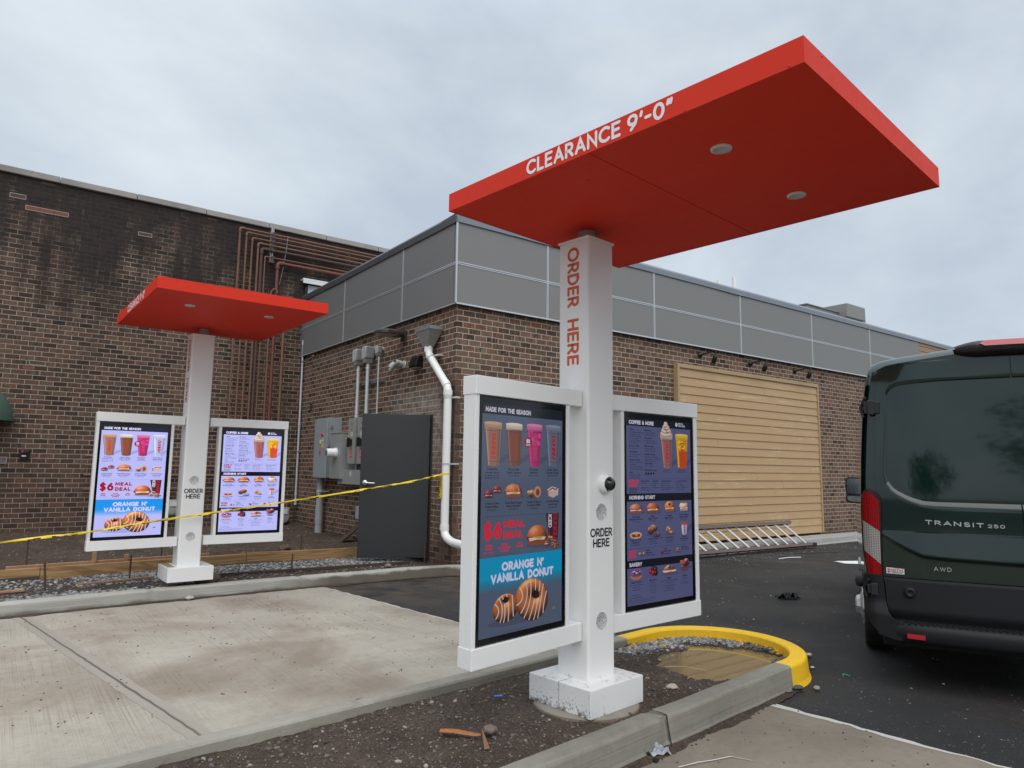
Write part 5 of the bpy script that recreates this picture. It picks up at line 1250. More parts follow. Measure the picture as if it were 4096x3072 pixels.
    bun(A, 129, 900, 190, 100, (186, 110, 82), ((150, 40, 50), (235, 220, 225), (200, 120, 90))); A.L = L0; bun(A, 378, 898, 190, 110, (176, 96, 66)); A.L = L0; bun(A, 639, 890, 160, 116, (200, 116, 60), ((170, 70, 50), (235, 220, 215), (220, 160, 60))); A.ell(639, 868, 20, 13, (130, 60, 40)); A.L = L0; bun(A, 872, 894, 150, 106, (222, 190, 176), ((120, 60, 50), (240, 230, 230), (220, 150, 70))); A.ell(872, 852, 44, 12, (200, 110, 50)); A.L = L0
    for x, a, b, c in ((131, 'Sourdough', 'Breakfast Sandwich', '6.19 | 650 CAL'), (383, 'Bacon,', 'Egg & Cheese', '5.49 | 520 CAL'), (635, 'Sausage,', 'Egg & Cheese', '5.49 | 700 CAL'), (868, 'Turkey Sausage,', 'Egg & Cheese', '5.49 | 470 CAL')):
        A.ft(a, x, 988, 18, T_); A.ft(b, x, 1012, 18, T_); A.ft(c, x, 1034, 12, T_, bold=.006); A.L = L0
    A.ell(126, 1160, 86, 34, (222, 180, 160)); A.p([(60, 1150), (195, 1148), (180, 1176), (80, 1178)], (150, 60, 50)); A.p([(110, 1150), (160, 1150), (136, 1172)], (226, 160, 60)); A.line([(45, 1150), (125, 1130), (205, 1148)], 8, (232, 206, 190)); A.L = L0
    lump(A, 420, 1170, 170, 70, [(150, 120, 70), (176, 110, 80), (120, 90, 50)], 12, 9); lump(A, 370, 1115, 170, 110, [(150, 96, 80), (120, 60, 50), (200, 160, 140), (170, 116, 84)], 26, 2); A.L = L0
    lump(A, 620, 1130, 110, 84, [(214, 150, 90), (226, 170, 110), (196, 130, 80)], 9, 6); lump(A, 670, 1150, 90, 60, [(214, 150, 90), (226, 170, 110)], 7, 8); A.L = L0
    cup(A, 826, 924, 1070, 838, 912, 1182, (206, 204, 226), (190, 60, 40), "DUNKIN'", (190, 30, 60)); A.L = L0
    for x, a, b, c in ((124, 'Wake-Up Wrap', 'Sandwich', '3.99 | 180-290 CAL'), (379, 'Avocado Toast', '3.89 | 240 CAL', 'Topped with Bacon'), (634, 'Omelet Bites', '2 Bacon & Cheddar', '4.49 | 280 CAL'), (874, 'Loaded', 'Hash Browns', '3.89 | 260 CAL')):
        A.ft(a, x, 1214, 18, T_); A.ft(b, x, 1238, 18 if x in (124, 874) else 12, T_); A.ft(c, x, 1260, 12, T_, bold=.006); A.L = L0
    A.rect(8, 1287, 992, 1290, P['rule'], True); A.sf('EXTRA', 26, 132, 1336, 29, 7.5, P['red']); A.sf('BITES', 26, 120, 1377, 29, 7.5, P['red']); A.L = L0
    lump(A, 190, 1350, 60, 48, [(214, 170, 130), (196, 140, 100)], 6, 3); lump(A, 232, 1340, 50, 48, [(214, 170, 130), (196, 140, 100)], 6, 4); lump(A, 512, 1349, 70, 44, [(150, 40, 40), (180, 70, 60)], 7, 5); lump(A, 756, 1342, 80, 50, [(206, 120, 70), (220, 150, 90)], 8, 6); A.L = L0
    for x, ls in ((275, ('Stuffed', 'Bagel Minis', '2 Plain + Everything')), (548, ('Sweet', 'Black Pepper', "Snackin' Bacon")), (820, ('Hash Browns', '1.99 | 140 CAL'))):
        for i, l in enumerate(ls): A.ft(l, x, 1322+i*24, 15 if i < 2 else 12, T_, 'L'); 
        A.L = L0
    A.ell(127, 1552, 84, 36, (206, 130, 60)); A.ell(127, 1526, 84, 40, (170, 90, 150)); lump(A, 127, 1520, 140, 56, [(200, 130, 190), (120, 50, 130), (226, 190, 220), (90, 60, 140)], 26, 12); A.L = L0
    for i, (x, y, c) in enumerate(((375, 1500, (60, 30, 40)), (410, 1512, (70, 34, 34)), (340, 1530, (150, 26, 60)), (376, 1545, (160, 30, 40)), (414, 1546, (44, 40, 40)))): A.ell(x, y, 32, 30, c); A.ell(x-8, y-9, 12, 10, tuple(min(255, v+60) for v in c))
    A.L = L0; bun(A, 624, 1532, 190, 96, (176, 90, 76), ((230, 220, 225), (240, 236, 240), (226, 200, 150))); lump(A, 624, 1508, 130, 44, [(130, 60, 50), (226, 200, 180), (150, 80, 70)], 22, 3); A.L = L0
    A.p([(806, 1500), (934, 1500), (914, 1566), (828, 1566)], (140, 60, 64)); lump(A, 870, 1482, 170, 110, [(176, 96, 96), (200, 130, 124), (150, 74, 76)], 26, 15); A.L = L0
    for x, ls in ((126, ('Classic Donuts', '1.99 | 210-510 CAL per donut', '1/2 Dozen | 9.49', 'Dozen | 15.49', '', 'Specialty Donuts', 'may be an additional charge')), (372, ('Munchkins', '50-70 CAL', 'per donut hole', '10 CT | 3.99', '25 CT | 7.99', '50 CT | 13.99')), (623, ('Bagels', 'Plain + Everything + Cinnamon Raisin', '1.79 | 290-360 CAL', 'With Cream Cheese Spread', '3.29 | 400-540 CAL', 'Butter or Jelly available')), (870, ('Muffins', 'Coffee Cake', 'Blueberry', '2.99 | 460-590 CAL'))):
        for i, l in enumerate(ls): A.ft(l, x, 1620+i*24, 18 if i == 0 else 12, T_, bold=.02 if i == 0 else .006)
        A.L = L0
    for i in range(3): A.ft('2,000 calories a day is used for general nutrition advice, but calorie needs vary.', 12, 1790+i*15-8, 9, T_, 'L', 0)
PAL1 = dict(bg=(61, 70, 88), hdr=(13, 16, 23), ht=(150, 150, 162), wt=(158, 162, 184), tx=(8, 8, 12), red=(172, 22, 40), blue=(4, 112, 148), rule=(44, 46, 62), sh=(56, 60, 80), ice=(112, 118, 140), ice2=(130, 136, 158))
PAL2 = dict(bg=(188, 190, 252), hdr=(18, 14, 44), ht=(226, 226, 250), wt=(214, 214, 252), tx=(36, 34, 70), red=(170, 18, 50), blue=(28, 150, 240), rule=(130, 130, 185), sh=(160, 166, 226), ice=(196, 200, 248), ice2=(206, 208, 250))
SCR1 = screen_mat('dim_screen', 1.0); SCR2 = screen_mat('bright_screen', .78)
MESH = plain('speaker_mesh', (.36, .37, .36), .6, var=.3, scale=60)
def mesh_mat():
    n = NT('perforated_speaker'); v = n.vor(190, vec=n.scl(n.co(), (1, .01, 1)))
    n.set(col=n.mix(n.rng(v, .34, .42), (.10, .105, .105), (.62, .63, .62)), rough=.5, metal=.2); return n.m
MESH = mesh_mat()
LAMP = plain('recessed_lamp_trim', (.62, .60, .57), .5, var=.03)

def order_station(loc, yaw, lab, lcan, pal, scr, k, dz, dome):
    t = thing('menu_station', lab, 'menu board', loc, yaw, 'drive-through order stations')
    w = .2244; h = w/2; bw = .4390/2; bh = .1405; Ht, Hc, ct = 2.5581, 2.643, .0927
    mat_b = WHITEMUD if dome else WHITE
    m = MB(); m.box(-bw, bw, -bw, bw, 0, bh); b = m.build('base', mat_b, t, bevel=.004)
    m = MB(); m.box(-bw-.0012, -.09, -.004, .0, .02, bh+.0015) if dome else m.box(-bw+.02, -h-.02, -bw+.10, bw-.02, bh-.001, bh+.0012)
    m.build('seam_plate' if dome else 'access_plate', plain('seam_grey', (.42, .42, .41), .6) if dome else plain('ochre_stain', (.34, .24, .12), .5, var=.3, scale=20), b)
    m = MB(); m.box(-h, h, -h, h, bh-.02, Ht); p = m.build('pole', mat_b if dome else WHITE, t, bevel=.016, seg=3)
    m = MB(); m.box(-h-.004, h+.004, -h-.004, h+.004, Ht-.006, Ht+.006); m.build('cap_plate', WHITE, p, bevel=.002)
    m = MB(); m.tube([(.03, .02, Ht), (.03, .02, Hc+.01)], .052, 22); m.tube([(.03, .02, Ht+.004), (.03, .02, Ht+.012)], .07, 22); m.build('neck', plain('neck_grey', (.35, .36, .36), .4, .3), t)
    # canopy
    cx0, cx1, cn0, cn1 = -.7651, .7300, -.3275, 1.6400
    m = MB(); m.box(cx0, cx1, -cn1, -.670, Hc, Hc+.03); m.box(cx0, cx1, -.667, -cn0, Hc, Hc+.03); m.box(cx0, cx1, -cn1, -cn0, Hc+.0305, Hc+ct); c = m.build('canopy', ORANGE, t, bevel=.003)
    m = MB(); e_ = .0022
    m.box(cx0-e_, cx0, -cn1-e_, -cn0+e_, Hc-.002, Hc+ct+.004); m.box(cx1, cx1+e_, -cn1-e_, -cn0+e_, Hc-.002, Hc+ct+.004); m.box(cx0, cx1, -cn1-e_, -cn1, Hc-.002, Hc+ct+.004); m.box(cx0, cx1, -cn0, -cn0+e_, Hc-.002, Hc+ct+.004)
    m.build('fascia', ORANGE, c)
    for u in (-.385, .345):
        m = MB(); m.lathe([(.047, .001), (.045, -.006), (.036, -.009)], (u, -1.105, Hc), 'Z', 26); l = m.build('downlight', LAMP, t)
        m = MB(); m.lathe([(.036, -.008), (.034, -.005), (0, -.005)], (u, -1.105, Hc), 'Z', 26); m.build('lens', plain('unlit_lens', (.46, .45, .43), .35), l)
    m = MB(); rr = random.Random(5)
    for q in (-.62, -.1, .35, .70):
        m.lathe([(.0045, 0), (.0045, -.0015), (.0, -.002)], (q, -cn1-e_, Hc+ct-.010), 'Y', 8)
        m.lathe([(.004, 0), (.004, -.0015), (.0, -.002)], (cx0-e_, -.75-q*1.2, Hc+.006), 'X', 8)
    for q in (-.55, .1, .6): m.lathe([(.005, 0), (.005, -.002), (0, -.003)], (cx0+.03+.3*(q+.55), -.5+.02, Hc), 'Z', 8)
    m.build('screw', plain('red_screw', (.45, .03, .015), .5), c)
    for wd_, a0, a1 in (('CLEARANCE', .281, .854), ("9'-0\"", .888, 1.114)):
        m = MB(); fit_text(m, wd_, .074, .0145, lambda a, bb, kk: (cx0-e_-.0012-.00025*kk, -a, bb), a0, a1, Hc+.012, .34); m.build('lettering', WHITETX, c)
    # vertical ORDER HERE, reading downward on the approach side
    for wd_, a0, a1 in (('ORDER', 0, .350), ('HERE', .420, .687)):
        m = MB(); fit_text(m, wd_, .088, .0165, lambda a, bb, kk: (-h-.0012-.00025*kk, -(bb-.044), 2.514-a), a0, a1, 0, .34); m.build('order_lettering', ORANGETX, p)
    for wd_, zz, hw in (('ORDER', .882, .093), ('HERE', .826, .070)):
        m = MB(); fit_text(m, wd_, .046, .0085, lambda a, bb, kk: (a, -h-.0012-.00025*kk, bb), -hw-.003, hw-.003, zz+dz, .30); m.build('order_lettering', BLACKTX, p); m = MB()
    for zz in (1.016, .438):
        m = MB(); m.lathe([(.0, -.0015), (.043, -.0015), (.0445, -.0025), (.0455, 0)], (-.003, -h, zz+dz), 'Y', 28); m.build('speaker_grille', MESH, p)
    if dome:
        m = MB(); m.lathe([(.052, 0), (.052, -.018), (.046, -.030), (.036, -.036)], (.018, -h, 1.168), 'Y', 26); d = m.build('camera_housing', plain('camera_white', (.80, .80, .80), .25), p)
        m = MB()
        import bmesh
        ax = Vector((.32, -.86, -.12)).normalized(); ce = Vector((.028, -h-.030, 1.166)); pr = []
        up = ax.orthogonal().normalized(); sd = ax.cross(up); rows = []
        for i in range(9):
            a = R_(90*i/8); r = .038*math.cos(a); q = .036*math.sin(a); rows.append([ce+ax*q+(up*math.cos(b)+sd*math.sin(b))*r for b in [6.2832*j/22 for j in range(23)]])
        m.grid(rows); m.tube([ce-ax*.012, ce+ax*.004], .042, 22); m.build('camera_dome', plain('smoked_dome', (.010, .010, .011), .05, spec=.6), d)
    # two screens, each in its own frame of bars and posts
    for side, u0, u1, s0, s1, v in (('L', -.1187, -.9306, -.2505, -.9004, .0693), ('R', .1336, .9628, .2564, .9227, .0642)):
        pn, pd = .0652, .0998
        def F(u, d, z): return (u, -(pn + v*abs(u) - d), z)
        def fbox(mm, ua, ub, da, db, za, zb):
            mm.add([F(a, d_, z) for z in (za, zb) for a, d_ in ((ua, da), (ub, da), (ub, db), (ua, db))], [(0, 3, 2, 1), (4, 5, 6, 7), (0, 1, 5, 4), (1, 2, 6, 5), (2, 3, 7, 6), (3, 0, 4, 7)])
        sg = -1 if side == 'L' else 1
        fr = MB(); fbox(fr, u0, u1, 0, pd, 1.5893, 1.6792); f = fr.build('frame_bar', WHITE, t, bevel=.003)
        m = MB(); fbox(m, u0, u1, 0, pd, .3426, .4365); f2 = m.build('frame_bar', WHITE, t, bevel=.003)
        m = MB(); fbox(m, u1-sg*.003, s1+sg*.002, .006, pd-.006, .4365, 1.5893); m.build('frame_post', WHITE, t, bevel=.002)
        m = MB(); fbox(m, s0-sg*.002, s0-sg*.030, .006, pd-.004, .4365, 1.5893); m.build('frame_post', WHITE, t, bevel=.002)
        for zz, ff in ((1.589, f), (.343, f2)):
            for q in (.025, .075):
                m = MB(); a = F(u0+sg*.05, q, zz); m.tube([(a[0], a[1], zz+.002), (a[0], a[1], zz-.012)], .005, 8); m.tube([(a[0], a[1], zz-.012), (a[0], a[1], zz-.022)], .0025, 6); m.build('bolt', GALV, ff)
        m = MB(); fbox(m, s0, s1, .010, .060, .4413, 1.5836); s = m.build('screen', BLACKGLASS, t, bevel=.002)
        m = MB(); fbox(m, s0+sg*.01, s1-sg*.01, .0605, pd-.008, .455, 1.57); m.build('back_cover', plain('screen_back', (.10, .10, .10), .6), s)
        ua, ub = (min(s0, s1)+.020, max(s0, s1)-.030); zt, zb = 1.553, .470
        def fn(X, Y, L):
            X = max(0, min(1000, X)); Y = max(0, min(1830, Y)); return F(ua+(ub-ua)*X/1000, .010-.0006-.00003*L, zt-(zt-zb)*Y/1830)
        A = Art(fn); A.k = k
        (art_season if side == 'L' else art_menu)(A, pal if side == 'L' or not dome else dict(pal, bg=(64, 67, 98), sh=(55, 57, 86)))
        A.mb.build('display', scr, s, fix=False)
    return t
order_station(ST1(0, 0, .1), .1160, 'near white menu station with two dim screens, camera dome and large orange-red canopy', None, PAL1, SCR1, .40, 0., True)
order_station((-3.0993, .2339, .1668), .0264, 'far white menu station with two bright lavender screens, by the kerb left of the door', None, PAL2, SCR2, .92, 0., False)
# concrete pier under the near station
m = MB(); m.lathe([(.285, .02), (.285, .096), (.272, .1015), (0, .1015)], ST1(0, .0, 0), 'Z', 40); tag(m.build('concrete_pier', plain('rough_pier_concrete', (.26, .235, .20), .9, var=.35, scale=14)), 'round concrete pier in the soil under the near menu station', 'footing')
m = MB(); p = ST1(0, .0, 0)
m.lathe([(.290, .05), (.292, .095), (.286, .094), (.284, .05)], p, 'Z', 40); tag(m.build('form_tube', plain('brown_form_tube', (.16, .115, .085), .85, var=.3, scale=14)), 'peeling brown cardboard form around the concrete pier', 'form')

# ------------------------------------------------------------------ van
VAN = plain('dark_green_paint', (.0040, .0160, .0125), .045, var=.02, spec=.5, coat=.35)
CLAD = plain('dark_grey_cladding', (.013, .0135, .016), .55, var=.08, spec=.3)
CLAD2 = plain('bumper_plastic', (.012, .0125, .014), .58, var=.12, scale=14, spec=.3)
GAP = plain('black_gap', (.002, .002, .002), .8)
def lens_mat(name, col, rough=.12, ribs=95.):
    n = NT(name); x, y, z = n.sepxyz(); w = n.math('ADD', n.math('SINE', n.math('MULTIPLY', z, ribs*6)), n.math('SINE', n.math('MULTIPLY', x, ribs*5)))
    n.set(col=n.mix(n.rng(w, -1, 1.), tuple(c*.42 for c in col), col), rough=rough, spec=.2, coat=.0); n.bump(w, .2, .002); return n.m
REDLENS = lens_mat('red_tail_lens', (.36, .002, .004)); CLEARLENS = lens_mat('clear_tail_lens', (.40, .385, .37))
CHROME = plain('chrome_badge', (.72, .73, .74), .22, .9, var=.03)
MIRG = plain('mirror_glass', (.26, .30, .32), .02, 1.0, var=0.)
van = thing('van', 'dark green cargo van seen from behind, parked by the brick wall', 'van', (-.1563, -5.3727, 0), math.atan2(-.88527, .46508))
# van axes: +x across the rear to the right, +y forward, z up
UC = .876
def interp(tb, z):
    if z <= tb[0][0]: return tb[0][1]
    for (a, b), (c, d) in zip(tb, tb[1:]):
        if z <= c: return b+(d-b)*(z-a)/(c-a)
    return tb[-1][1]
SIDE = [(.30, .07), (.40, .020), (.55, .004), (.70, .0), (1.0, .0), (1.33, .008), (1.60, .026), (1.84, .046), (1.99, .068), (2.05, .085), (2.09, .108), (2.115, .16), (2.13, .24), (2.15, .40), (2.172, .58), (2.19, .74), (2.198, .876)]
DOORL = [(.405, .26), (.414, .185), (.43, .155), (.466, .133), (.53, .121), (.62, .118), (.69, .108), (1.16, .117), (1.20, .112), (1.245, .092), (1.336, .088), (1.60, .101), (1.844, .119), (1.955, .131), (2.0, .142), (2.03, .157), (2.053, .180), (2.068, .215), (2.078, .275), (2.086, .40), (2.090, .60)]
def sm(t): t = max(0., min(1., t)); return t*t*(3-2*t)
def rake(u, z):
    a = abs(u-UC)/.87
    return .055*max(0, (z-1.15))**1.7 + .055*a**4 + .012*max(0, .7-z)
OUT_ = [(.145, 1.336), (.145, 1.283), (.169, 1.233), (.249, 1.176), (.342, 1.131), (.43, 1.121), (.876, 1.121), (.876, 1.972), (.497, 1.968), (.249, 1.957), (.190, 1.925), (.171, 1.877)]
INN_ = [(.166, 1.336), (.177, 1.309), (.23, 1.251), (.303, 1.219), (.375, 1.206), (.876, 1.203), (.876, 1.940), (.446, 1.930), (.297, 1.913), (.228, 1.899), (.202, 1.876), (.188, 1.83)]
def sdf(poly, x, y):
    ins = False; d = 9.
    n = len(poly)
    for i in range(n):
        (x0, y0), (x1, y1) = poly[i], poly[(i+1) % n]
        if (y0 > y) != (y1 > y) and x < (x1-x0)*(y-y0)/(y1-y0)+x0: ins = not ins
        if abs(x0-UC) < 1e-6 and abs(x1-UC) < 1e-6: continue
        dx, dy = x1-x0, y1-y0; t = max(0, min(1, ((x-x0)*dx+(y-y0)*dy)/(dx*dx+dy*dy+1e-12))); d = min(d, math.hypot(x-x0-t*dx, y-y0-t*dy))
    return -d if ins else d
def belt(u):      # lower edge of the sloped belt
    return interp([(.11, .958), (.184, .91), (.256, .869), (.341, .831), (.483, .822), (.88, .816)], u)
def door_y(u, z):
    if u > UC: u = 2*UC-u
    y = rake(u, z)
    if 1.08 < z < 2.0:
        so, si = sdf(OUT_, u, z), sdf(INN_, u, z)
        if so < 0:
            t = 1. if si <= 0 else (-so)/(-so+si+1e-9)
            y += .022*sm(t)
            if 0 > si > -.008: y += .004*(1-abs(si+.004)/.004)
    zb = belt(u)
    if z < .975:
        t = (.972-z)/(.972-zb+1e-6); am = .20*max(0, .965-zb); y -= am*max(0, min(1, t)) if z > zb else am
        if z < zb: y += am*.75*sm((zb-z)/.018)
    if u < .26: y += 0
    return y
def rowgrid(mm, zs, left, right, nu, yf, flip=False):
    P = []
    for z in zs:
        a, b = left(z), right(z); P.append([((a+(b-a)*j/nu), yf(a+(b-a)*j/nu, z), z) for j in range(nu+1)])
    mm.grid(P)
def lins(a, b, n): return [a+(b-a)*i/n for i in range(n+1)]
# shell: sections swept forward, rear frame face
def section(f):
    ins = .028*max(0, 1-f/.07)**2
    it = .046*max(0, 1-f/.13)**2.2; pts = [(u+ins, z-it*sm((z-2.0)/.09)) for z, u in SIDE]
    k = 1.
    if f > 3.95:                                                   # windscreen and bonnet
        t = (f-3.95)/.85; top = 2.198-1.05*sm(t*1.15)-.15*t; pts = [(u+.10*t*t*(1 if z < 1.2 else 1.), min(z, .30+(z-.30)*(top-.30)/(2.198-.30))) for u, z in pts]
    return pts
m = MB(); fs_ = [.0, .006, .014, .025, .04, .055, .07, .09, .11, .13, .5, 1.2, 2.2, 3.2, 3.9, 4.05, 4.2, 4.35, 4.5, 4.65, 4.76, 4.80]; rows = []
for f in fs_:
    pr = section(f); full = pr + [(2*UC-u, z) for u, z in reversed(pr[:-1])]
    fy = lambda u, z: f + (rake(u, z)*max(0, 1-f/.6)) + .012
    rows.append([(u, fy(u, z), z) for u, z in full])
m.grid(rows)
m.grid([[rows[i][0], rows[i][-1]] for i in range(len(rows))], False)
zz = lins(.45, 2.03, 60)
def body_l(z): return interp([(a, b+.028) for a, b in SIDE], z)
rowgrid(m, zz, body_l, lambda z: 2*UC-body_l(z), 44, lambda u, z: rake(u, z)+.013)
for r_, dsn in ((rows[-1], 1),):
    m.add(r_, [tuple(range(len(r_)))])
top = [(z-.046*sm((z-2.0)/.09), u+.028) for z, u in SIDE if z >= 2.05]
P = [[(u, rake(u, z)+.0125, z) for z, u in top], [(u, rake(u, 2.0)+.0125, 1.98) for z, u in top]]
m.grid(P); P = [[(2*UC-a, b, c) for a, b, c in r_] for r_ in P]; m.grid(P)
body = m.build('body', VAN, van)
m = MB(); m.box(.10, 2*UC-.10, .10, 4.6, .24, .42); m.build('underbody', GAP, van)
# dark glossy strip laid on the body side, with the brick wall mirrored in it
m = MB(); m.add([(interp(SIDE, z)-.003, f, z) for f in (.075, 1.15) for z in (1.20, 1.45, 1.70, 1.95)], [(i, i+1, 5+i, 4+i) for i in range(3)]); m.build('side_gloss_strip', BLACKGLASS, van)
def make_door(sgn):
    fl = (lambda u: u) if sgn < 0 else (lambda u: 2*UC-u)
    d = MB(); P = []
    for z in lins(.684, 2.088, 150):
        a, b = interp(DOORL, z), UC-.004; P.append([(fl(a+(b-a)*j/96), door_y(a+(b-a)*j/96, z), z) for j in range(97)])
    d.grid(P)
    # returned edge so the door reads as a thick pressing
    e = [r_[0] for r_ in P]; d.grid([e, [(x, y+.03, z) for x, y, z in e]]); e = P[-1]; d.grid([e, [(x, y+.03, z) for x, y, z in e]]); e = [r_[-1] for r_ in P]; d.grid([e, [(x, y+.03, z) for x, y, z in e]])
    o = d.build('rear_door', VAN, van)
    d = MB(); P = []
    for z in lins(.412, .6795, 40):
        a, b = interp(DOORL, z), UC-.004
        yy = lambda u: rake(u, .69)-.008 - .012*sm((z-.41)/.05) + .018*sm((.49-z)/.07) - .004*sm((.676-z)/.01)
        P.append([(fl(a+(b-a)*j/40), yy(a+(b-a)*j/40), z) for j in range(41)])
    d.grid(P); e = P[-1]; d.grid([e, [(x, y+.03, z) for x, y, z in e]]); e = [r_[0] for r_ in P]; d.grid([e, [(x, y+.03, z) for x, y, z in e]]); e = P[0]; d.grid([e, [(x, y+.05, z) for x, y, z in e]])
    d.build('cladding', CLAD, o)
    return o
dl = make_door(-1); drr = make_door(1)
m = MB(); u0 = .253
m.lathe([(.040, .0), (.034, -.022), (.024, -.034), (.019, -.036), (.018, -.033), (0, -.033)], (u0, rake(u0, .6)-.014, .596), 'Y', 22); m.build('bump_stop', CLAD2, dl)
def on_door(a, b, kk, lift=.004): return (a, door_y(a, b)-lift-.0004*kk, b)
m = MB(); fit_text(m, 'TRANSIT', .0285, .0062, lambda a, b, k: on_door(a, b-.008*(a-.36)/.32, k, .006), .360, .672, 1.027, .42)
m.build('badge', CHROME, dl)
m = MB(); fit_text(m, '250', .022, .0045, lambda a, b, k: on_door(a, b, k, .006), .692, .780, 1.020, .42); m.build('badge', CHROME, dl)
m = MB(); fit_text(m, 'AWD', .0255, .0030, lambda a, b, k: on_door(a, b, k, .006), .392, .486, .741, .46); m.build('badge', CHROME, dl)
m = MB(); q = [(.128, .703), (.229, .703), (.229, .738), (.128, .741)]; m.add([on_door(a, b, 0, .003) for a, b in q], [(0, 1, 2, 3)]); sk = m.build('sticker', WHL, dl)
m = MB(); fit_text(m, 'SMITH', .015, .0036, lambda a, b, k: on_door(a, b, k, .0045), .133, .222, .721, .3); m.build('lettering', REDL, sk)
m = MB()
for zz_, x0_, x1_ in ((.716, .150, .224), (.709, .160, .220)): m.add([on_door(a, b, 0, .0046) for a, b in ((x0_, zz_), (x1_, zz_), (x1_, zz_+.0028), (x0_, zz_+.0028))], [(0, 1, 2, 3)])
m.build('small_print', INK, sk)
m = MB(); m.add([on_door(.141+.008*math.cos(6.28*i/16), .7135+.0042*math.sin(6.28*i/16), 0, .0046) for i in range(16)], [tuple(range(16))]); m.build('oval_mark', plain('badge_blue', (.01, .06, .30), .4), sk)
# tail lamps
def lamp(fl, nm):
    root = MB(); L_ = lambda z: interp([(.683, .022), (.80, .004), (.86, -.001), (1.10, -.001), (1.19, .005), (1.222, .014), (1.243, .030)], z)
    Rr = lambda z: interp([(.683, .103), (1.168, .113), (1.20, .108), (1.225, .075), (1.244, .034)], z)
    zz_ = lins(.680, 1.246, 34)
    def yy(u, z): return rake(u, z) + .030*max(0, (.05-u)/.05)**2 - .016
    P = [[(fl(a), yy(a, z), z) for a in lins(L_(z)-.002, Rr(z)+.002, 10)] for z in zz_]; root.grid(P)
    for e in ([r_[0] for r_ in P], [r_[-1] for r_ in P], P[0], P[-1]): root.grid([e, [(x, y+.09, z) for x, y, z in e]])
    o = root.build('tail_lamp', plain('lamp_surround', (.02, .004, .005), .25), van)
    s1 = lambda t: 1.035-.067*t; s2 = lambda t: .838-.079*t
    for name, lo, hi, mt in (('lens', s1, lambda t: interp([(0, 1.205), (.25, 1.232), (.55, 1.222), (1, 1.165)], t), REDLENS), ('clear_lens', s2, s1, CLEARLENS), ('lens', lambda t: .692, s2, REDLENS)):
        mm = MB(); P = []
        for i in range(15):
            row = []
            for j in range(11):
                t = j/10; z = lo(t)+(hi(t)-lo(t))*i/14; a, b = L_(z)+.006, Rr(z)-.007; u = a+(b-a)*t; row.append((fl(u), yy(u, z)-.003-.004*math.sin(math.pi*t), z))
            P.append(row)
        mm.grid(P); mm.build(name, mt, o)
        sd_ = MB(); sd_.add([(fl(L_(z)-.0035), rake(L_(z), z)+.0+f, z) for z in lins(lo(0)+.006, hi(0)-.006, 8) for f in (.016, .085)], [(2*i, 2*i+1, 2*i+3, 2*i+2) for i in range(8)]); sd_.build('side_lens', mt, o)
lamp(lambda u: u, 'l'); lamp(lambda u: 2*UC-u, 'r')
# bumper with corner and step
m = MB(); P = []
prof = [(.03, .420), (-.012, .416), (-.060, .405), (-.074, .392), (-.080, .37), (-.076, .32), (-.060, .295), (.02, .285), (.12, .30)]
for j in range(61):
    u = .135+(2*UC-.27)*j/60; a = abs(u-UC)/.74; P.append([(u, f+.050*a**5, z+.004*a**3) for f, z in prof])
m.grid([list(c) for c in zip(*P)])
def corner(fl):
    Lz = lambda z: interp([(.30, .16), (.315, .097), (.345, .055), (.381, .025), (.468, -.006), (.55, -.012), (.66, -.006), (.684, -.003)], z)
    Rz = lambda z: interp([(.30, .20), (.405, .19), (.43, .150), (.466, .128), (.53, .116), (.60, .113), (.684, .107)], z)
    def yy(u, z): return rake(max(u, 0), z) - .020 - .045*sm((.54-z)/.10) + .10*max(0, (.06-u)/.08)**2
    P = [[(fl(a), yy(a, z), z) for a in lins(Lz(z), Rz(z), 14)] for z in lins(.30, .680, 40)]; m.grid(P)
    e = [r_[0] for r_ in P]; m.grid([e, [(x, y+.22, z) for x, y, z in e]]); e = [r_[-1] for r_ in P]; m.grid([e, [(x, y+.06, z) for x, y, z in e]]); e = P[-1]; m.grid([e, [(x, y+.12, z) for x, y, z in e]]); e = P[0]; m.grid([e, [(x, y+.22, z) for x, y, z in e]])
corner(lambda u: u); corner(lambda u: 2*UC-u)
bmp = m.build('bumper', CLAD2, van)
m = MB()
for j in range(40):
    u = .20+j*.034
    for dx, y0, y1 in ((0, -.056, -.034), (.017, -.030, -.010)):
        m.box(u+dx, u+dx+.012, y0, y1, .405+(y1+.06)*.2, .4165+(y1+.06)*.13)
m.build('step_tread', CLAD2, bmp)
for fl in (lambda u: u, lambda u: 2*UC-u):
    q = [(.222, .325), (.319, .322), (.321, .350), (.223, .353)]; m = MB(); m.add([(fl(a), -.084+.05*(abs(a-UC)/.74)**5, b) for a, b in q]+[(fl(a), -.07, b) for a, b in q], [(0, 1, 2, 3), (4, 5, 6, 7), (0, 1, 5, 4), (1, 2, 6, 5), (2, 3, 7, 6), (3, 0, 4, 7)]); m.build('reflector', plain('red_reflector', (.42, .004, .018), .2, coat=.5), bmp)
    for z0, z1, uu in ((1.735, 1.835, .085), (.557, .636, .055)):
        m = MB(); y = rake(uu, z0)-.030; 
        xs = sorted((fl(uu-.042), fl(uu+.050)))
        m.box(xs[0], xs[1], y+.006, y+.03, z0+.010, z1-.010); hg = m.build('hinge', plain('black_hinge', (.012, .013, .015), .45), van, bevel=.004)
        m = MB(); m.box(fl(uu)-.022, fl(uu)+.020, y-.008, y+.006, z0, z1); m.build('knuckle', plain('black_hinge', (.012, .013, .015), .45), hg, bevel=.005)
        m = MB(); m.tube([(fl(uu-.045), y+.03, z0-.015), (fl(uu-.060), y+.06, (z0+z1)/2), (fl(uu-.030), y+.02, z1+.02)], .010, 8); m.build('check_arm', plain('black_hinge', (.012, .013, .015), .45), hg)
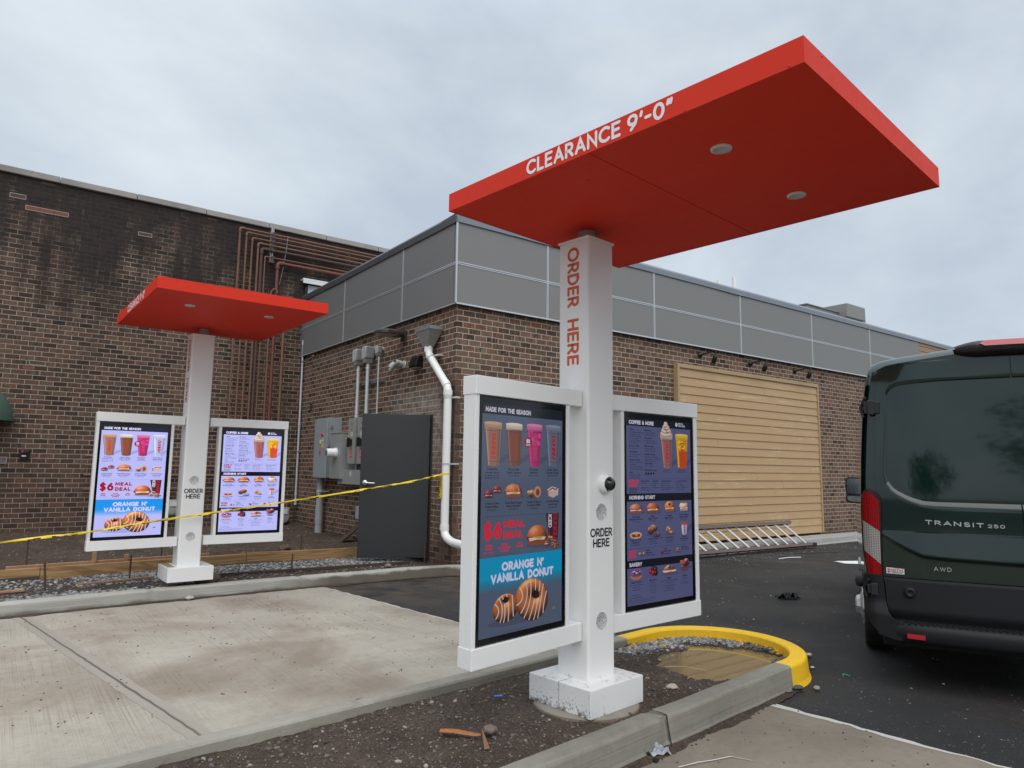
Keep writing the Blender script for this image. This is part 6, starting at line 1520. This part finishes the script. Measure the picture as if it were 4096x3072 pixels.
# high brake light in its dark housing
m = MB(); rows = []
for j in range(41):
    u = .585+(2*UC-1.17)*j/40; a = abs(u-UC)/.291; h = .055*(1-max(0, a-.55)**1.6*1.9); h = max(.006, h); y0 = rake(u, 2.1)
    zc = 2.150+.004*(1-a*a); rows.append([(u, y0+.10, zc+h*.9+.002), (u, y0-.005-.045*(1-a**4), zc+h*.72), (u, y0-.028-.050*(1-a**4), zc+h*.2), (u, y0-.020-.040*(1-a**4), zc-h*.7), (u, y0+.01, zc-h)])
m.grid(rows); hb_ = m.build('brake_light_housing', plain('dark_brown_plastic', (.016, .013, .013), .30), van)
m = MB(); rows = []
for j in range(33):
    u = .712+(2*UC-1.424)*j/32; a = abs(u-UC)/.291; y0 = rake(u, 2.1); h = .018*min(1, (abs(abs(u-UC)-.164)+.001)/.03); zc = 2.168+.004*(1-a*a)
    rows.append([(u, y0-.015-.050*(1-a**4)-.010, zc+h), (u, y0-.028-.050*(1-a**4)-.010, zc-h)])
m.grid(rows); m.build('brake_lens', plain('high_brake_lens', (.42, .030, .050), .25, coat=.4), hb_)
# wheels
def wheel(x0, x1, f, side):
    w = MB(); r = .305; xs = x0 if side < 0 else x1; dirn = -1 if side < 0 else 1
    w.lathe([(.17, x0+.02), (.25, x0+.004), (.288, x0+.006), (.302, x0+.026), (r, (x0+x1)/2-.03), (r, (x0+x1)/2+.03), (.302, x1-.026), (.288, x1-.006), (.25, x1-.004), (.17, x1-.02)], (0, f, r), 'X', 48)
    for g_ in (-.055, -.018, .018, .055): w.lathe([(r+.0018, (x0+x1)/2+g_-.013), (r+.0018, (x0+x1)/2+g_+.013)], (0, f, r), 'X', 48)
    o = w.build('wheel', RUBBER, van)
    w = MB(); w.lathe([(.172, xs-dirn*.03), (.165, xs+dirn*.004), (.145, xs-dirn*.012), (.082, xs+dirn*.020), (.072, xs+dirn*.046), (.048, xs+dirn*.055), (0, xs+dirn*.055)], (0, f, r), 'X', 8); [w.sm.__setitem__(i_, False) for i_ in range(len(w.sm))]; w.build('rim', plain('silver_rim', (.50, .50, .49), .3, .5), o)
wheel(-.004, .205, 1.15, -1); wheel(2*UC-.205, 2*UC+.004, 1.15, 1); wheel(.05, .24, 4.0, -1); wheel(2*UC-.24, 2*UC-.05, 4.0, 1)
# mirrors and side knob
for fl in (lambda u: u, lambda u: 2*UC-u):
    m = MB(); out = [(-.095, 1.085), (-.107, 1.055), (-.100, 1.02), (-.06, 1.002), (.04, 1.0), (.048, 1.03), (.046, 1.28), (.03, 1.302), (-.06, 1.306), (-.095, 1.285), (-.105, 1.2)]
    m.prism(out, lambda a, b, d: (fl(a-.0), d, b), 3.90, 4.02); mi = m.build('mirror', plain('mirror_shell', (.012, .012, .013), .45), van, bevel=.010)
    q = [(-.084, 1.112), (.034, 1.110), (.032, 1.270), (.020, 1.284), (-.055, 1.287), (-.079, 1.270), (-.088, 1.2)]; m = MB(); m.add([(fl(a), 3.895, b) for a, b in q], [tuple(range(7))]); m.build('mirror_glass', MIRG, mi)
    q = [(-.080, 1.082), (-.088, 1.055), (-.080, 1.034), (-.045, 1.020), (.030, 1.018), (.034, 1.085)]; m = MB(); m.add([(fl(a), 3.895+.02*(1.09-b), b) for a, b in q], [tuple(range(6))]); m.build('mirror_glass', MIRG, mi)
    m = MB(); m.box(min(fl(.0), fl(.12)), max(fl(.0), fl(.12)), 3.93, 3.99, 1.06, 1.13); m.build('mirror_arm', BLACKM, mi, bevel=.01)
    m = MB(); xk = fl(.0); s_ = -1 if xk < UC else 1; m.lathe([(.036, 0), (.036, s_*.030), (.030, s_*.050), (.012, s_*.056), (0, s_*.056)], (xk, .16, .622), 'X', 20); m.build('door_buffer', CLAD2, van)

# ------------------------------------------------------------------ ladder, tape, forms, stakes
RAIL = plain('brown_rail', (.135, .095, .085), .5, .1, var=.12, scale=12); RUNG = plain('aluminium_rung', (.72, .71, .68), .45, .25, var=.08)
ld = thing('ladder', 'aluminium extension ladder with brown rails lying on its side along the wall', 'ladder', (5.5, -.65, 0))
B0, B1 = Vector((3.6, -.60, .075)), Vector((7.12, -.78, .075)); T0, T1 = Vector((3.35, -.42, .44)), Vector((6.80, -.52, .44))
d = (B1-B0).normalized(); acr = (T0-B0); acr = (acr-d*acr.dot(d)).normalized(); nrm = d.cross(acr).normalized()
def rail(p, q, name, depth, wid, rungs_side):
    m = MB(); M = lambda a, o, w_: p+(q-p)*a+nrm*o+acr*w_
    for o0, o1, w0, w1 in ((-depth/2, depth/2, -wid/2, -wid/2+.006), (-depth/2, -depth/2+.006, -wid/2+.006, wid/2), (depth/2-.006, depth/2, -wid/2+.006, wid/2)):
        vs = [M(a, o, w_) for a in (0, 1) for o, w_ in ((o0, w0), (o1, w0), (o1, w1), (o0, w1))]; m.add(vs, [(0, 1, 2, 3), (4, 5, 6, 7), (0, 1, 5, 4), (1, 2, 6, 5), (2, 3, 7, 6), (3, 0, 4, 7)])
    return m.build(name, RAIL, ld, world=True)
rail(B0, B1, 'rail', .075, .05, 1); rail(T0, T1, 'rail', .075, -.05, 1)
rail(B0+nrm*-.05+acr*.03, B1+nrm*-.05+acr*.03-d*.06, 'rail', .03, .055, 1)
nr = 14
for i in range(nr):
    b_ = B1-d*(.17+i*.262); t_ = T1-d*(.145+i*.262)
    for off in (-.045, .012):
        m = MB(); m.tube([b_+d*off+nrm*(.012 if off < 0 else -.016)+acr*.02, t_+d*off+nrm*(.012 if off < 0 else -.016)-acr*.02], .0175, 10); m.build('rung', RUNG, ld, world=True)
m = MB(); m.box(-.05, .05, -.05, .05, -.035, .03, Matrix.Translation(B1) @ Matrix.Rotation(math.atan2(d.y, d.x), 4, 'Z')); m.build('foot', RUBBER, ld, bevel=.008, world=True)
m = MB(); m.box(-.04, .03, -.03, .05, -.02, .045, Matrix.Translation(T1) @ Matrix.Rotation(math.atan2(d.y, d.x), 4, 'Z')); m.build('end_cap', RAIL, ld, bevel=.01, world=True)
for i in range(10):
    p = B1-d*(.2+.262*i)-acr*.035-nrm*.03; m = MB(); m.tube([p, p-nrm*.012], .018, 8); m.build('rivet_boss', RAIL, ld, world=True)

TAPEY = plain('yellow_tape', (.86, .62, .03), .42, var=.05); TAPEK = plain('tape_print', (.025, .025, .01), .5)
tp = thing('caution_tape', 'yellow and black caution tape strung past the far menu station to the white downpipe', 'tape', (-3, .03, .8))
tpts = [(-7.6, .20, .30), (-4.70, .05, .630), (-4.06, .045, .690), (-3.38, .05, .788), (-2.70, .045, .872), (-2.09, .04, .955), (-1.17, .03, 1.085), (-.60, .015, 1.172), (-.175, 0, 1.262)]
def tpoint(t):
    i = min(int(t), len(tpts)-2); f = t-i; p = [Vector(tpts[max(0, min(len(tpts)-1, i+k))]) for k in (-1, 0, 1, 2)]
    return .5*((2*p[1])+(-p[0]+p[2])*f+(2*p[0]-5*p[1]+4*p[2]-p[3])*f*f+(-p[0]+3*p[1]-3*p[2]+p[3])*f**3)
m = MB(); pr = None; rr = random.Random(3); N = 420
for i in range(N+1):
    t = (len(tpts)-1)*i/N; c = tpoint(t); ph = .35*math.sin(i*.11)+.2*math.sin(i*.31+1); w = .0108+.0025*math.sin(i*.21)
    up = Vector((0, math.sin(ph), math.cos(ph))); bend = Vector((0, -.003*math.sin(i*.4), .0008*math.sin(i*.57)))
    rw = [c+up*w+bend, c+up*w*.15+Vector((0, -.002, 0)), c-up*w*.35-Vector((0, .002, 0)), c-up*w]
    if pr:
        for k in range(3):
            m.mat = 1 if (k == 2 and ((i//3) % 4 in (0, 1)) and (i % 61) < 44) or (k == 1 and (i % 9 < 3) and (i % 61) < 40 and (i//40) % 2) else 0
            m.add([pr[k], pr[k+1], rw[k+1], rw[k]], [(0, 1, 2, 3)])
    pr = rw
m.build('ribbon', [TAPEY, TAPEK], tp, world=True, fix=False)
m = MB(); m.tube([(-.115, T(0), ZW(1.262)), (-.115, T(0), ZW(1.285))], .0555, 18); m.build('knot', TAPEY, tp, world=True)
m = MB(); P = []
for i in range(13):
    z = ZW(1.268)-.30*i/12; P.append([(-.186-.006*math.sin(i*.6+a), -.02+.062*a+.004*math.sin(i), z) for a in (0, .5, 1)])
m.grid(P); tl = m.build('loose_end', TAPEY, tp, world=True)
m = MB(); fit_text(m, 'CAUTION', .048, .010, lambda a, b, k: (-.196-.0004*k, .036-b, ZW(1.262)-.285+a), 0, .285, 0, .3); m.build('lettering', TAPEK, tp, world=True)

def board(name, a, b, z0, z1, th, mat, lab, grp=None, cat='board'):
    A_, B_ = Vector((*a, 0)), Vector((*b, 0)); dd = (B_-A_).normalized(); q_ = Vector((-dd.y, dd.x, 0)); m = MB()
    m.prism([(0, 0), (th, 0), (th, 1), (0, 1)], lambda o, h, s: A_+dd*s+q_*o+Vector((0, 0, (z0+(z1-z0)*h))), 0, (B_-A_).length)
    return tag(m.build(name, mat, bevel=.004), lab, cat, grp)
FG = 'lumber form boards'
board('form_board', (-7.2, 1.36), (-4.30, 1.475), .125, .215, .04, LUMBER, 'short raised end of the brown form boards at the far left', FG)
board('form_board', (-4.295, 1.475), (-2.09, 1.62), .07, .215, .04, LUMBER, 'brown form board passing behind the far menu station base', FG)
board('form_board', (-2.085, 1.62), (-.30, 1.45), .07, .225, .04, LUMBER, 'brown form board running from the far station to the open door', FG)
board('form_board', (-4.6, 1.60), (-2.5, 1.78), .18, .232, .03, LUMBERP, 'thin pale batten lying just behind the brown form board', FG)
board('form_strip', (-6.8, .52), (-4.45, .665), .095, .118, .03, LUMBERP, 'half-buried pale wood strip at the left edge of the gravel', FG)
board('form_strip', (-4.0, .72), (-3.28, .85), .105, .125, .03, LUMBERP, 'half-buried pale wood strip left of the far menu station', FG)
board('form_strip', (-2.78, .70), (-.30, .53), .085, .125, .03, plain('dark_wet_board', (.055, .038, .030), .7, var=.25), 'dark wet form strip along the gravel right of the far menu station', FG)
def stake(x, y, z0, z1, lab, lean=(0, 0)):
    m = MB(); m.tube([(x, y, z0-.15), (x+lean[0], y+lean[1], z1)], .0095, 8); m.tube([(x+lean[0], y+lean[1], z1), (x+lean[0]*1.05, y+lean[1]*1.05, z1+.004)], .011, 8); tag(m.build('steel_stake', RUSTB), lab, 'stake', 'steel form stakes')
stake(-4.27, .663, .1, .365, 'leaning steel stake in the gravel at far left', (-.04, 0)); stake(-3.525, .844, .1, .363, 'upright steel stake in gravel just left of the far menu base'); stake(-4.40, 2.06, .12, .46, 'tall rusty stake behind the form board at far left', (-.01, 0))
stake(-2.99, 2.16, .12, .31, 'short rusty stake seen under the far left screen'); stake(-1.85, .594, .09, .30, 'steel stake in the gravel between the far station and the door'); stake(-1.25, 1.97, .12, .37, 'rusty stake in the soil behind the form board, right of the far station'); stake(-.10, .514, .09, .36, 'steel stake in front of the open door, near the corner')
for x, y, lab in ((-3.78, 1.66, 'left of two short wooden pegs behind the form board'), (-3.45, 1.69, 'right of two short wooden pegs behind the form board')):
    m = MB(); m.box(x-.022, x+.022, y-.012, y+.014, .05, .335 if x < -3.6 else .285, Matrix.Translation((0, 0, 0))); tag(m.build('wooden_peg', LUMBERP, bevel=.003), lab, 'peg', 'wooden pegs')
m = MB(); A_ = Vector((-.34, T(2.86), .12)); Bq = Vector((-.02, T(2.50), .53)); dd = Bq-A_; wv = Vector((0, -.26, .035)); nn = dd.cross(wv).normalized()*.025
m.add([A_, A_+wv, A_+wv+dd, A_+dd*.98+wv*.55, A_+dd*.93+wv*.5, A_+dd]+[p+nn for p in (A_, A_+wv, A_+wv+dd, A_+dd*.98+wv*.55, A_+dd*.93+wv*.5, A_+dd)], [(0, 1, 2, 3, 4, 5), (6, 7, 8, 9, 10, 11)]+[(i, (i+1) % 6, 6+(i+1) % 6, 6+i) for i in range(6)])
tag(m.build('broken_board', WEATHER, bevel=.004), 'broken weathered board leaning on the brick wall under the electrical boxes', 'board')

# ------------------------------------------------------------------ litter and loose stones
def lumpstone(p, r, col, lab, flat=.6, name='stone', cat='stone', sd=1, grp=None):
    rg = random.Random(sd); m = MB(); V, F = ico_t()
    import bmesh
    bm = bmesh.new(); bmesh.ops.create_icosphere(bm, subdivisions=3, radius=1)
    vs = [v.co.copy() for v in bm.verts]; fs = [tuple(v.index for v in f.verts) for f in bm.faces]; bm.free()
    off = rg.uniform(0, 50); out = []
    for v in vs:
        k = 1+.35*noise.noise(v*1.3+Vector((off, 0, 0)))+.10*noise.noise(v*4+Vector((off, 0, 0))); out.append(Vector(p)+Vector((v.x*k*r*1.15, v.y*k*r*.95, v.z*k*r*flat)))
    m.add(out, fs, True); m.c = [col]*len(m.f); return tag(m.build(name, STONE), lab, cat, grp)
lumpstone(ST1(-.705, .012, .115), .032, (.22, .17, .14), 'brown rounded stone beside the orange wood splinter', .7, sd=2)
lumpstone(ST1(.512, .204, .118), .032, (.52, .47, .41), 'large whitish stone in the soil right of the near station base', .45, sd=3)
for p, r, c, lab, sd in (((.47-2.10, 0, 0), .05, None, '', 0),):
    pass
def gp_(x, y): return (math.cos(AB)*x - 0, 0)
def FB(x, y, z=0.):                                            # camera-plan coordinates to the place's axes
    c, s = math.cos(AB), math.sin(AB); return Vector((CAM.x + x*c + y*s, CAM.y - x*s + y*c, z))
lumpstone(FB(1.70, 4.43, .02), .034, (.20, .19, .17), 'flat grey stone chip at the foot of the yellow kerb', .3, sd=4)
lumpstone(FB(1.79, 4.50, .02), .042, (.12, .11, .10), 'long dark flat stone under the yellow kerb nose', .22, sd=5)
lumpstone(FB(1.916, 4.49, .02), .018, (.34, .32, .28), 'pale angular stone alone on the asphalt near the yellow kerb', .6, sd=6)
lumpstone(FB(2.204, 5.274, .02), .022, (.62, .58, .52), 'white crumpled lump on the asphalt beyond the yellow kerb', .5, 'lump', 'debris', sd=7)
lumpstone(FB(2.10, 4.975, .012), .014, (.60, .58, .54), 'small white chip on the asphalt beside the yellow kerb', .4, sd=8)
lumpstone(FB(.69, 3.393, .012), .014, (.02, .02, .022), 'small black lump on the concrete near the grey plastic scrap', .7, 'lump', 'debris', sd=9)
lumpstone((-1.35, 2.35, .17), .07, (.12, .085, .06), 'rounded brown stone in the soil below the large electrical cabinet', .6, sd=12)
lumpstone((-3.12, -.12, .03), .035, (.55, .52, .46), 'pale crumpled scrap on the lane by the kerb joint', .5, 'scrap', 'debris', sd=13)
lumpstone((-.68, .42, .11), .04, (.30, .25, .2), 'brown stone on the kerb edge in front of the open door', .5, sd=14)
m = MB(); P = []; c0, c1 = ST1(-.885, -.14, .112), ST1(-.770, .02, .112); dv = (c1-c0); sv = Vector((-dv.y, dv.x, 0)).normalized()
for i in range(13):
    t = i/12; w = .018*math.sin(math.pi*min(1, .18+t*.82))**.6+.003; P.append([c0+dv*t+sv*(w*k)+Vector((0, 0, .010*(1-k*k)+.004*math.sin(t*5))) for k in (-1, -.4, .4, 1)])
m.grid(P); tag(m.build('wood_splinter', wood_mat('orange_splinter', (.42, .17, .06), (.28, .10, .035), (14., 14., 60.), .5)), 'orange-brown wood splinter lying on the soil in front of the near station', 'wood')
m = MB(); P = []
for i in range(6): t = i/5; w = .012*(1-t)+.002; P.append([ST1(-.845+.03*t, .15-.07*t, .105+.055*t)+Vector((w*k, 0, 0)) for k in (-1, 1)])
m.grid(P); tag(m.build('leaf', plain('dry_leaf', (.22, .11, .055), .7, var=.2)), 'curled dry brown leaf standing in the soil by the near kerb', 'leaf')
m = MB(); a = ST1(-.345, -.36, .106); b = ST1(-.318, -.325, .110); m.tube([a, b], .006, 8); tag(m.build('cable_scrap', plain('blue_plastic', (.03, .17, .55), .4)), 'short blue plastic scrap on the soil left of the near station base', 'scrap')
def crumple(c, rx, ry, h, mat, name, lab, cat, sd, rot=0., n=16):
    P = []
    for i in range(n+1):
        row = []
        for j in range(n+1):
            a, b = -1+2*i/n, -1+2*j/n; x = a*rx*(1+.3*noise.noise(Vector((a*1.5, b*1.5, sd)))); y = b*ry*(1+.3*noise.noise(Vector((a*1.5, b*1.5, sd+9))))
            z = abs(noise.noise(Vector((a*2.2, b*2.2, sd+20))))*h*2+.5*h*abs(noise.noise(Vector((a*5, b*5, sd+30))))+.006
            row.append(Vector(c)+Vector((x*math.cos(rot)-y*math.sin(rot), x*math.sin(rot)+y*math.cos(rot), z)))
        P.append(row)
    m = MB(); m.grid(P); return tag(m.build(name, mat), lab, cat)
crumple(FB(.705, 3.475), .075, .030, .030, plain('grey_film', (.33, .35, .38), .3, var=.15), 'plastic_scrap', 'crumpled grey plastic scrap on the concrete below the kerb joint', 'scrap', 3, -.35)
crumple(FB(.705, 3.565), .022, .020, .05, plain('tan_paper', (.45, .38, .30), .7, var=.15), 'paper_scrap', 'crumpled tan paper scrap tucked against the near kerb', 'scrap', 8, .3, 10)
crumple((2.424-.271, -2.929-.437, 0), .12, .05, .05, plain('black_rag', (.012, .012, .013), .6, var=.2), 'black_rag', 'crumpled black rag on the asphalt between the near station and van', 'rag', 5, -.5)
m = MB(); w0, w1, w2 = FB(.78, 3.33, .008), FB(1.059, 3.454, .010), FB(1.144, 3.414, .008); pts = [w0, w0.lerp(w1, .35)+Vector((0, 0, .004)), w0.lerp(w1, .62), w1, w2]
m.grid([[p+Vector((0, .004, 0)) for p in pts], [p-Vector((0, .004, 0)) for p in pts]], False); tag(m.build('strapping', plain('white_strapping', (.66, .64, .60), .5, var=.08)), 'bent white plastic strapping lying on the concrete near the kerb', 'scrap')
m = MB(); p = FB(2.222, 4.782, .006); m.tube(arcpath([p, p+Vector((.03, .02, .01)), p+Vector((.05, -.02, 0)), p+Vector((.02, -.03, .006))], .01, 3), .0035, 6); tag(m.build('green_string', plain('green_twine', (.03, .30, .16), .6)), 'little green twine curl on the asphalt in front of the van', 'scrap')
for i, (a, b, lab) in enumerate((((5.15, -1.35), (5.65, -1.42), 'thin white offcut strip on the asphalt between ladder and road arrow'), ((6.05, -1.10), (6.9, -1.35), 'long thin dark stick on the asphalt near the van mirror'))):
    m = MB(); m.tube([(a[0], a[1], .008), ((a[0]+b[0])/2, (a[1]+b[1])/2+.03, .012), (b[0], b[1], .008)], .007, 6); tag(m.build('offcut', WHL if i == 0 else RUSTD), lab, 'stick')
for k, (u, n, ln, an, lab) in enumerate(((.83, -.06, .30, -.55, 'pale thin twig along the left rim of the puddle'), (.74, .16, .14, .2, 'short pale twig just left of the puddle near the kerb'))):
    a = ST1(u, n, island_h(u, n)+.012); b = ST1(u+ln*math.cos(an), n+ln*math.sin(-an)*.9, .075); m = MB(); m.tube([a, a.lerp(b, .5)+Vector((0, .01, .01)), b], .003, 6); tag(m.build('twig', plain('pale_twig', (.40, .30, .18), .7)), lab, 'twig')
m = MB()
for i in range(7):
    a = i*.9; c = ST1(-2.06, -.55, .105); m.add([c, c+Vector((.02*math.cos(a), .02*math.sin(a), .012)), c+Vector((.034*math.cos(a+.25), .034*math.sin(a+.25), .016)), c+Vector((.02*math.cos(a+.5), .02*math.sin(a+.5), .012))], [(0, 1, 2, 3)])
tag(m.build('weed', plain('weed_green', (.10, .17, .035), .6)), 'tiny green weed sprouting at the island kerb edge', 'plant')
lumpstone((-2.86, .32, .14), .10, (.13, .10, .075), 'heap of sandy soil piled against the left of the far station base', .75, 'soil_heap', 'soil', sd=21)

# ------------------------------------------------------------------ trees across the road (mirrored in the van)
BARK = plain('bark', (.07, .055, .042), .9, var=.3, scale=6); LEAF = plain('dark_foliage', (.040, .070, .025), .7, var=.4, scale=2)
def tree(x, y, h, r, lab, sd):
    rg = random.Random(sd); t = thing('tree', lab, 'tree', (x, y, 0), 0, 'trees across the road')
    m = MB(); m.tube([(0, 0, 0), (.05, .03, h*.25), (-.05, .05, h*.5), (.02, 0, h*.8)], [h*.028, h*.022, h*.016, h*.006], 9)
    for k in range(7):
        a = rg.uniform(0, 6.28); z = h*rg.uniform(.28, .6); m.tube([(0, 0, z), (r*.4*math.cos(a), r*.4*math.sin(a), z+h*.10), (r*.75*math.cos(a), r*.75*math.sin(a), z+h*.16)], [h*.011, h*.007, h*.003], 6)
    m.build('trunk', BARK, t)
    m = MB()
    for k in range(26):
        a = rg.uniform(0, 6.28); q = r*rg.uniform(0, .8); cz = h*rg.uniform(.32, .92); q *= math.sin(math.pi*(cz/h-.2)/.95)**.6; c = Vector((q*math.cos(a), q*math.sin(a), cz)); cr_ = r*rg.uniform(.22, .40)
        for i in range(70):
            v = Vector((rg.gauss(0, 1), rg.gauss(0, 1), rg.gauss(0, .8))).normalized()*cr_*rg.uniform(.5, 1.08); p = c+v; e1 = Vector((rg.gauss(0, 1), rg.gauss(0, 1), rg.gauss(0, 1))).normalized(); e2 = e1.orthogonal().normalized(); s_ = rg.uniform(.12, .26)
            m.add([p-e1*s_, p+e2*s_*.6, p+e1*s_, p-e2*s_*.6], [(0, 1, 2, 3)])
    m.build('crown', LEAF, t, fix=False)
tree(-22, -26, 8.5, 3.6, 'broad dark tree mirrored at the right of the van door', 1)
tree(-30, -21.0, 5.0, 3.8, 'smaller dark tree mirrored low at the left of the van door', 2)
tree(-18, -31, 10.0, 4.2, 'tallest dark tree mirrored beyond the van door seam', 3)
